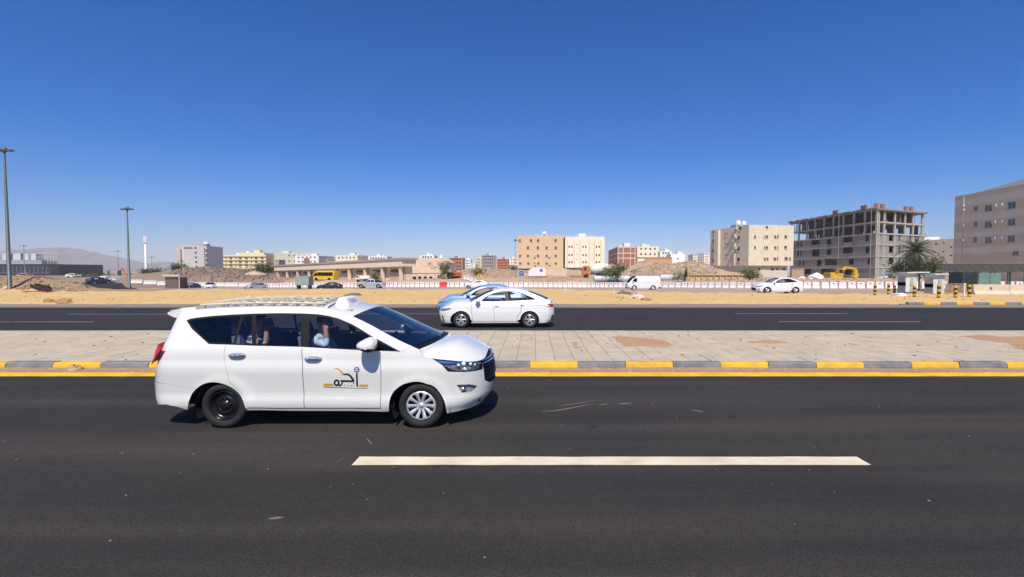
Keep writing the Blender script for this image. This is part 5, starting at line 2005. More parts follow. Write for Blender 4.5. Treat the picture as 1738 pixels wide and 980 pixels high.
def roof_item(root, base, name, x, y, z, dims, m, shape='box'):
    b = MB()
    if shape == 'box':
        b.box((0, 0, dims[2] / 2), dims, taper=(.97, .97))
    elif shape == 'tank':
        r = dims[0] / 2
        b.lathe([(0, 0), (r * .98, 0), (r, .1 * dims[2]), (r, .7 * dims[2]), (r * .8, .88 * dims[2]), (r * .3, dims[2]), (0, dims[2])], 12)
    elif shape == 'tank_h':
        r = dims[2] / 2
        b.lathe([(0, -dims[0] / 2), (r * .8, -dims[0] / 2 + .1), (r, -dims[0] / 2 + .3), (r, dims[0] / 2 - .3), (r * .8, dims[0] / 2 - .1), (0, dims[0] / 2)], 12, c=(0, 0, r), axis='X')
    elif shape == 'dish':
        b.lathe([(0, 0), (.3, .05), (.5, .16), (.52, .2)], 12, c=(0, 0, .6))
        b.bar((0, 0, 0), (0, 0, .6), .05, .04, 6)
    o = b.build(name, m, root, smooth=(shape != 'box'))
    o.location = (x - base[0], y - base[1], z - base[2])
    return o

def quad(pxa, Ya, pxb, Yb, depth, side=None):
    """footprint from the front edge (left px -> right px) pushed back along view depth"""
    a = (XA(pxa, Ya), Ya)
    b = (XA(pxb, Yb), Yb)
    d = Vector((b[0] - a[0], b[1] - a[1]))
    n = Vector((-d.y, d.x)).normalized() * depth
    return [a, b, (b[0] + n.x, b[1] + n.y), (a[0] + n.x, a[1] + n.y)]

# ---------------- cream block with two rows of paired windows (1205-1346)
M_CREAM1 = stucco('cream_render', (0.66, 0.58, 0.43))
M_CREAMS = stucco('grey_render', (0.40, 0.36, 0.32))
c8 = lambda x, y: (1160 + x / 5.16, 340 + y / 5.16)
def c8r(lst):
    return [(*c8(x, y), w_ / 5.16, h_ / 5.16) for x, y, w_, h_ in lst]
Yc = 138.0
A0, A1, A2 = (XA(1205, 157), 157.0), (XA(1270, Yc), Yc), (XA(1346, 139.5), 139.5)
zlo = ZA(451, Yc)
ztop = ZA(382, Yc)
foot = [A0, A1, A2, (A2[0] + .5, 160.0)]
lw = c8r([(268, 355, 28, 30), (268, 443, 28, 28), (270, 530, 34, 30), (364, 300, 9, 26), (380, 300, 9, 26), (364, 391, 9, 26), (380, 391, 9, 26), (366, 485, 9, 26), (382, 485, 9, 26), (480, 331, 28, 32), (480, 426, 28, 32), (480, 521, 28, 32), (497, 247, 24, 26), (264, 283, 22, 26)])
fw = c8r([(627, 321, 16, 24), (627, 415, 16, 24), (708, 321, 18, 22), (731, 321, 18, 24), (708, 416, 18, 22), (731, 416, 18, 24), (712, 515, 18, 24), (736, 515, 16, 22), (804, 321, 18, 22), (830, 321, 18, 24), (804, 416, 18, 22), (830, 416, 18, 24), (800, 515, 22, 24), (828, 514, 20, 24), (896, 321, 22, 24), (894, 414, 22, 26), (900, 512, 30, 24), (934, 514, 14, 22), (731, 237, 20, 18)])
root, F, base = building('apartment_block', 'cream apartment block with grey shaded flank beside the concrete skeleton', foot, zlo, ztop, M_CREAM1, {0: lambda f: f.rects(lw), 1: lambda f: f.rects(fw)}, 'brown', sill=M_CREAM1)
# set-back ground floor
gb = MB()
g0 = [(A0[0] + .8, A0[1] - .8), (A1[0] + .8, A1[1] + .9), (A2[0] - 1.2, A2[1] + .9), (A2[0] - .8, 159.0)]
gz0 = -0.6
gf = [Face(g0[i], g0[(i + 1) % 4], gz0, zlo) for i in range(4)]
gop = clean(gf[1].rects(c8r([(668, 605, 20, 26), (780, 606, 30, 26), (822, 604, 18, 22), (880, 603, 28, 26)])))
for i, f in enumerate(gf):
    wall_geo(gb, f, gop if i == 1 else [], .18, base)
gb.build('ground_floor', stucco('pale_ground_floor', (0.55, 0.5, 0.42)), root, fix=False)
for a, b, c, d in gop:
    o = link('window', window_mesh(b - a, d - c, 'dark'), root)
    pos = gf[1].p0 + gf[1].u * ((a + b) / 2) + gf[1].inw * .12
    o.location = (pos.x - base[0], pos.y - base[1], gz0 + (c + d) / 2 - base[2])
    o.rotation_euler = (0, 0, gf[1].ang)
sf = MB()
sf.add([(p[0] - base[0], p[1] - base[1], 0) for p in foot], [(3, 2, 1, 0)])
sf.build('soffit', M_CREAM1, root, fix=False)
for u in (4.6, 9.3):
    add_box(root, base, 'pilaster', F[1], u, (ztop - zlo) / 2, .28, ztop - zlo - .1, .12, M_CREAM1)
for u in (2.4, 11.0):
    add_box(root, base, 'corner_bay', F[0], u + 2, (ztop - zlo) / 2 - .1, 2.2 if u < 5 else .5, ztop - zlo - .4, .8 if u < 5 else .3, M_CREAM1)
for v in (4.5, 7.7, 10.4):
    add_box(root, base, 'air_conditioner', F[0], 12.6, v, .9, .6, .7, M_ACU)
    add_box(root, base, 'air_conditioner', F[0], 13.8, v + .9, .8, .55, .6, M_ACU)
roof_item(root, base, 'roof_cabin', A0[0] + 6.5, A0[1] - 7, ztop - .5, (4, 4, 1.6), M_CREAMS)
roof_item(root, base, 'water_tank', A0[0] + 5.5, A0[1] - 8.5, ztop + .9, (1.5, 1.5, 1.5), M_TANK, 'tank')
roof_item(root, base, 'water_tank', A0[0] + 7.3, A0[1] - 8.5, ztop + .9, (1.4, 1.4, 1.3), M_TANK, 'tank')

# ---------------- grey block at the right edge
M_GREYB = mat('grey_brown_stone', (0.66, 0.60, 0.48), .9, 0, .35, col2=(0.57, 0.51, 0.405), bump=.2, bscale=10, detail=6)
_n, _l = M_GREYB.node_tree.nodes, M_GREYB.node_tree.links
_p = _n['Principled BSDF']
_src = _p.inputs['Base Color'].links[0].from_socket
_tc = _n.new('ShaderNodeTexCoord')
_sx = _n.new('ShaderNodeSeparateXYZ')
_l.new(_tc.outputs['Object'], _sx.inputs[0])
_sn = _n.new('ShaderNodeMath')
_sn.operation = 'PINGPONG'
_sn.inputs[1].default_value = 1.75
_l.new(_sx.outputs['Z'], _sn.inputs[0])
_rp = _n.new('ShaderNodeValToRGB')
_rp.color_ramp.elements[0].position = .55
_rp.color_ramp.elements[0].color = (1.06, 1.08, 1.10, 1)
_rp.color_ramp.elements[1].position = .85
_rp.color_ramp.elements[1].color = (.95, .91, .82, 1)
_l.new(_sn.outputs[0], _rp.inputs['Fac'])
_mx = _n.new('ShaderNodeMix')
_mx.data_type = 'RGBA'
_mx.blend_type = 'MULTIPLY'
_mx.inputs['Factor'].default_value = 1
_l.new(_src, _mx.inputs['A'])
_l.new(_rp.outputs['Color'], _mx.inputs['B'])
_l.new(_mx.outputs['Result'], _p.inputs['Base Color'])
c9 = lambda x, y: (1440 + x * .2551, 280 + y * .2551)
def c9r(lst):
    return [(*c9(x, y), w_ * .2551, h_ * .2551) for x, y, w_, h_ in lst]
G0, G1 = (XA(1617, 107.5), 107.5), (XA(1738, 91.5), 91.5)
dg = Vector((G1[0] - G0[0], G1[1] - G0[1])).normalized()
G1 = (G0[0] + dg.x * 34, G0[1] + dg.y * 34)
foot = [G0, G1, (G1[0] + 24, G1[1] + 1), (G0[0] + 24, G0[1])]
gw = c9r([(847, 290, 22, 30), (846, 395, 20, 30), (842, 497, 20, 32), (931, 288, 40, 38), (931, 396, 40, 38), (931, 501, 36, 38), (1085, 268, 42, 42), (1084, 380, 40, 40), (1082, 491, 38, 40), (1112, 587, 32, 26), (1200, 262, 40, 40), (1200, 374, 40, 40), (1200, 488, 40, 40)])
ztG = ZA(334, 107.5)
gw = [(a_, b_, c_ * 1.25, d_ * 1.15) for a_, b_, c_, d_ in gw]
root, F, base = building('apartment_block', 'grey brown apartment block above the dark shade netting', foot, -.2, ztG, M_GREYB, {0: lambda f: f.rects(gw)}, 'green', sill=M_CONC)
for x, y in ((977, 270), (1017, 265), (972, 380), (1018, 376), (972, 487), (1016, 484)):
    u, v = F[0].uv(*c9(x, y))
    add_box(root, base, 'air_conditioner', F[0], u, v, .9, .55, .35, M_ACU)
for x, y in ((765, 300), (766, 403), (764, 503), (764, 272)):
    u, v = F[0].uv(*c9(x, y))
    add_box(root, base, 'air_conditioner', F[0], u, v, .8, .55, .35, M_ACU)
for y in (332, 440, 545):
    _, v = F[0].uv(1680, c9(0, y)[1])
    add_box(root, base, 'string_course', F[0], 17, v, 33.6, .16, .07, M_GREYB)
u, v = F[0].uv(*c9(768, 240))
add_box(root, base, 'drain_pipe', F[0], u, v - 6, .14, 14, .14, M_FRAME)
b = MB()
zr_ = ztG - base[2]
P = lambda u, d, z: (F[0].u.x * u + F[0].inw.x * d, F[0].u.y * u + F[0].inw.y * d, z)
b.add([P(3.2, .6, zr_), P(33, .6, zr_), P(33, 18, zr_), P(3.2, 18, zr_), P(11, 5.5, zr_ + 2.2), P(30, 5.5, zr_ + 2.2), P(30, 13, zr_ + 2.2), P(11, 13, zr_ + 2.2)], [(0, 1, 5, 4), (1, 2, 6, 5), (2, 3, 7, 6), (3, 0, 4, 7), (4, 5, 6, 7)])
b.build('hipped_roof', stucco('slate_sheet', (0.16, 0.17, 0.18)), root)
mast = MB()
q = at(1738, 300, 100)
mast.bar((q.x - base[0] + 2, q.y - base[1] + 1, zr_), (q.x - base[0] + 2, q.y - base[1] + 1, zr_ + 6), .25, .2, 6)
mast.build('roof_mast', mat('mast_red', (.35, .12, .12), .7, .1), root)

# ---------------- unfinished concrete skeleton
M_BLOCK = bpy.data.materials.new('grey_blockwork')
M_BLOCK.use_nodes = True
_n, _l = M_BLOCK.node_tree.nodes, M_BLOCK.node_tree.links
_b = _n.new('ShaderNodeTexBrick')
_b.inputs['Color1'].default_value = (.33, .315, .29, 1)
_b.inputs['Color2'].default_value = (.26, .25, .235, 1)
_b.inputs['Mortar'].default_value = (.20, .19, .18, 1)
_b.inputs['Scale'].default_value = 1.0
_b.inputs['Brick Width'].default_value = .42
_b.inputs['Row Height'].default_value = .21
_b.inputs['Mortar Size'].default_value = .012
_tc = _n.new('ShaderNodeTexCoord')
_mp = _n.new('ShaderNodeMapping')
_mp.inputs['Rotation'].default_value = (R(90), 0, 0)
_l.new(_tc.outputs['Object'], _mp.inputs['Vector'])
_l.new(_mp.outputs['Vector'], _b.inputs['Vector'])
_l.new(_b.outputs['Color'], _n['Principled BSDF'].inputs['Base Color'])
_n['Principled BSDF'].inputs['Roughness'].default_value = .95
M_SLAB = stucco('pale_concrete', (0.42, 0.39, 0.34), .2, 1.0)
M_SLABD = stucco('dark_shaded_concrete', (0.24, 0.22, 0.20), .25, 1.0)  # darker concrete; shade of the open upper floors put into the colour
M_BRICKR = mat('red_brick_stub', (0.34, 0.13, 0.085), .9, .25, 3)
c6 = lambda x, y: (1330 + x / 6.952, 340 + y / 6.952)
def c6r(lst):
    return [(*c6(x, y), w_ / 6.952, h_ / 6.952) for x, y, w_, h_ in lst]
K1 = (XA(1485, 136), 136.0)
K0 = (XA(1341, 174), 174.0)
K2 = (XA(1567, 146), 146.0)
lvl = [ZA(y, 136) for y in (471, 453, 434, 414, 395, 375.5, 354)]
lvl[0] = -.4
foot = [K0, K1, K2, (K2[0] - 3, 186.0)]
base = (K1[0], K1[1], lvl[0])
sk = thing('unfinished_building', 'unfinished concrete building skeleton with open upper floors', 'building', base)
FL = Face(K0, K1, lvl[0], lvl[4])
FR = Face(K1, K2, lvl[0], lvl[4])
FB = Face(K2, foot[3], lvl[0], lvl[4])
FK = Face(foot[3], K0, lvl[0], lvl[4])
lop = c6r([(170, 520, 20, 70), (205, 520, 16, 70), (168, 630, 20, 70), (205, 630, 16, 70), (375, 495, 100, 62), (378, 620, 92, 90), (533, 490, 56, 64), (533, 613, 56, 66), (758, 463, 112, 70), (758, 588, 118, 78), (984, 452, 40, 72), (985, 590, 42, 74), (190, 745, 20, 60), (232, 745, 18, 60), (416, 740, 50, 66), (572, 727, 170, 80), (795, 728, 62, 66), (1008, 722, 46, 72), (285, 840, 80, 70), (520, 840, 160, 60), (760, 850, 90, 60)])
rop = c6r([(1140, 423, 12, 30), (1140, 560, 12, 30), (1140, 694, 12, 32), (1270, 445, 54, 74), (1270, 583, 54, 76), (1270, 718, 54, 74), (1366, 446, 20, 72), (1366, 581, 20, 72), (1496, 445, 20, 70), (1557, 448, 18, 66), (1588, 448, 18, 66), (1366, 715, 20, 72), (1440, 840, 80, 70)])
wl = MB()
for f, op in ((FL, lop), (FR, rop), (FB, None), (FK, None)):
    rr = clean(f.rects(op)) if op else f.grid(6, [4.4, 7.8, 11.0], 1.4, 1.7)
    wall_geo(wl, f, rr, .25, base)
wl.build('block_wall', M_BLOCK, sk, fix=False)
ins = MB()
cx_, cy_ = sum(p[0] for p in foot) / 4, sum(p[1] for p in foot) / 4
inn = [(p[0] + (cx_ - p[0]) * .22 - base[0], p[1] + (cy_ - p[1]) * .22 - base[1]) for p in foot]
for i in range(4):
    a, b = inn[i], inn[(i + 1) % 4]
    ins.add([(a[0], a[1], 0), (b[0], b[1], 0), (b[0], b[1], lvl[4] - lvl[0]), (a[0], a[1], lvl[4] - lvl[0])], [(0, 1, 2, 3)])
ins.build('inner_wall', M_BLOCK, sk, fix=False)
for i, z in enumerate(lvl[1:]):
    b = MB()
    ov = .22 if i < 5 else .9
    pts = []
    for p in foot:
        d = Vector((p[0] - cx_, p[1] - cy_)).normalized() * ov
        pts.append((p[0] + d.x - base[0], p[1] + d.y - base[1]))
    b.prism(pts, z - .42 - base[2], z - base[2], 0, 'Z')
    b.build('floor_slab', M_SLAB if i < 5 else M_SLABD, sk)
# columns: along both visible faces and inside the open floors
nl, nr_ = 9, 6
colpts = []
for k in range(nl + 1):
    colpts.append((FL.p0 + FL.u * (FL.L * k / nl) + FL.inw * .2, FL, 4))
for x_ in (1100, 1125, 1190, 1315, 1435, 1530, 1640):
    u, _ = FR.uv(*c6(x_, 300))
    colpts.append((FR.p0 + FR.u * min(max(u, .2), FR.L - .2) + FR.inw * .08, FR, 0))
def SKP(s_, t):
    a_ = Vector(K0).lerp(Vector(K1), s_)
    c_ = Vector(foot[3]).lerp(Vector(K2), s_)
    return a_.lerp(c_, t)
for k in range(nl + 1):
    for j in (.25, .5, .75, .985):
        if 0 < k < nl or j > .9:
            colpts.append((SKP(min(max(k / nl, .015), .985), j), FL, False))
cmesh = {}
for q, f, ext in colpts:
    if ext is not False:
        b = MB()
        b.box((0, 0, (lvl[6] - .43 + lvl[ext]) / 2 - base[2]), (.5, .36, lvl[6] - .43 - lvl[ext]))
        o = b.build('column', M_SLAB, sk)
        o.location = (q.x - base[0], q.y - base[1], 0)
        o.rotation_euler = (0, 0, f.ang)
    else:
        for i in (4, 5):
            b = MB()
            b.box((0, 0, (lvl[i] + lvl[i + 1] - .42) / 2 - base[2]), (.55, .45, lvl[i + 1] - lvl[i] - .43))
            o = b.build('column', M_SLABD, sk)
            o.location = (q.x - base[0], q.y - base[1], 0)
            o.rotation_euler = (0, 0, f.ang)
# partial partitions on the first open floor, leaving gaps to the sky
for k in range(nl):
    for j, (o0, o1), fl in ((.25, (.1, .5), 4), (.985, (.05, .55), 4), (.5, (.0, .35), 4), (.25, (.05, .8), 5), (.5, (.0, .95), 5), (.75, (.0, .9), 5)):
        if random.random() < .8:
            a, c = SKP((k + o0) / nl, j), SKP((k + o1) / nl, j)
            m_ = (a + c) / 2
            b = MB()
            b.box((m_.x - base[0], m_.y - base[1], (lvl[fl] + lvl[fl + 1] - .42) / 2 - base[2]), ((c - a).length, .2, lvl[fl + 1] - lvl[fl] - .44), math.atan2((c - a).y, (c - a).x))
            b.build('partition', M_BLOCK if fl == 4 else M_SLABD, sk)  # top-storey walls are added to darken it, shade also in their colour
b = MB()
for k in range(420):
    q = SKP(random.uniform(.02, .98), random.uniform(.02, .98) ** 1.5)
    b.bar((q.x - base[0], q.y - base[1], lvl[5] - base[2]), (q.x - base[0] + random.uniform(-.1, .1), q.y - base[1], lvl[6] - .42 - base[2]), .06, .06, 4)
tag(b.build('timber_props', mat('timber', (.20, .13, .08), .9, .2, 3), sk), kind='stuff')
for k in range(9):
    a = FL.p0 + FL.u * (FL.L * (k + .1) / 9) + FL.inw * .6
    b = MB()
    b.bar((a.x - base[0], a.y - base[1], lvl[5] - base[2]), (a.x - base[0] + FL.u.x * 4, a.y - base[1] + FL.u.y * 4, lvl[6] - .5 - base[2]), .08, .08, 5)
    b.build('brace', mat('timber', (.20, .13, .08), .9), sk)
# ragged formwork and brick stubs on top
for k in range(22):
    q = FL.p0 + FL.u * (FL.L * (k + .5) / 22) + FL.inw * random.uniform(-.5, .5)
    b = MB()
    b.box((q.x - base[0], q.y - base[1], lvl[6] + .12 - base[2]), (random.uniform(1, 2.2), .9, random.uniform(.2, .4)), FL.ang + random.uniform(-.1, .1), ry=random.uniform(-.12, .12))
    b.build('formwork_board', M_SLABD if k % 2 else mat('timber', (.20, .13, .08), .9), sk)
for x, y, w_ in ((635, 140, 60), (975, 85, 60), (1100, 85, 40), (1175, 78, 60), (1450, 92, 60), (1515, 95, 50)):
    f = FL if x < 1080 else FR
    u, v = f.uv(*c6(x, y))
    add_box(sk, base, 'brick_stub', f, u, lvl[6] + .75 - base[2], 2.0 if x < 1080 else 1.5, 1.4, .5, M_BRICKR).location.y += .6
for x in (690, 1075):
    u, _ = FL.uv(*c6(x, 300))
    q = FL.p0 + FL.u * u - FL.inw * 1.1
    b = MB()
    b.bar((q.x - base[0], q.y - base[1], 0), (q.x - base[0], q.y - base[1], lvl[6] + 2.6 - base[2]), .07, .06, 6)
    b.build('hoist_mast', M_CONC, sk)

# ---------------- tan block and pale block on the low rise
M_TAN = stucco('tan_render', (0.62, 0.44, 0.28))
M_PALE = stucco('pale_render', (0.78, 0.70, 0.55))
M_OCHRE = stucco('ochre_render', (0.56, 0.44, 0.27))
c7 = lambda x, y: (860 + x / 5.43, 380 + y / 5.43)
def c7r(lst):
    return [(*c7(x, y), w_ / 5.43, h_ / 5.43) for x, y, w_, h_ in lst]
Yt = 193.0
zt0, zt1 = ZA(456, Yt), ZA(400.5, Yt)
tanw = []
for y, cols in ((155, (121, 225, 289, 450)), (222, (196, 287, 368, 452)), (297, (123, 196, 289, 368, 452)), (367, (125, 200, 291, 368, 452))):
    for x in cols:
        tanw.append((x, y, 20, 24 if y < 250 else 18))
foot = quad(878.5, Yt, 956, Yt, 15)
root, F, base = building('apartment_block', 'tan apartment block with arched top windows and roof tank', foot, zt0, zt1, M_TAN, {0: lambda f: f.rects(c7r(tanw))}, 'brown', sill=M_TAN)
bb = MB()
bb.box(((foot[0][0] + foot[1][0]) / 2 - base[0], Yt + 8 - base[1], -1.5), (foot[1][0] - foot[0][0] - 1.2, 13.5, 3.0))
bb.build('plinth', M_TAN, root)
for u in (1.65, 14.0):
    add_box(root, base, 'pilaster', F[0], u, (zt1 - zt0) / 2, .25, zt1 - zt0 - .2, .15, M_OCHRE)
for x, y in ((258, 302), (392, 302), (262, 375), (396, 372), (260, 285), (258, 352)):
    u, v = F[0].uv(*c7(x, y))
    add_box(root, base, 'air_conditioner', F[0], u, v, .8, .6, .5, M_ACU)
q = F[0].uv(*c7(350, 90))
roof_item(root, base, 'roof_cabin', foot[0][0] + q[0], Yt + 5, zt1 - .4, (2.6, 3, 1.2), M_TANK)
roof_item(root, base, 'water_tank', foot[0][0] + q[0], Yt + 4, zt1 + .8, (2.0, 2.0, 1.2), M_TANK, 'tank')
for x in (263, 277, 465, 480):
    roof_item(root, base, 'roof_post', foot[0][0] + F[0].uv(*c7(x, 100))[0], Yt + 3, zt1 - .4, (.15, .15, 1.4), M_TANK)
zt0b, zt1b = ZA(454.5, Yt), ZA(402, Yt)
pw = []
for y in (213, 290, 355):
    for x in (576, 601, 704, 730, 827, 853):
        pw.append((x, y, 13, 20))
for y in (190, 280, 330):
    for x in (643, 788):
        pw.append((x, y, 6, 10))
foot = quad(959, Yt, 1026, Yt, 15)
root, F, base = building('apartment_block', 'pale cream apartment block with ochre window strips', foot, zt0b, zt1b, M_PALE, {0: lambda f: f.rects(c7r(pw))}, 'brown', parapet=.4)
for x, w_ in ((590, 60), (718, 84), (838, 60)):
    u, _ = F[0].uv(*c7(x, 250))
    for s_ in (-1, 1):
        add_box(root, base, 'window_strip', F[0], u + s_ * w_ / 5.43 * Yt / FPX / 2, (zt1b - zt0b) / 2 - .6, .25, zt1b - zt0b - 1.8, .1, M_OCHRE)
bb = MB()
bb.box(((foot[0][0] + foot[1][0]) / 2 - base[0], Yt + 8 - base[1], -1.6), (foot[1][0] - foot[0][0] - 1.0, 13, 3.2))
bb.build('plinth', M_PALE, root)
for k, x in enumerate((690, 720)):
    roof_item(root, base, 'water_tank', foot[0][0] + F[0].uv(*c7(x, 90))[0], Yt + 4, zt1b - .3, (1.9, 1.9, 1.9), M_TANK, 'tank')
for k in range(9):
    add_box(root, base, 'parapet_post', F[0], 4.4 + k * .9, zt1b - zt0b + .3, .3, .6, .2, M_TANK).location.y += .3
add_box(root, base, 'porch_roof', F[0], 15.5, .6, 3, .3, 1.5, M_BRICKR)

# ---------------- brick frame house, cream villa, white houses on the hill
M_BRK = mat('red_brick', (0.33, 0.125, 0.08), .9, .2, 1.5)
M_BRKF = mat('pale_frame', (0.60, 0.45, 0.38), .85, .1, 2)
c3 = lambda x, y: (1020 + x / 9.656, 400 + y / 9.656)
def c3r(lst):
    return [(*c3(x, y), w_ / 9.656, h_ / 9.656) for x, y, w_, h_ in lst]
Yb3 = 290.0
E1 = (XA(1048, Yb3), Yb3)
E2 = (XA(1080, Yb3 + 2), Yb3 + 2)
E0 = (XA(1032.5, Yb3 + 55), Yb3 + 55)
zb0, zb1 = ZA(452, Yb3), ZA(419, Yb3)
foot = [E0, E1, E2, (E2[0] + 2, Yb3 + 55)]
root, F, base = building('brick_house', 'red brick house with pale concrete frame on the hill', foot, zb0, zb1, M_BRK,
    {0: lambda f: f.rects(c3r([(150, 310, 18, 30), (150, 430, 18, 30), (192, 350, 16, 26), (258, 240, 14, 26), (258, 325, 14, 26), (258, 420, 14, 26)])), 1: lambda f: f.rects(c3r([(470, 245, 24, 28), (472, 330, 24, 28), (545, 330, 14, 24)]))}, 'brown')
for v in (ZA(438.5, Yb3), ZA(430, Yb3), zb1 - .3):
    for f in (F[0], F[1]):
        add_box(root, base, 'frame_beam', f, f.L / 2, v - zb0, f.L - .3, .7, .12, M_BRKF)
for u in (.3, 3.6, 8.2, 11.2):
    add_box(root, base, 'frame_column', F[1], u, (zb1 - zb0) / 2, .55, zb1 - zb0 - .1, .16, M_BRKF)
for u in (12, 28, 42):
    add_box(root, base, 'frame_column', F[0], u, (zb1 - zb0) / 2, .9, zb1 - zb0 - .1, .16, M_BRKF)
roof_item(root, base, 'roof_room', XA(1063, Yb3 + 8), Yb3 + 8, zb1 - .5, (3.8, 4, 3.0), M_TANK)
roof_item(root, base, 'water_tank', XA(1053, Yb3 + 8), Yb3 + 8, zb1 - .5, (1.8, 1.8, 1.6), M_TANK, 'tank')
bb = MB()
bb.box((8, 25, -3), (12, 40, 6))
bb.build('plinth', M_BRK, root)

def simple(name, label, px0, px1, ytop, ybase, Y, m, cols, rows, ww=1.1, wh=1.2, style='dark', depth=14, side=None, Yb=None, tank=True, group=None, low=4, rail=False):
    z0, z1 = ZA(ybase, Y), ZA(ytop, Y)
    foot = quad(px0, Y, px1, Yb or Y, depth)
    H = z1 - z0
    L = math.hypot(foot[1][0] - foot[0][0], foot[1][1] - foot[0][1])
    ww = min(ww, L / cols * .5)
    rw = [H * (i + .38) / rows for i in range(rows)]
    g = lambda f: f.grid(cols, rw, ww, min(wh, H / rows * .45))
    gs = lambda f: f.grid(max(2, int(depth / 5)), rw, ww, min(wh, H / rows * .45))
    root, F, base = building(name, label, foot, z0, z1, m, {0: g, 1: gs, 3: gs}, style, group=group)
    b = MB()
    b.box(((foot[0][0] + foot[2][0]) / 2 - base[0], (foot[0][1] + foot[2][1]) / 2 - base[1], -low / 2), (L * .94, depth * .9, low), F[0].ang)
    b.build('plinth', m, root)
    if tank:
        t = random.uniform(.35, .7)
        q = Vector(foot[0]).lerp(Vector(foot[1]), t)
        s_ = Y / 200
        roof_item(root, base, 'roof_room', q.x, q.y + depth * .4, z1 - .4, (L * .22, depth * .3, 2.2), m)
        roof_item(root, base, 'water_tank', q.x + L * .2, q.y + depth * .35, z1 - .4, (1.8, 1.8, 1.7), M_TANK, 'tank')
    return root, F, base

M_WHITEB = stucco('white_render', (0.80, 0.78, 0.74))
M_YELB = stucco('yellow_render', (0.68, 0.58, 0.34))
M_GREYB2 = stucco('far_grey_block', (0.30, 0.27, 0.25))
M_REDB = mat('far_red_brick', (0.36, 0.15, 0.11), .9, .12, 1.0)
M_REDB2 = mat('bright_red_brick', (0.42, 0.13, 0.075), .9, .12, 1.0)
simple('villa', 'cream villa with a roof tower on the hill beside the brick house', 1081, 1118, 418.5, 437, 318, M_PALE, 4, 2, 1.2, 1.3, 'brown', 12)
simple('house', 'white low house with a blank side on the hill', 1138, 1162.5, 431.5, 447, 300, M_WHITEB, 1, 1, 1.0, 1.2, depth=10, low=6)
simple('house', 'grey white house with columns behind the blank white one', 1120, 1140, 427, 442, 312, M_WHITEB, 3, 2, 1.2, 1.6, depth=9, low=7)
for i, (a, b_, t, lb) in enumerate(((1176, 1184, 432, 'narrow pale tower block far behind the hill'), (1185, 1193, 431, 'pale ribbed tower block in the middle of the far row'), (1194, 1204, 430, 'pale tower block of the far row next to the cream block'))):
    simple('tower_block', lb, a, b_, t, 448, 520, M_PALE if i != 1 else M_CREAMS, 3, 4, 1.0, 1.8, depth=16, tank=False, low=14)
# terrace wall under the villa
b = MB()
zw0, zw1 = ZA(449, 296), ZA(437.5, 296)
b.box((0, 0, 0), (XA(1140, 296) - XA(1094, 296), 1.0, zw1 - zw0 + 2))
b.box((0, -.1, (zw1 - zw0) / 2 + 1), (XA(1140, 296) - XA(1094, 296) + .4, 1.4, .4))
tag(b.build('terrace_wall', stucco('orange_sandstone', (0.50, 0.29, 0.15)), loc=(XA(1117, 296), 296, (zw0 + zw1) / 2 - 1)), 'orange sandstone terrace wall below the cream villa', 'wall')

# ---------------- far skyline in the middle
simple('tower_block', 'dull red brick block with dark windows behind the stone wall', 762, 786, 438, 461, 420, M_REDB, 4, 4, 1.6, 1.7, 'void', 12, low=3)
simple('tower_block', 'white block beside the dull red brick block', 788, 799, 441, 459, 440, M_WHITEB, 3, 4, 1.2, 1.4, 'brown', 10, low=3)
simple('tower_block', 'small white block next to the pale yellow one', 800, 807, 447, 461, 440, M_WHITEB, 2, 3, 1.2, 1.4, 'brown', 10, tank=False, low=3)
simple('tower_block', 'pale yellow block tucked against the grey one', 807, 817, 438.5, 459, 470, M_YELB, 2, 4, 1.2, 1.4, 'brown', 12, low=3)
simple('tower_block', 'grey unrendered block with five rows of windows', 817, 840, 433.5, 460, 460, M_GREYB2, 5, 5, 1.7, 1.6, 'void', 14, low=3)
simple('tower_block', 'white sliver of a block between the grey and the bright red ones', 840, 842.5, 434, 459, 470, M_WHITEB, 1, 5, .6, 1.0, 'brown', 10, tank=False, low=3)
simple('tower_block', 'bright red brick block with dark windows', 843, 863, 440, 459, 430, M_REDB2, 4, 4, 1.5, 1.5, 'void', 12, low=3)
simple('tower_block', 'cream block beside the bright red brick one', 864.5, 880, 439, 460, 430, M_PALE, 3, 4, 1.1, 1.2, 'brown', 12, low=3)
# ---------------- left skyline
c5 = lambda x, y: (280 + x / 5.793, 390 + y / 5.793)
def c5r(lst):
    return [(*c5(x, y), w_ / 5.793, h_ / 5.793) for x, y, w_, h_ in lst]
Yl = 330.0
L1 = (XA(312.5, Yl), Yl)
L2 = (XA(352, Yl + 8), Yl + 8)
L0 = (XA(299, Yl + 14), Yl + 14)
zl0, zl1 = ZA(472, Yl), ZA(416.5, Yl)
foot = [L0, L1, L2, (L2[0] - 3, Yl + 30)]
lw5 = [(300 + k * 2.6, 180 + 46.4 * k, 18, 18) for k in range(6)] + [(388 + (y - 190) * .045, y, 12, 16) for y in (192, 217, 242, 266, 290, 314, 338, 362, 385, 408)]
root, F, base = building('tower_block', 'grey tower block with a column of square windows above rubble', foot, zl0, zl1, stucco('ash_render', (.62, .57, .52)), {1: lambda f: f.rects(c5r(lw5)), 0: lambda f: f.grid(2, [4 + 3.3 * k for k in range(5)], 1.0, 1.3)}, 'void')
add_box(root, base, 'stair_strip', F[0], F[0].L * .72, 11.5, 2.2, 17, .3, mat('strip_red', (.20, .09, .07), .8, .1))
add_box(root, base, 'painted_lit_pier', F[0], F[0].L * .95, (zl1 - zl0) / 2, 1.2, zl1 - zl0, .4, M_PALE)  # paler box; sunlight on this side of the block put into its colour
u, v = F[1].uv(*c5(225, 175))
add_box(root, base, 'roof_screen', F[1], u, v, 5, 1.0, .3, M_GREYB2)
for y in (203, 249, 297, 343, 392):
    u, v = F[1].uv(*c5(418, y))
    add_box(root, base, 'air_conditioner', F[1], F[1].L - .2, v, 1.4, 1.3, .8, M_FRAMED)
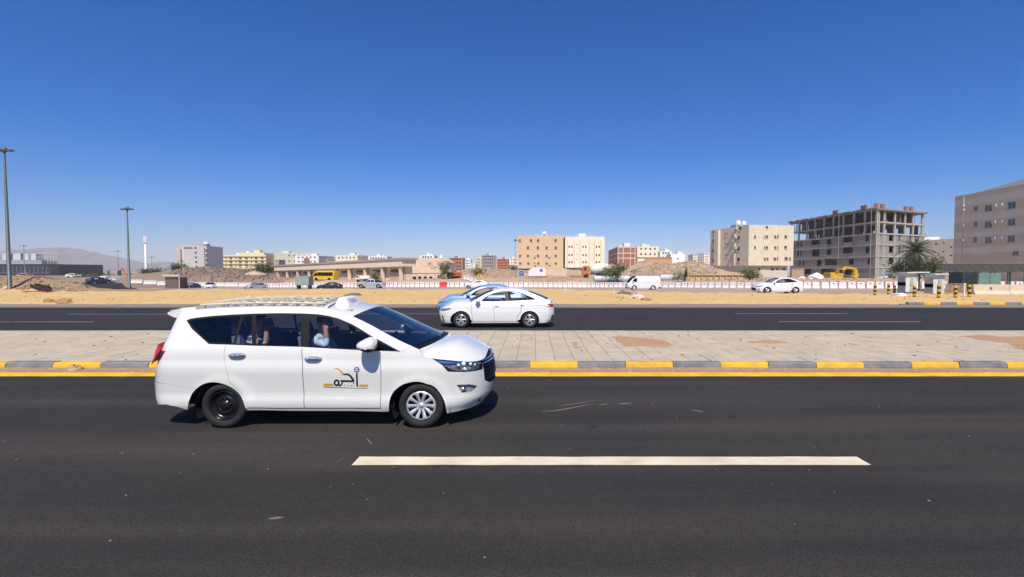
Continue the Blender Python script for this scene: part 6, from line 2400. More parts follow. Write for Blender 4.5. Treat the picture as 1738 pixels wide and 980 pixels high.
roof_item(root, base, 'roof_room', XA(338, Yl + 8), Yl + 12, zl1 - .5, (7, 6, 2.2), M_CREAMS)
roof_item(root, base, 'water_tank', XA(346, Yl + 8), Yl + 11, zl1 + 1.0, (2.8, 2.8, 2.0), M_TANK, 'tank')
# yellow hotel
Yh = 400.0
H0 = (XA(377, Yh), Yh)
H1 = (XA(452, Yh), Yh)
H2 = (XA(466, Yh + 40), Yh + 40)
zh0, zh1 = ZA(467, Yh), ZA(433, Yh)
hw = []
for y in (284, 322, 355):
    hw += [(x, y, 26, 16) for x in (648, 740, 802, 897, 957)] + [(x, y, 9, 20) for x in (600, 698, 850)]
hw += [(x, 408, 22, 26) for x in (625, 670, 720, 770, 815, 870, 930)]
root, F, base = building('hotel', 'pale yellow hotel with three rows of balconied windows', [H0, H1, H2, (H0[0] + 4, Yh + 42)], zh0, zh1, M_YELB, {0: lambda f: f.rects(c5r(hw)), 1: lambda f: f.grid(6, [3.4 + 3.1 * k for k in range(4)], 1.4, 1.5)}, 'brown')
for y in (262, 300, 338, 382):
    _, v = F[0].uv(415, c5(0, y)[1])
    add_box(root, base, 'cornice', F[0], F[0].L / 2, v, F[0].L + .8, .5, .8, M_YELB)
for y in (292, 330, 363):
    for x in (648, 740, 802, 897, 957):
        u, v = F[0].uv(*c5(x, y))
        add_box(root, base, 'balcony', F[0], u, v - .4, 2.6, .7, 1.0, M_YELB)
roof_item(root, base, 'roof_room', XA(420, Yh), Yh + 14, zh1 - .5, (22, 16, 2.6), M_YELB)
roof_item(root, base, 'roof_room', XA(421, Yh), Yh + 16, zh1 + 2.1, (5, 5, 2.6), M_YELB)
roof_item(root, base, 'water_tank', XA(407, Yh), Yh + 12, zh1 + 2.0, (3, 3, 1.8), M_TANK, 'tank')
roof_item(root, base, 'water_tank', XA(394, Yh), Yh + 12, zh1 - .5, (7, 3, 2.4), M_TANK, 'tank_h')
simple('tower_block', 'cream block with shaded end behind the yellow hotel', 466, 484, 430.5, 458, 450, M_PALE, 2, 3, 1.4, 1.4, 'brown', 30, Yb=430)
simple('tower_block', 'low grey lilac block between the hotel and the depot', 466.5, 473.5, 441, 462, 380, M_CREAMS, 1, 3, 1.2, 1.4, 'brown', 10, tank=False)
simple('tower_block', 'white block with a brown emblem panel above the depot roof', 501, 541, 434, 456, 420, M_WHITEB, 5, 3, 1.5, 1.5, 'brown', 34, Yb=420)
simple('tower_block', 'low cream block left of the white block with the brown panel', 494, 501, 438, 456, 440, M_PALE, 2, 2, 1.4, 1.4, 'brown', 12, tank=False)
b = MB()
b.box((0, 0, 0), (5.0, .3, 4.6))
q = at(520.5, 443, 419.7)
tag(b.build('emblem_panel', mat('emblem_brown', (.25, .13, .08), .8, .6, 1.2), loc=q), 'brown emblem panel fixed to the white block above the depot', 'sign')
simple('house', 'brown low house right of the white block above the depot', 554, 570, 439, 452, 380, M_GREYB2, 3, 2, 1.5, 1.2, 'brown', 12, tank=False)
simple('villa', 'cream villa with a stepped roof tower above the depot roof', 570, 607, 433.5, 452, 380, M_PALE, 5, 2, 1.3, 1.4, 'brown', 16, Yb=376)
simple('villa', 'white roofed house peeping over the depot roof', 625, 657, 435.5, 450, 380, M_WHITEB, 6, 2, 1.3, 1.4, 'brown', 14)
simple('villa', 'white house peeping over the stone wall', 713, 737, 433.5, 448, 360, M_WHITEB, 4, 2, 1.3, 1.3, 'brown', 12)
b = MB()
b.lathe([(1.2, 0), (1.2, 9), (1.7, 9.2), (1.7, 9.8), (1.1, 10), (1.1, 13), (1.4, 13.2), (.9, 14.2), (.2, 15.6), (0, 16.4)], 10)
tag(b.build('minaret', M_WHITEB, smooth=False, loc=(XA(749, 360), 360, ZA(431, 360) - 16.4)), 'white minaret rising behind the stone wall', 'minaret')
# beige building between the skeleton and the grey block
sw = c9r([(583, 525, 20, 14), (632, 521, 14, 12), (570, 583, 20, 12), (630, 578, 16, 10), (682, 548, 18, 14), (632, 630, 14, 12), (682, 604, 20, 14), (725, 628, 12, 12)])
Ys = 190.0
foot = quad(1568, Ys, 1630, Ys - 12, 14)
root, F, base = building('apartment_block', 'beige apartment block between the concrete skeleton and the grey block', foot, ZA(470, Ys), ZA(408, Ys), stucco('beige_render', (.58, .49, .39)), {0: lambda f: f.rects(sw)}, 'dark')
roof_item(root, base, 'roof_room', XA(1582, Ys), Ys + 6, ZA(408, Ys) - .5, (9, 8, 1.9), M_WHITEB)
roof_item(root, base, 'roof_unit', XA(1582, Ys), Ys + 5, ZA(403, Ys) - .3, (1.8, 1.8, 2.1), M_GREYB2)
# dark glass showroom at far left
Yg = 260.0
g0 = quad(-60, Yg, 100, Yg + 4, 30)
root, F, base = building('showroom', 'dark glazed hall with pale rooftop boxes below the mountains', g0, ZA(467, Yg), ZA(448.5, Yg), mat('dark_cladding', (.02, .021, .028), .35, .3, .2), {0: lambda f: f.grid(9, [1.0], 4.2, 4.0)}, 'dark', parapet=.2)
up = MB()
q0, q1 = XA(-60, Yg) - base[0], XA(60, Yg) - base[0]
zr0 = ZA(448.5, Yg) - base[2]
up.box(((q0 + q1) / 2, 8, zr0 + 1.1), (q1 - q0, 9, 2.4))
up.build('roof_storey', mat('pale_green_panel', (.30, .34, .33), .6, .1), root)
for x in (-30, 8, 26, 44, 52):
    roof_item(root, base, 'cooling_unit', XA(x, Yg + 5), Yg + 8, ZA(441, Yg), (4.4, 4, 3.6), mat('cooler_panel', (.50, .55, .52), .6, .1))
for x in range(62, 100, 5):
    b = MB()
    X_ = XA(x, Yg + 6) - base[0]
    b.bar((X_, 6, zr0), (X_, 6, zr0 + 6), .12, .12, 5)
    b.build('roof_post', M_FRAME, root)
for v in (1.8, 4.0, 6.0):
    b = MB()
    b.bar((XA(60, Yg + 6) - base[0], 6, zr0 + v), (XA(98, Yg + 6) - base[0], 6, zr0 + v), .12, .12, 5)
    b.build('roof_rail', M_FRAME, root)

# ---------------- long depot with a colonnade
D1 = Vector((XA(682, 100), 100.0))
D0 = Vector((XA(471, 146), 146.0))
dd = (D1 - D0)
DL = dd.length
du = dd / DL
dn = Vector((-du.y, du.x))
base = (D0.x, D0.y, ZA(477, 146))
dep = thing('depot', 'long beige depot with a deep roof fascia, columns and shutters', 'depot', base)
z_l1, z_r1 = ZA(450.5, 146), ZA(438, 100)       # roof top at both ends
z_l0, z_r0 = ZA(478, 146), ZA(481, 100)
M_DEP = stucco('depot_beige', (.72, .56, .41))
M_FAS = stucco('depot_fascia', (.74, .60, .47))
M_SHUT = mat('shutter_tan', (.52, .40, .29), .6, .1, 2)
def DP(u, d, z):
    q = D0 + du * u + dn * d
    return (q.x - base[0], q.y - base[1], z - base[2])
zl = lambda t, a, b: a + (b - a) * t
def dbox(name, u0, u1, d0, d1, f0, f1, m):
    """box following the sloping eave: f0, f1 are height fractions of the full wall"""
    b = MB()
    vs = []
    for u, d in ((u0, d0), (u1, d0), (u1, d1), (u0, d1)):
        t = u / DL
        lo, hi = zl(t, z_l0, z_r0), zl(t, z_l1, z_r1)
        vs.append((DP(u, d, lo + (hi - lo) * f0), DP(u, d, lo + (hi - lo) * f1)))
    P = [v[0] for v in vs] + [v[1] for v in vs]
    b.add(P, [(0, 3, 2, 1), (4, 5, 6, 7), (0, 1, 5, 4), (1, 2, 6, 5), (2, 3, 7, 6), (3, 0, 4, 7)])
    return b.build(name, m, dep)
dbox('back_wall', 0, DL, .75, 2.6, -.2, .86, M_DEP)
dbox('fascia', -1.2, DL + .8, -.55, 3.0, .66, .92, M_FAS)
dbox('roof_edge', -1.6, DL + 1.2, -.75, 3.2, .92, 1.0, stucco('roof_edge_brown', (.40, .29, .225)))
nb = 9
for k in range(nb + 1):
    u = DL * k / nb
    u = min(max(u, .35), DL - .35)
    dbox('column', u - .3, u + .3, -.3, .3, -.2, .66, M_FAS)
for k in range(nb):
    u0, u1 = DL * (k + .22) / nb, DL * (k + .78) / nb
    dbox('roller_shutter', u0, u1, .62, .9, .0, .42, M_SHUT)
    dbox('vent_panel', u0 + .6, u1 - .6, .60, .9, .45, .56, M_FRAMED)
    dbox('pier', DL * (k + .9) / nb, DL * (k + 1.0) / nb, .5, .85, 0, .6, stucco('depot_pier', (.50, .40, .32)))

# ---------------- stone wall building right of the depot, low white shop
M_STONE = bpy.data.materials.new('rough_stone')
M_STONE.use_nodes = True
_n, _l = M_STONE.node_tree.nodes, M_STONE.node_tree.links
_b = _n.new('ShaderNodeTexBrick')
_b.inputs['Color1'].default_value = (.76, .57, .42, 1)
_b.inputs['Color2'].default_value = (.66, .49, .35, 1)
_b.inputs['Mortar'].default_value = (.52, .38, .27, 1)
_b.inputs['Brick Width'].default_value = 1.2
_b.inputs['Row Height'].default_value = .45
_b.inputs['Mortar Size'].default_value = .03
_b.inputs['Scale'].default_value = 1.0
_tc = _n.new('ShaderNodeTexCoord')
_mp = _n.new('ShaderNodeMapping')
_mp.inputs['Rotation'].default_value = (R(90), 0, 0)
_l.new(_tc.outputs['Object'], _mp.inputs['Vector'])
_l.new(_mp.outputs['Vector'], _b.inputs['Vector'])
_l.new(_b.outputs['Color'], _n['Principled BSDF'].inputs['Base Color'])
_n['Principled BSDF'].inputs['Roughness'].default_value = .95
b = MB()
Yw = 132.0
wpts = [(XA(684, Yw), ZA(437.5, Yw)), (XA(752, Yw), ZA(438.5, Yw)), (XA(764, Yw), ZA(446, Yw)), (XA(766, Yw), -.5), (XA(684, Yw), -.5)]
b.prism([(x - XA(684, Yw), z) for x, z in wpts], 0, 9)
tag(b.build('stone_wall', M_STONE, loc=(XA(684, Yw), Yw, 0)), 'tall rough beige stone wall right of the depot', 'wall')
simple('shop', 'low white shop with a wide window below the stone wall', 692, 742, 467, 481, 112, stucco('shop_white', (.62, .56, .48)), 4, 1, 2.0, 1.1, 'dark', 6, tank=False, low=1.5)
b = MB()
for x in (690, 706, 722, 738, 752):
    b.bar((XA(x, 110), 110, 0), (XA(x, 110), 110, ZA(465, 110)), .07, .07, 5)
b.bar((XA(688, 110), 110, ZA(464.5, 110)), (XA(758, 110), 110, ZA(464.5, 110)), .1, .1, 5)
tag(b.build('pergola', mat('pergola_timber', (.25, .17, .11), .8, .1)), 'thin timber pergola in front of the low white shop', 'pergola')
# small pavilion with a pitched roof left of the depot
pv = thing('pavilion', 'small pavilion with a beige pitched roof in front of the rubble', 'pavilion', (XA(431, 125), 125, ZA(481, 125)))
b = MB()
b.add([(-3, -2.6, 2.2), (3, -2.6, 2.2), (3, 2.6, 2.2), (-3, 2.6, 2.2), (0, 0, 3.2)], [(0, 1, 4), (1, 2, 4), (2, 3, 4), (3, 0, 4), (0, 3, 2, 1)])
b.build('roof', stucco('pavilion_tan', (.50, .38, .27)), pv)
for sx in (-1, 1):
    for sy in (-1, 1):
        b = MB()
        b.box((sx * 2.4, sy * 2, 1.1), (.4, .4, 2.2))
        b.build('post', M_PALE, pv)
b = MB()
b.box((0, 0, .5), (5.4, 4, 1.0))
b.build('base', M_PALE, pv)
# ================================================================ BARRIERS, STREET FURNITURE, VEGETATION, MACHINES
M_BARW = mat('barrier_white', (0.74, 0.71, 0.69), .55, .06, 3)
M_BARR = mat('barrier_red', (0.62, 0.12, 0.12), .5, .1, 3)
M_BARD = mat('barrier_mark', (0.10, 0.13, 0.17), .6, .2, 9)
def barrier_meshes(w_, h_, red=False):
    out = {}
    b = MB()
    prof = [(-.24, 0), (-.24, .16), (-.12, .38), (-.09, h_), (.09, h_), (.12, .38), (.24, .16), (.24, 0)]
    b.prism(prof, -w_ / 2, w_ / 2, 0, 'X')
    o = b.build('barrier_body', mat('solid_red', (.50, .04, .04), .6, .1, 3) if red else M_BARW)
    out['body'] = o.data
    bpy.data.objects.remove(o)
    b = MB()
    p2 = [(-.25, .02), (-.25, .163), (-.13, .385), (-.10, h_ + .008), (.10, h_ + .008), (.13, .385), (.25, .163), (.25, .02)]
    b.prism(p2, -.025, .025, 0, 'X')
    o = b.build('red_edge', M_BARR)
    out['edge'] = o.data
    bpy.data.objects.remove(o)
    b = MB()
    b.box((0, -.108, h_ * .74), (.26, .03, .13))
    o = b.build('maker_plate', M_BARD)
    out['mark'] = o.data
    bpy.data.objects.remove(o)
    return out
BS = barrier_meshes(.86, 1.0)
BL = barrier_meshes(1.04, 1.0)
BRED = barrier_meshes(1.3, 1.05, True)
BAR_LAB = 'white plastic barrier block with red edges in the long row behind the service road'
def put_barrier(ms, x, y, z, ang, w_, label=BAR_LAB, red=False, mark=True):
    r = thing('barrier_block', label, 'barrier', (x, y, z), ang, None if red else 'barrier blocks along the service road')
    link('barrier_body', ms['body'], r)
    if not red:
        for s_ in (-1, 1):
            link('red_edge', ms['edge'], r, (s_ * (w_ / 2 - .03), 0, 0))
    if mark:
        link('maker_plate', ms['mark'], r)
xb = XA(452, 106)
x_end = XA(1748, 65)
nbar = 0
while xb < x_end:
    y = float(bar_y(xb))
    y2 = float(bar_y(xb + .5))
    ang = math.atan2(y2 - y, .5)
    small = xb < XA(1110, 86)
    w_ = .86 if small else 1.04
    z = zt(xb, y) + .0
    pxn = PCX + FPX * xb / y
    if not 746.5 < pxn < 758.5:
        put_barrier(BS if small else BL, xb, y + random.uniform(-.05, .05), z - .01, ang + random.uniform(-.05, .05), w_, mark=random.random() < .85)
    nbar += 1
    xb += (w_ + (.10 if small else .13) + random.uniform(-.02, .03)) * math.cos(ang)
    if nbar > 150:
        break
# the single red block, standing just in front of the row
rx_ = XA(752.5, 91)
put_barrier(BRED, rx_, 91.0, zt(rx_, 91), 0.0, 1.3, 'solid red barrier block standing in the white barrier row', True, False)
# leaning barriers piled behind the row
for px, dy in ((806, 3.5), (800, 5.0), (795, 6.4), (790, 7.6)):
    x = XA(px, 93 + dy)
    y = float(bar_y(x)) + dy
    put_barrier(BS, x, y, zt(x, y) + .05, R(35), .86, 'white barrier block parked in the short row behind the long one')
# long low white barriers at left
for k in range(9):
    px = 232 + k * 23
    Y = 112 - k * .5
    x = XA(px, Y)
    b = MB()
    b.prism([(-.3, 0), (-.28, .2), (-.12, .4), (-.1, .95), (.1, .95), (.12, .4), (.28, .2), (.3, 0)], -1.5, 1.5, 0, 'X')
    o = b.build('concrete_barrier', mat('white_concrete', (.62, .58, .55), .8, .12, 2), loc=(x, Y, zt(x, Y) + .05))
    o.rotation_euler = (0, 0, random.uniform(-.06, .06))
    tag(o, 'long white concrete barrier in the line before the rubble heap', 'barrier', 'long white barriers at the low road')

# ---------------- lamp posts
M_POLE = mat('galvanised_green', (0.10, 0.115, 0.11), .5, .1, 3, metal=.4)
def lamp_post(label, x, y, z, H, r0, arm=1.6, heads=2, dish=True, name='lamp_post'):
    t = thing(name, label, 'lamp post', (x, y, z))
    b = MB()
    b.lathe([(r0 * 1.5, 0), (r0 * 1.5, .25), (r0, .3), (r0 * .45, H), (0, H)], 10)
    b.build('pole', M_POLE, t, smooth=True)
    b = MB()
    b.lathe([(r0 * .5, H - .1), (.28, H + .05), (.24, H + .3), (.1, H + .42), (0, H + .45)], 10)
    b.build('pole_cap', M_POLE, t, smooth=True)
    for s_ in ((-1, 1) if heads == 2 else (1,)):
        b = MB()
        b.path([(0, 0, H - .1), (s_ * arm * .5, 0, H + .02), (s_ * arm, 0, H + .12)], [.08, .07, .06], 6)
        a = b.build('arm', M_POLE, t)
        b = MB()
        b.box((s_ * (arm + .25), 0, H + .12), (.62, .34, .14), taper=(.8, .7))
        b.box((s_ * (arm + .27), 0, H + .03), (.42, .26, .05))
        b.build('lamp_head', M_POLE, a)
    return t
q = gnd(17, 497)
lamp_post('tall double headed lamp post standing in the dirt mound', q.x, q.y, 0, ZA(254, q.y) - .2, .19, .3)
Yp = 62.0
lamp_post('shorter double headed lamp post beside the curving asphalt', XA(219, Yp), Yp, zt(XA(219, Yp), Yp), ZA(354, Yp) - zt(XA(219, Yp), Yp) - .2, .15, .25)
lamp_post('thin distant lamp post in front of the dark glazed hall', XA(42, 210), 210, -1, ZA(418, 210) + 1, .16, 1.4)
lamp_post('thin distant lamp post under the mountain slope', XA(201, 230), 230, -1, ZA(427, 230) + 1, .16, 1.4)
lamp_post('faint distant lamp post near the grey tower block', XA(258, 260), 260, -1, ZA(437, 260) + 1, .14, 1.3)
lamp_post('thin lamp post standing by the blue sign', XA(874.5, 120), 120, zt(XA(874.5, 120), 120) - .2, ZA(401, 120) - 1.2, .09, .9, 1)
# white advertising mast
ms = thing('advertising_mast', 'white mast carrying a tall blank panel box', 'mast', (XA(248, 180), 180, -1))
b = MB()
b.lathe([(.5, 0), (.45, 2), (.36, ZA(412, 180) + 1), (0, ZA(412, 180) + 1.02)], 10)
b.build('pole', M_TANK, ms, smooth=True)
b = MB()
b.box((0, 0, (ZA(401, 180) + ZA(412.5, 180)) / 2 + 1), (1.1, 1.1, ZA(401, 180) - ZA(412.5, 180)), R(35))
b.build('panel_box', mat('panel_lilac', (.72, .68, .72), .6, .1, 1), ms)

# ---------------- site cabins, bollards, concrete barriers, fence, netting on the right
M_CAB = mat('cabin_white', (.60, .61, .58), .55, .08, 2)
M_CABG = mat('cabin_grey', (.36, .375, .37), .55, .1, 2)
M_CABD = mat('cabin_dark', (.06, .065, .065), .6, .2, 3)
def cabin(label, px0, pxc, px1, ytop, ybase, Y, over=0):
    X0, Xc, X1 = XA(px0, Y + .9), XA(pxc, Y), XA(px1, Y)
    z0 = ZA(ybase, Y)
    H = ZA(ytop, Y) - z0
    t = thing('site_cabin', label, 'cabin', (Xc, Y, z0))
    wx = X1 - Xc
    dpt = 1.0
    b = MB()
    b.box((wx / 2, dpt / 2, .1), (wx, dpt, .2))
    b.build('skid', M_CABD, t)
    b = MB()
    b.box((wx / 2, dpt / 2, .2 + (H - .28) / 2), (wx, dpt, H - .28))
    b.build('body', M_CAB, t)
    b = MB()
    b.box((-.012, dpt * .5, .25 + H * .22), (.03, dpt * .94, H * .42))
    b.build('lower_panel', M_CABG, t)
    b = MB()
    b.box((-.012, dpt * .5, H * .52 + .15), (.03, dpt * .94, H * .42))
    b.box((-.03, dpt * .5, H * .62), (.02, .3, .3))
    b.build('side_panel', mat('cabin_side', (.42, .43, .44), .55, .08, 2), t)
    b = MB()
    b.box((wx * .55, -.012, .2 + H * .33), (wx * .34, .03, H * .62))
    d = b.build('door', M_CABG, t)
    b = MB()
    b.box((wx * .42, -.04, .2 + H * .33), (.03, .04, .18))
    b.build('handle', M_CABD, d)
    b = MB()
    b.box((wx / 2 + over / 2, dpt / 2 - .1, H - .02), (wx + .2 + over, dpt + .4, .09), ry=R(-1.5))
    b.build('roof', M_CAB, t)
    return t
cabin('pale site cabin with an overhanging roof beside the palm', 1526, 1538, 1556, 462.5, 499.5, 44.5, .9)
cabin('pale site cabin closest to the fence of thin posts', 1571, 1585, 1604, 465.5, 502.5, 43.0)

M_BY = mat('bollard_yellow', (.58, .34, .02), .6, .15, 6)
M_BK = mat('bollard_black', (.02, .02, .02), .6, .2, 6)
def bollard(px, ytop, ybase, label):
    q = gnd(px, ybase, .05)
    H = ZA(ytop, q.y) - .05
    t = thing('bollard', label, 'bollard', (q.x, q.y, .03), 0, 'yellow and black bollards on the sand')
    n = 6
    for k in range(n):
        b = MB()
        z0, z1 = H * k / n, H * (k + 1) / n
        r = .115
        b.lathe([(r, z0), (r, z1)] if k < n - 1 else [(r, z0), (r, z1 - .05), (r * .6, z1), (0, z1 + .01)], 12)
        b.build('stripe', M_BY if k % 2 else M_BK, t, smooth=False)
for px, a, b_, lab in ((1485, 482, 502, 'yellow and black striped bollard standing farthest from the cabins'), (1508, 481, 500.5, 'yellow and black bollard, first of the close pair'), (1518, 483.5, 497, 'yellow and black bollard next to the first cabin'),
                       (1552, 484, 505.5, 'yellow and black bollard in front of the gap between the cabins'), (1593, 482, 507.5, 'yellow and black bollard before the door of the second cabin'), (1621.5, 485, 507, 'yellow and black bollard before the thin fence'), (1645, 483, 507, 'yellow and black bollard beside the white post and concrete barrier')):
    bollard(px, a, b_, lab)
b = MB()
q = gnd(1636.5, 504, .05)
b.lathe([(.06, 0), (.06, 1.15), (.03, 1.18), (0, 1.18)], 8)
tag(b.build('white_post', M_TANK, smooth=False, loc=(q.x, q.y, 0)), 'plain white post beside the thin fence', 'post')
# concrete jersey barriers
M_JER = mat('jersey_concrete', (.55, .47, .36), .9, .12, 2, bump=.3, bscale=20, detail=7)
for k in range(3):
    q = gnd(1686 + k * 63, 504.5, .05)
    o = MB()
    o.prism([(-.32, 0), (-.32, .18), (-.16, .42), (-.11, .98), (.11, .98), (.16, .42), (.32, .18), (.32, 0)], -1.52, 1.52, 0, 'X')
    ob = o.build('jersey_barrier', M_JER, loc=(XA(1656, 40.4) + 1.55 + k * 3.08, 40.7, .06))
    tag(ob, ['cream concrete barrier closest to the striped bollards', 'cream concrete barrier, second from the bollards', 'cream concrete barrier, third from the bollards'][k], 'barrier')
    for s_ in (-.05,):
        h = MB()
        h.box((s_, -.135, .64), (.12, .08, .2))
        h.build('lifting_slot', M_CABD, ob)
# thin fence of posts
fc = thing('fence', 'low fence of thin rusty posts between cabin and concrete barrier', 'fence', (XA(1606, 42.2), 42.2, .05))
for k in range(5):
    b = MB()
    b.bar((k * .46, 0, 0), (k * .46, 0, 1.05), .035, .035, 6)
    b.build('post', mat('rusty_post', (.36, .25, .18), .8, .2, 8), fc)
for z in (1.0, .45):
    b = MB()
    b.bar((0, 0, z), (1.84, 0, z), .025, .025, 5)
    b.build('rail', mat('rusty_post', (.36, .25, .18), .8), fc)
for k in range(4):
    b = MB()
    b.box((k * .46 + .23, .03, .5), (.38, .02, .9))
    b.build('panel', mat('rust_sheet', (.30, .18, .14), .85, .25, 5), fc)
# shade netting on posts
NY = 56.0
nx0, nx1 = XA(1601, NY), XA(1800, NY)
zt_, zb_n = ZA(448, NY), ZA(463, NY)
sh = thing('shade_canopy', 'dark shade netting on posts below the grey brown block', 'canopy', (nx0, NY, 0))
M_NET = mat('shade_net', (.075, .066, .060), .95, .35, 5)
b = MB()
NX, NZ = 60, 6
for i in range(NX + 1):
    for j in range(NZ + 1):
        x = (nx1 - nx0) * i / NX
        sag = .12 * abs(math.sin(i * .52)) * (1 - j / NZ)
        b.v.append((x, .03 * math.sin(i * 1.3 + j * .8), zb_n + sag + (zt_ - zb_n - sag) * j / NZ))
for i in range(NX):
    for j in range(NZ):
        a = i * (NZ + 1) + j
        b.f.append([a, a + NZ + 1, a + NZ + 2, a + 1])
        b.m.append(0)
b.build('front_netting', M_NET, sh, smooth=True, fix=False)
b = MB()
for i in range(NX + 1):
    for j in range(5):
        b.v.append(((nx1 - nx0) * i / NX, 6 * j / 4, zt_ - .04 + .03 * math.sin(i * .9 + j)))
for i in range(NX):
    for j in range(4):
        a = i * 5 + j
        b.f.append([a, a + 5, a + 6, a + 1])
        b.m.append(0)
b.build('roof_netting', M_NET, sh, smooth=True, fix=False)
for k in range(8):
    for d in (0.25, 5.9):
        b = MB()
        b.bar(((nx1 - nx0) * k / 7, d, -.2), ((nx1 - nx0) * k / 7, d, zt_), .09, .08, 6)
        b.build('post', M_POLE, sh)
# green panels and a dark box under the netting
b = MB()
M_GPAN = mat('green_sheet', (.13, .24, .19), .6, .15, 2)
gp = thing('green_hoarding', 'pair of green metal hoarding panels under the shade netting', 'hoarding', (XA(1661, 52), 52, -.1))
wg = (XA(1699, 52) - XA(1661, 52)) / 2
for k in range(2):
    b = MB()
    b.box((wg * (k + .5), 0, ZA(475, 52) + .1), (wg - .06, .06, ZA(463.5, 52) - ZA(486, 52)))
    b.build('panel', M_GPAN, gp)
for k in range(3):
    b = MB()
    b.bar((wg * k, .08, 0), (wg * k, .08, ZA(462, 52) + .1), .05, .05, 6)
    b.build('post', M_POLE, gp)
b = MB()
b.box((0, 0, .0), (XA(1660, 53) - XA(1634, 53), 1.6, 2.1), taper=(.98, .98))
b.box((0, -.81, -.1), (.8, .04, 1.6))
tag(b.build('equipment_box', mat('dark_green_box', (.03, .042, .045), .5, .2, 2), loc=(XA(1647, 53), 53.8, ZA(478, 53))), 'dark equipment box beside the green hoarding panels', 'box')
# painted kerb at the far road edge, right
kb0 = MB()
kb0.box(((XA(1520, 31) + XA(1800, 31)) / 2, 30.55, 0.0), (XA(1800, 31) - XA(1520, 31), .14, .12))
FK_ = tag(kb0.build('far_painted_kerb', M_BED), kind='structure')
x = XA(1530, 31)
k = 0
while x < XA(1790, 31):
    link('kerbstone', ky if k % 2 else kb, FK_, (x + KL / 2, 30.4 + random.uniform(-.02, .02), .02))
    x += KL
    k += 1

# ---------------- green utility box on legs, brown container, signs
ub = thing('utility_cabinet', 'green utility cabinet on a stand at the edge of the sand', 'cabinet', (XA(513, 60), 60, zt(XA(513, 60), 60)))
zc0, zc1 = ZA(484.5, 60) - ub.location.z, ZA(470, 60) - ub.location.z
b = MB()
b.box((0, .5, (zc0 + zc1) / 2), (1.75, 1.2, zc1 - zc0))
bd = b.build('body', mat('cabinet_green', (.24, .31, .25), .6, .12, 2), ub)
b = MB()
b.box((0, .5, zc1 + .03), (1.85, 1.3, .08))
b.build('lid', mat('cabinet_lid', (.33, .37, .32), .6, .1), ub)
for s_ in (-1, 1):
    b = MB()
    b.box((s_ * .42, -.11, (zc0 + zc1) / 2), (.8, .03, zc1 - zc0 - .1))
    b.build('door', mat('cabinet_door', (.27, .33, .27), .6, .1, 2), ub)
for s_ in (-1, 1):
    b = MB()
    b.box((s_ * .7, .5, zc0 / 2 - .2), (.14, .9, zc0 + .4))
    b.build('leg', M_CABD, ub)
ct = thing('container', 'brown container with a white canopy roof beside the dark blue saloon', 'container', (XA(291, 92), 92, -1.5))
b = MB()
b.box((0, 1.2, 1.4), (2.6, 2.4, 2.2))
b.build('body', mat('container_brown', (.14, .095, .075), .8, .2, 2), ct)
b = MB()
b.box((.2, 1.0, 2.9), (3.4, 3.0, .12))
b.build('canopy', M_TANK, ct)
for s_ in (-1, 1):
    b = MB()
    b.bar((1.7, 1 + s_ * 1.3, 0), (1.7, 1 + s_ * 1.3, 2.85), .07, .07, 6)
    b.build('post', M_TANK, ct)
bs = thing('blue_sign', 'blue square sign board on posts below the tan block', 'sign', (XA(885, 118), 118, zt(XA(885, 118), 118)))
zs0, zs1 = ZA(469.5, 118) - bs.location.z, ZA(459, 118) - bs.location.z
b = MB()
b.box((0, 0, (zs0 + zs1) / 2), (1.5, .08, zs1 - zs0))
b.build('board', M_TANK, bs)
b = MB()
b.box((0, -.05, (zs0 + zs1) / 2), (1.3, .04, zs1 - zs0 - .2))
b.build('face', mat('sign_blue', (.05, .15, .36), .6, .1), bs)
b = MB()
b.box((0, -.075, (zs0 + zs1) / 2 + .1), (.5, .02, .12))
b.build('lettering', M_TANK, bs)
for s_ in (-1, 1):
    b = MB()
    b.bar((s_ * .5, .06, -.3), (s_ * .5, .06, zs0 + .1), .05, .05, 6)
    b.build('post', M_POLE, bs)
# ochre low wall with round arches of shadow (1170-1262)
ow = thing('low_wall', 'low ochre wall of panels behind the barriers', 'wall', (XA(1170, 92), 92, zt(XA(1190, 92), 92) - .2))
for k in range(9):
    b = MB()
    x0 = (XA(1262, 92) - XA(1170, 92)) * k / 9
    b.box((x0 + .55, 0, .85), (1.0, .2, 1.4))
    b.box((x0 + .55, -.14, 1.48), (1.14, .4, .14))
    b.box((x0 + .02, -.14, .8), (.14, .4, 1.3))
    b.build('panel', mat('ochre_block', (.50, .37, .17), .85, .15, 2), ow)
tw_ = thing('perimeter_wall', 'beige perimeter wall of panels below the tan block', 'wall', (XA(928, 150), 150, zt(XA(945, 150), 150) - .3))
for k in range(2):
    b = MB()
    ln = (XA(961, 150) - XA(928, 150)) / 2
    b.box((ln * (k + .5), 0, 1.3), (ln - .05, .3, 3.0))
    b.build('panel', stucco('wall_peach', (.62, .47, .34)), tw_)
wbn = thing('site_office', 'white site office with a small blue window on a red steel base', 'cabin', (XA(912, 122), 122, ZA(470.5, 122)))
wz = (XA(927, 122) - XA(897, 122))
b = MB()
b.prism([(-wz / 2, .25), (wz / 2, .25), (wz / 2, 2.1), (wz * .3, 2.45), (-wz * .25, 2.45), (-wz / 2, 1.7)], 0, 2.4)
b.build('body', M_TANK, wbn)
b = MB()
b.box((wz * .22, -.03, 1.75), (.75, .05, .7))
b.build('window', mat('sign_blue', (.05, .15, .36)), wbn)
b = MB()
b.box((-.3, 1.0, .0), (wz + 1.2, 2.6, .5))
b.build('base', M_BRICKR, wbn)
br_ = MB()
for x0, x1, y, h in ((932, 968, 118, .5), (966, 990, 116, .9)):
    br_.box(((XA(x0, y) + XA(x1, y)) / 2, y, zt(XA((x0 + x1) / 2, y), y) + h / 2), (XA(x1, y) - XA(x0, y), .8, h), taper=(.9, .6))
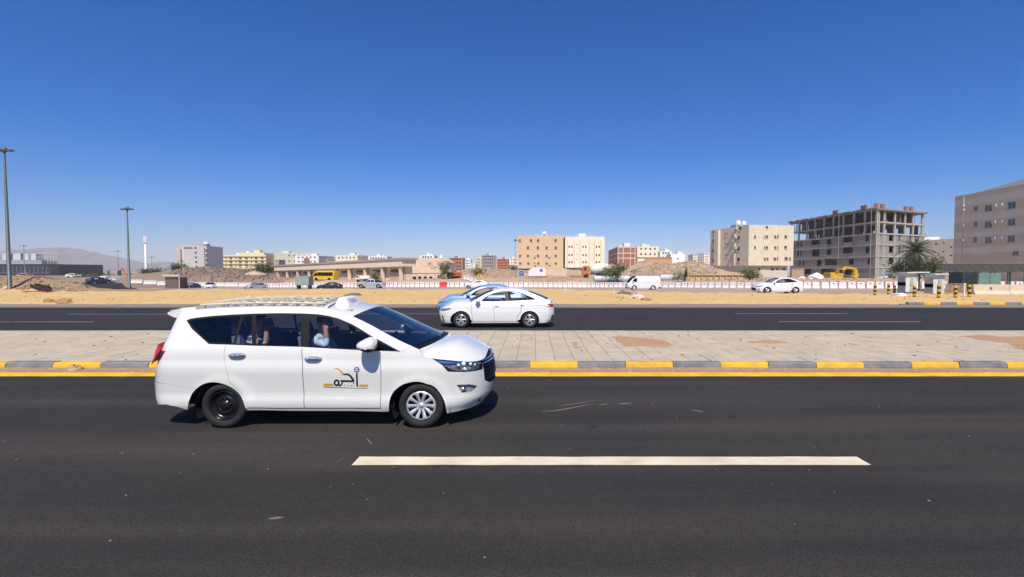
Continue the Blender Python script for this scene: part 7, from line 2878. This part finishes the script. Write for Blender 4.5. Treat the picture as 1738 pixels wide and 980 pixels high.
tag(br_.build('brick_stacks', M_BRICKR), 'low red brick stacks lying along the site', 'bricks', kind='stuff')
# brown wall and domed lamp beside the cream block, white tarps
b = MB()
b.box((0, 0, 0), (XA(1364, 120) - XA(1343, 120), .4, 2.2))
b.box((0, 0, 1.15), (XA(1364, 120) - XA(1343, 120) + .2, .6, .12))
tag(b.build('brown_wall', stucco('brown_wall', (.40, .27, .19)), loc=(XA(1353.5, 120), 120, ZA(464, 120))), 'short brown wall between the cream block and the skeleton', 'wall')
def heap(px, Y, w_, h_, m, name, label, cat, zoff=0, seed=0):
    rs = random.Random(seed + int(px))
    b = MB()
    NU, NV = 7, 16
    for i in range(NU + 1):
        t = i / NU
        for j in range(NV):
            a = 2 * math.pi * j / NV
            rr = (1 - t) ** .7 * (1 + rs.uniform(-.22, .22))
            b.v.append((w_ / 2 * rr * math.cos(a), w_ / 3 * rr * math.sin(a), h_ * t ** .8 * (1 + rs.uniform(-.15, .15))))
    for i in range(NU):
        for j in range(NV):
            b.f.append([i * NV + j, i * NV + (j + 1) % NV, (i + 1) * NV + (j + 1) % NV, (i + 1) * NV + j])
            b.m.append(0)
    x = XA(px, Y)
    o = b.build(name, m, loc=(x, Y, zt(x, Y) - .08 + zoff))
    return tag(o, label, cat)
M_TARP = mat('white_tarp', (.66, .68, .68), .7, .12, 1)
heap(1386, 100, 3.8, 1.3, M_TARP, 'tarpaulin_heap', 'white tarpaulin heap at the foot of the skeleton', 'tarpaulin', .3)
heap(1402, 102, 2.6, .9, M_TARP, 'tarpaulin_heap', 'small white tarpaulin next to the yellow excavator', 'tarpaulin', .3)
heap(1505, 86, 2.8, .8, M_TARP, 'tarpaulin_heap', 'white tarpaulin heap beside the palm', 'tarpaulin', .7)
heap(1362, 97, 2.4, .9, M_TARP, 'tarpaulin_heap', 'rounded white tarpaulin by the brown wall', 'tarpaulin', .1)
# steel pipes lying behind the white panel van
for i, (p0, p1, lab) in enumerate(((1008, 1068, 'pale steel pipe lying behind the tree and the van'), (1120, 1150, 'pale steel pipe sticking out beyond the white panel van'))):
    b = MB()
    Y = 96
    L = XA(p1, Y) - XA(p0, Y)
    r = .62
    b.lathe([(r * .92, -L / 2), (r, -L / 2), (r, L / 2), (r * .92, L / 2), (r * .92, -L / 2)], 18, axis='X')
    x = XA((p0 + p1) / 2, Y)
    tag(b.build('steel_pipe', mat('pipe_grey', (.50, .54, .56), .5, .1, 1), smooth=False, loc=(x, Y, zt(x, Y) + r * .85)), lab, 'pipe')

# ---------------- trees
M_BARK = mat('bark', (.12, .085, .06), .95, .2, 8)
M_LEAF = mat('leaf_green', (.075, .105, .03), .8, 0, 1.2, col2=(.12, .14, .045), objvar=.15)
M_LEAFD = mat('leaf_dark', (.045, .07, .025), .8, 0, 1.2, col2=(.085, .11, .04), objvar=.15)
M_LEAFY = mat('leaf_dusty', (.17, .17, .07), .85, 0, 1.2, col2=(.24, .22, .10), objvar=.15)
def tree(label, px, Y, H, cw, ch, n, leaf, m, z=None, trunk=None, seed=1, name='tree', cat='tree', stems=1, flat=1.0):
    rs = random.Random(seed)
    x = XA(px, Y)
    z0 = zt(x, Y) - .1 if z is None else z
    t = thing(name, label, cat, (x, Y, z0))
    tb = MB()
    cz = H - ch / 2
    tips = []
    for s_ in range(stems):
        bx = rs.uniform(-.25, .25) * (stems > 1)
        p = Vector((bx, 0, 0))
        fork = Vector((bx * 1.5 + rs.uniform(-.2, .2), rs.uniform(-.2, .2), max(.2, cz - ch * .45)))
        r0 = trunk or max(.05, H * .028)
        tb.bar(p, fork, r0, r0 * .7, 7)
        for k in range(9):
            a = rs.uniform(0, 2 * math.pi)
            rr = rs.uniform(.45, .95)
            tip = Vector((math.cos(a) * cw / 2 * rr, math.sin(a) * cw / 2 * rr, cz + rs.uniform(-.35, .42) * ch))
            mid = fork.lerp(tip, .5) + Vector((rs.uniform(-.1, .1), rs.uniform(-.1, .1), .12 * ch))
            tb.path([fork, mid, tip], [r0 * .5, r0 * .32, r0 * .12], 5)
            tips += [tip, mid, mid.lerp(tip, .5)]
    tb.build('trunk', M_BARK, t)
    lb = MB()
    clumps = [(q, rs.uniform(.16, .30)) for q in tips] + [(Vector((rs.gauss(0, .22) * cw, rs.gauss(0, .22) * cw, cz + rs.gauss(0, .2) * ch)), rs.uniform(.12, .26)) for _ in range(16)]
    for _ in range(n):
        c, sr = rs.choice(clumps)
        q = c + Vector((rs.gauss(0, sr * cw * .42), rs.gauss(0, sr * cw * .42), rs.gauss(0, sr * ch * .5 * flat)))
        if q.z < .15:
            q.z = .15 + rs.random() * .3
        d1 = Vector((rs.gauss(0, 1), rs.gauss(0, 1), rs.gauss(0, .6))).normalized()
        d2 = d1.cross(Vector((rs.gauss(0, 1), rs.gauss(0, 1), rs.gauss(0, 1)))).normalized()
        s_ = leaf * rs.uniform(.6, 1.3)
        lb.add([q - d1 * s_, q + d2 * s_ * .45, q + d1 * s_, q - d2 * s_ * .45], [(0, 1, 2, 3)])
    lb.build('crown', m, t, fix=False)
    return t
tree('wide green thorn tree behind the barriers left of the panel van', 1048, 92, 4.1, 5.6, 2.4, 2600, .17, M_LEAF, seed=3, trunk=.16)
tree('loose dusty tree beside the red dumper', 752, 104, 4.0, 3.8, 3.2, 1700, .16, M_LEAFY, seed=5)
tree('small green tree in front of the depot columns', 637, 98, 3.0, 2.4, 2.3, 900, .15, M_LEAFY, seed=6)
tree('dusty shrub growing on the rubble slope', 812, 126, 2.8, 4.5, 2.4, 1100, .17, M_LEAFY, seed=8, name='shrub', cat='shrub')
tree('thin dusty bush right of the panel van', 1151, 90, 2.6, 2.8, 2.3, 700, .13, M_LEAFY, seed=9, name='bush', cat='bush')
tree('narrow dark bush leaning beside the thin dusty one', 1163, 90, 2.5, 1.0, 2.3, 700, .12, M_LEAFD, seed=10, name='bush', cat='bush', flat=1.4)
tree('bright green bush at the foot of the cream block', 1274, 96, 2.9, 4.4, 2.6, 1700, .16, M_LEAF, seed=11, name='bush', cat='bush', stems=3)
tree('green bush below the yellow hotel', 447, 150, 5.0, 7.5, 3.6, 1300, .3, M_LEAFD, seed=12, name='bush', cat='bush', stems=2)
tree('dark green bush beside the brown container', 303, 130, 3.2, 4.5, 2.8, 1000, .22, M_LEAFD, seed=13, name='bush', cat='bush', stems=2)
tree('row of dark shrubs under the white mast', 258, 150, 3.4, 8.0, 2.6, 1200, .26, M_LEAFD, seed=14, name='shrub', cat='shrub', stems=3)
tree('low green hedge beyond the curving asphalt', 150, 150, 2.6, 9.5, 2.0, 1200, .24, M_LEAFD, seed=15, name='hedge', cat='hedge', stems=3, z=-1)
tree('dark bush among the far red block and the tan one', 872, 200, 3.4, 6.0, 2.6, 700, .3, M_LEAFD, seed=16, name='bush', cat='bush', z=ZA(461, 200) - .6)
tree('bushy dark shrub under the palm', 1570, 84, 5.0, 6.2, 4.4, 2400, .2, M_LEAFD, seed=17, name='shrub', cat='shrub', stems=3)
tree('dark shrub left of the palm', 1535, 84, 4.2, 5.0, 3.6, 1800, .18, M_LEAFD, seed=18, name='shrub', cat='shrub', stems=3)

def palm(label, px, Y, ybase, ytop, fr_len, n, seed, m=M_LEAFD, trunk_r=.28):
    rs = random.Random(seed)
    x = XA(px, Y)
    z0 = zt(x, Y) - .1
    H = ZA(ytop, Y) - z0 - fr_len * .42
    t = thing('palm_tree', label, 'palm', (x, Y, z0))
    b = MB()
    prof = []
    k = 12
    for i in range(k + 1):
        prof += [(trunk_r * (1.15 - .3 * i / k), H * i / k), (trunk_r * (1.0 - .3 * i / k), H * (i + .5) / k)]
    b.lathe(prof[:-1], 9)
    b.build('trunk', M_BARK, t)
    for f in range(n):
        a = 2.399 * f + rs.uniform(-.2, .2)
        el = R(80) - (f / n) * R(125) + rs.uniform(-.1, .1)
        L = fr_len * rs.uniform(.85, 1.1)
        d = Vector((math.cos(a), math.sin(a), 0))
        pts = []
        p = Vector((0, 0, H))
        e = el
        seg = 8
        for s_ in range(seg + 1):
            pts.append(p.copy())
            p = p + (d * math.cos(e) + Vector((0, 0, math.sin(e)))) * (L / seg)
            e -= .13 + .06 * s_ / seg
        fb = MB()
        fb.path(pts, [.035 * (1 - .8 * s_ / seg) for s_ in range(seg + 1)], 4)
        side = d.cross(Vector((0, 0, 1)))
        for s_ in range(1, seg * 3 + 1):
            tt = s_ / (seg * 3)
            i = min(int(tt * seg), seg - 1)
            q = pts[i].lerp(pts[i + 1], tt * seg - i)
            dr = (pts[i + 1] - pts[i]).normalized()
            for sd in (-1, 1):
                ll = .55 * math.sin(math.pi * min(1, tt * .9 + .12)) + .1
                tip = q + (side * sd * .8 + dr * .55 + Vector((0, 0, -.35 + rs.uniform(-.15, .15)))).normalized() * ll
                w2 = dr * .05
                fb.add([q - w2, q + w2, tip], [(0, 1, 2)])
        fb.build('frond', m, t, fix=False)
    return t
palm('date palm with drooping fronds behind the site cabins', 1553, 82, 470, 412, 3.6, 60, 21)
palm('small dark palm far beyond the asphalt, nearer the mound', 144, 300, 470, 460, 3.0, 14, 22)
palm('small dark palm far beyond the asphalt, next to the white truck', 184, 300, 470, 460, 3.0, 14, 23)

# ---------------- machines
M_EXY = mat('machine_yellow', (.62, .38, .015), .5, .12, 2)
M_EXO = mat('machine_orange', (.56, .16, .03), .5, .12, 2)
def excavator(label, px, Y, m, rz, s_=1.0, z=None, arm=((0.6, 1.5), (2.6, 3.1), (4.1, 2.2), (4.3, .9))):
    x = XA(px, Y)
    t = thing('excavator', label, 'excavator', (x, Y, zt(x, Y) if z is None else z), rz)
    t.scale = (s_,) * 3
    for sd in (-1, 1):
        b = MB()
        pr = [(-1.5, .15), (-1.35, 0), (1.35, 0), (1.5, .15), (1.55, .4), (1.4, .65), (-1.4, .65), (-1.55, .4)]
        b.prism(pr, sd * .75 - .25, sd * .75 + .25)
        b.build('track', M_CABD, t)
    b = MB()
    b.box((-.45, 0, 1.15), (2.6, 2.0, .8), taper=(.95, .95))
    b.box((-1.3, 0, 1.7), (.9, 1.9, .4))
    b.build('body', m, t)
    b = MB()
    b.box((.35, -.6, 1.95), (1.1, .85, 1.3), taper=(.8, .9))
    c = b.build('cab', m, t)
    b = MB()
    b.box((.35, -1.035, 2.1), (.8, .03, .7))
    b.box((.84, -.6, 2.1), (.1, .6, .7))
    b.build('cab_window', M_WIN, c)
    pts = [(p[0], .25, p[1]) for p in arm]
    for i, nm in ((0, 'boom'), (1, 'stick')):
        a_, b_ = Vector(pts[i]), Vector(pts[i + 1])
        mb_ = MB()
        ang = math.atan2((b_ - a_).z, (b_ - a_).x)
        mb_.box((a_ + b_) / 2, ((b_ - a_).length + .2, .32, .48 if i == 0 else .36), 0, ry=-ang)
        mb_.build(nm, m, t)
    mb_ = MB()
    a_, b_ = Vector(pts[2]), Vector(pts[3])
    mb_.prism([(a_.x - .2, a_.z), (a_.x + .25, a_.z), (b_.x + .35, b_.z + .3), (b_.x - .1, b_.z - .25), (b_.x - .75, b_.z + .1), (b_.x - .55, b_.z + .5)], -.1, .6)
    mb_.build('bucket', M_CABD if m != M_EXY else m, t)
    return t
excavator('yellow excavator with bent arm at the foot of the skeleton', 1418, 92, M_EXY, 0.1, 1.0, zt(XA(1425, 92), 92) - .1, ((0.4, 1.4), (2.4, 2.9), (4.2, 2.6), (4.5, .9)))
excavator('small orange excavator with raised arm beyond the white truck', 217, 170, M_EXO, math.pi - .3, 1.15, -1.3, ((0.4, 1.4), (1.8, 3.9), (3.4, 3.3), (3.6, 1.9)))
excavator('small rust red excavator beside the shorter lamp post', 229, 160, M_EXO, .4, .9, -1.1)
# mixer truck
mx = thing('mixer_truck', 'orange concrete mixer truck with a white drum', 'truck', (XA(1010, 104), 104, zt(XA(1010, 104), 104) - .1))
b = MB()
b.box((0, 1.2, .95), (5.4, 1.0, .3))
b.build('chassis', M_CABD, mx)
b = MB()
b.prism([(-2.7, .7), (-1.2, .7), (-1.2, 2.7), (-2.45, 2.7), (-2.7, 1.7)], .1, 2.3)
cb = b.build('cab', M_EXO, mx)
b = MB()
b.prism([(-2.5, 1.75), (-1.9, 1.75), (-1.9, 2.5), (-2.36, 2.5)], .06, .1)
b.build('cab_window', M_WIN, cb)
b = MB()
b.lathe([(.0, -2.1), (.7, -2.0), (1.05, -1.0), (1.15, 0), (1.0, .9), (.6, 1.9), (.55, 2.0), (0, 2.0)], 16, axis='X')
dr_ = b.build('drum', M_TANK, mx, smooth=True, loc=(1.1, 1.2, 2.2))
dr_.rotation_euler = (0, R(-12), 0)
for xx in (-1.9, .9, 2.0):
    for sd in (.15, 2.25):
        b = MB()
        b.lathe([(0, -.15), (.3, -.15), (.48, -.12), (.48, .12), (.3, .15), (0, .15)], 14, c=(xx, sd, .48), axis='Y')
        b.build('wheel', M_RUB, mx)
# dumper (red) and white truck, small yellow machine
def tipper(label, px, Y, body_m, cab_m, rz=0, s_=1.0, z=None, name='tipper_truck'):
    x = XA(px, Y)
    t = thing(name, label, 'truck', (x, Y, zt(x, Y) - .05 if z is None else z), rz)
    t.scale = (s_,) * 3
    b = MB()
    b.box((0, 0, .8), (5.2, .9, .25))
    b.build('chassis', M_CABD, t)
    b = MB()
    b.prism([(-2.7, .6), (-1.25, .6), (-1.25, 2.35), (-2.4, 2.35), (-2.7, 1.5)], -1.05, 1.05)
    c = b.build('cab', cab_m, t)
    b = MB()
    b.prism([(-2.55, 1.5), (-1.6, 1.5), (-1.6, 2.15), (-2.36, 2.15)], -1.09, -1.06)
    b.build('cab_window', M_WIN, c)
    b = MB()
    b.prism([(-1.1, 1.0), (2.5, 1.0), (2.75, 2.3), (-1.1, 2.3)], -1.1, 1.1)
    b.build('skip', body_m, t)
    for xx in (-1.9, .8, 1.9):
        for sd in (-.95, .95):
            b = MB()
            b.lathe([(0, -.15), (.3, -.15), (.47, -.12), (.47, .12), (.3, .15), (0, .15)], 12, c=(xx, sd, .47), axis='Y')
            b.build('wheel', M_RUB, t)
    return t
M_RDUMP = mat('dumper_red', (.62, .09, .025), .5, .1, 2)
tipper('bright red tipper truck beside the loose dusty tree', 771, 106, M_RDUMP, M_CABD, .9, .62)
tipper('white truck with a dark window at the end of the curving asphalt', 194, 118, M_TANK, M_TANK, 1.25, 1.0, z=-1.3)
tipper('white flatbed truck parked before the depot columns', 616, 103, M_TANK, M_TANK, .2, .55)
ym = thing('warning_board', 'yellow warning board standing on the rubble slope', 'sign', (XA(813.5, 100), 100, zt(XA(813.5, 100), 100) - .1))
b = MB()
b.box((0, 0, 1.0), (.7, .08, .85))
b.build('board', M_EXY, ym)
b = MB()
b.box((0, -.05, 1.0), (.14, .03, .5))
b.build('mark', M_BK, ym)
for s_ in (-.25, .25):
    b = MB()
    b.bar((s_, .06, 0), (s_, .06, .62), .04, .04, 5)
    b.build('post', M_CABD, ym)

# ---------------- curving asphalt at left, scrap and rubble
b = MB()
pts_ = []
for k in range(15):
    t = k / 14
    Y = 60 + 50 * t
    pxl = 150 - 12 * t
    pxr = 232 - 26 * t
    for j in range(6):
        px = pxl + (pxr - pxl) * j / 5
        x = XA(px, Y)
        b.v.append((x, Y, 0))
A = np.array(b.v)
A[:, 2] = terrain(A[:, 0], A[:, 1]) + .08
b.v = [tuple(q) for q in A]
for k in range(14):
    for j in range(5):
        a = k * 6 + j
        b.f.append([a, a + 1, a + 7, a + 6])
        b.m.append(0)
tag(b.build('side_road', M_ROAD2, smooth=True, fix=False), kind='structure')

M_ROCK = mat('rubble_stone', (.36, .255, .175), .95, .3, 2)
M_ROCKD = mat('dark_rubble', (.22, .16, .12), .95, .3, 2)
def rocks(name, label, boxes, n, smin, smax, m, seed, tri=False):
    rs = np.random.default_rng(seed)
    b = MB()
    X, Y = [], []
    for x0, x1, y0, y1, wgt in boxes:
        k = int(n * wgt)
        ys = rs.triangular(y0, (y0 + y1) / 2, y1, k) if tri else rs.uniform(y0, y1, k)
        px = rs.triangular(x0, (x0 + x1) / 2, x1, k) if tri else rs.uniform(x0, x1, k)
        X += list((px - PCX) / FPX * ys)
        Y += list(ys)
    X, Y = np.array(X), np.array(Y)
    Z = terrain(X, Y)
    for x, y, z in zip(X, Y, Z):
        s_ = smin + (smax - smin) * rs.random() ** 3
        o = np.array([[-1, -.8, -.4], [1, -.9, -.4], [.9, .9, -.4], [-.9, .8, -.4], [-.6, -.6, .55], [.5, -.5, .7], [.6, .5, .5], [-.5, .6, .6]]) * s_ * rs.uniform(.6, 1.3, (8, 3))
        a = rs.uniform(0, 6.28)
        c_, sn = math.cos(a), math.sin(a)
        v = [(x + p[0] * c_ - p[1] * sn, y + p[0] * sn + p[1] * c_, z + p[2]) for p in o]
        b.add(v, [(0, 3, 2, 1), (4, 5, 6, 7), (0, 1, 5, 4), (1, 2, 6, 5), (2, 3, 7, 6), (3, 0, 4, 7)])
    return tag(b.build(name, m, fix=False), label, 'rubble', kind='stuff')
rocks('rubble', 'stones strewn over the rubble slope between the stone wall and tan block', [(745, 910, 102, 152, 1)], 2200, .12, .7, M_ROCK, 1, True)
rocks('rubble', 'brown rubble heap below the grey tower block', [(280, 470, 112, 138, 1)], 2000, .15, .8, M_ROCKD, 2, True)
rocks('rubble', 'rocks on the embankment behind the panel van', [(1075, 1215, 98, 128, 1)], 1900, .1, .7, M_ROCK, 3)
rocks('rubble', 'stones scattered on the waste ground behind the barriers', [(440, 760, 108, 126, .2), (890, 1080, 98, 130, .35), (1200, 1560, 76, 100, .45)], 2600, .08, .45, M_ROCK, 4)
rocks('pebbles', 'small stones scattered over the sand strip', [(-20, 1760, 30.5, 46, 1)], 1100, .015, .07, M_ROCKD, 5)
rocks('rubble', 'stones and clods on the dirt mound by the tall lamp post', [(-20, 150, 47.5, 57, 1)], 900, .03, .22, M_ROCKD, 6)
M_ROCKG = mat('grey_rubble', (.22, .20, .18), .95, .25, 2)
rocks('rubble', 'grey rubble crest in front of the red brick blocks', [(770, 790, 150, 160, .4), (832, 850, 150, 160, .6)], 700, .2, .7, M_ROCKG, 7)
# individual debris on the sand
def lump(px, py, w_, h_, m, label, cat='debris', seed=0, name='debris'):
    rs = random.Random(seed)
    q = gnd(px, py, .12)
    b = MB()
    NU, NV = 4, 9
    for i in range(NU + 1):
        t = i / NU
        for j in range(NV):
            a = 2 * math.pi * j / NV
            rr = math.cos(t * math.pi / 2) ** .6 * rs.uniform(.75, 1.2)
            b.v.append((w_ / 2 * rr * math.cos(a), w_ / 2.6 * rr * math.sin(a), h_ * math.sin(t * math.pi / 2) * rs.uniform(.8, 1.15) - .03))
    for i in range(NU):
        for j in range(NV):
            b.f.append([i * NV + j, i * NV + (j + 1) % NV, (i + 1) * NV + (j + 1) % NV, (i + 1) * NV + j])
            b.m.append(0)
    b.f.append([NU * NV + j for j in range(NV)])
    b.m.append(0)
    o = b.build(name, m, loc=(q.x, q.y, zt(q.x, q.y)))
    return tag(o, label, cat)
M_OCL = mat('orange_clod', (.36, .20, .09), .95, .2, 5)
lump(84, 512, .75, .28, M_OCL, 'brown earth clod on the sand below the tall lamp post', 'clod', 1, 'clod')
lump(109, 512.5, 1.0, .30, M_OCL, 'larger brown earth clod beside the smaller one on the sand', 'clod', 2, 'clod')
lump(600, 501, 1.5, .25, mat('grey_debris', (.16, .14, .12), .9, .3, 5), 'grey heap of scraps on the sand behind the taxi roof', 'debris', 3)
lump(1058, 499.5, 1.2, .28, mat('grey_debris', (.16, .14, .12), .9), 'grey stone slab lying on the sand below the panel van', 'debris', 4)
lump(1082, 507, 1.3, .30, mat('pale_debris', (.58, .48, .38), .9, .15, 4), 'pale broken concrete lump on the sand', 'debris', 5)
lump(1075, 501.5, .8, .35, M_ROCK, 'brown stone beside the pale concrete lump', 'debris', 6)
lump(1096, 509, .9, .22, M_OCL, 'flat brown clod right of the pale concrete lump', 'debris', 7)
lump(1052, 506, .7, .2, M_ROCK, 'small brown stone left of the pale concrete lump', 'debris', 8)
lump(127, 627.5, .34, .13, M_ROCK, 'small stone lying in the gutter against the painted kerb', 'stone', 9, 'stone')
lump(1528, 503, 1.0, .25, M_TANK, 'white scrap lying beside the first site cabin', 'debris', 10)
lump(1520, 501.5, .9, .2, mat('pale_debris', (.58, .48, .38), .9), 'pale scrap lying between bollard and cabin', 'debris', 11)
# the stone is in the gutter, not on the sand
for o in bpy.data.objects:
    if o.name.startswith('stone') and o.get('category') == 'stone':
        q = gnd(127, 628.5, 0)
        o.location = (q.x, q.y, .01)
# scrap sheet with a red edge in front of the dirt mound
sc_ = thing('scrap_pile', 'dark scrap sheets with a red edge against the dirt mound', 'scrap', tuple(gnd(62, 497, .1)))
b = MB()
b.box((0, 0, .10), (2.2, .5, .12), rz=.05)
b.build('red_beam', mat('scrap_red', (.42, .05, .035), .7, .2, 4), sc_)
for k, (x, z, a) in enumerate(((-.2, .4, .35), (.5, .3, .55), (.1, .55, .2))):
    b = MB()
    b.box((x, .35 + .1 * k, z), (1.6, .06, .5), ry=a, rx=.5)
    b.build('sheet', mat('scrap_dark', (.06, .05, .045), .8, .3, 4), sc_)
# thin white marker rods at the edge of the service road
for px, y0, y1, lab in ((958.5, 489, 499, 'leaning thin white rod at the sand edge behind the white saloon'), (1041, 492, 498, 'thin white stake at the sand edge left of the panel van')):
    b = MB()
    q = gnd(px, y1, .1)
    H = ZA(y0, q.y) - .05
    b.bar((0, 0, 0), (.1, 0, H), .03, .03, 6)
    tag(b.build('marker_rod', M_TANK, loc=(q.x, q.y, zt(q.x, q.y) - .03)), lab, 'rod')
# ================================================================ HAZE
hz = MB()
hz.box((-100, 2400, 120), (13000, 9000, 260))
hm = bpy.data.materials.new('haze_air')
hm.use_nodes = True
for n_ in list(hm.node_tree.nodes):
    if n_.type != 'OUTPUT_MATERIAL':
        hm.node_tree.nodes.remove(n_)
pv_ = hm.node_tree.nodes.new('ShaderNodeVolumePrincipled')
pv_.inputs['Color'].default_value = (0.99, 0.965, 0.965, 1)
pv_.inputs['Density'].default_value = 0.0002
pv_.inputs['Anisotropy'].default_value = -0.35
hm.node_tree.links.new(pv_.outputs['Volume'], hm.node_tree.nodes['Material Output'].inputs['Volume'])
tag(hz.build('haze', hm), kind='stuff')
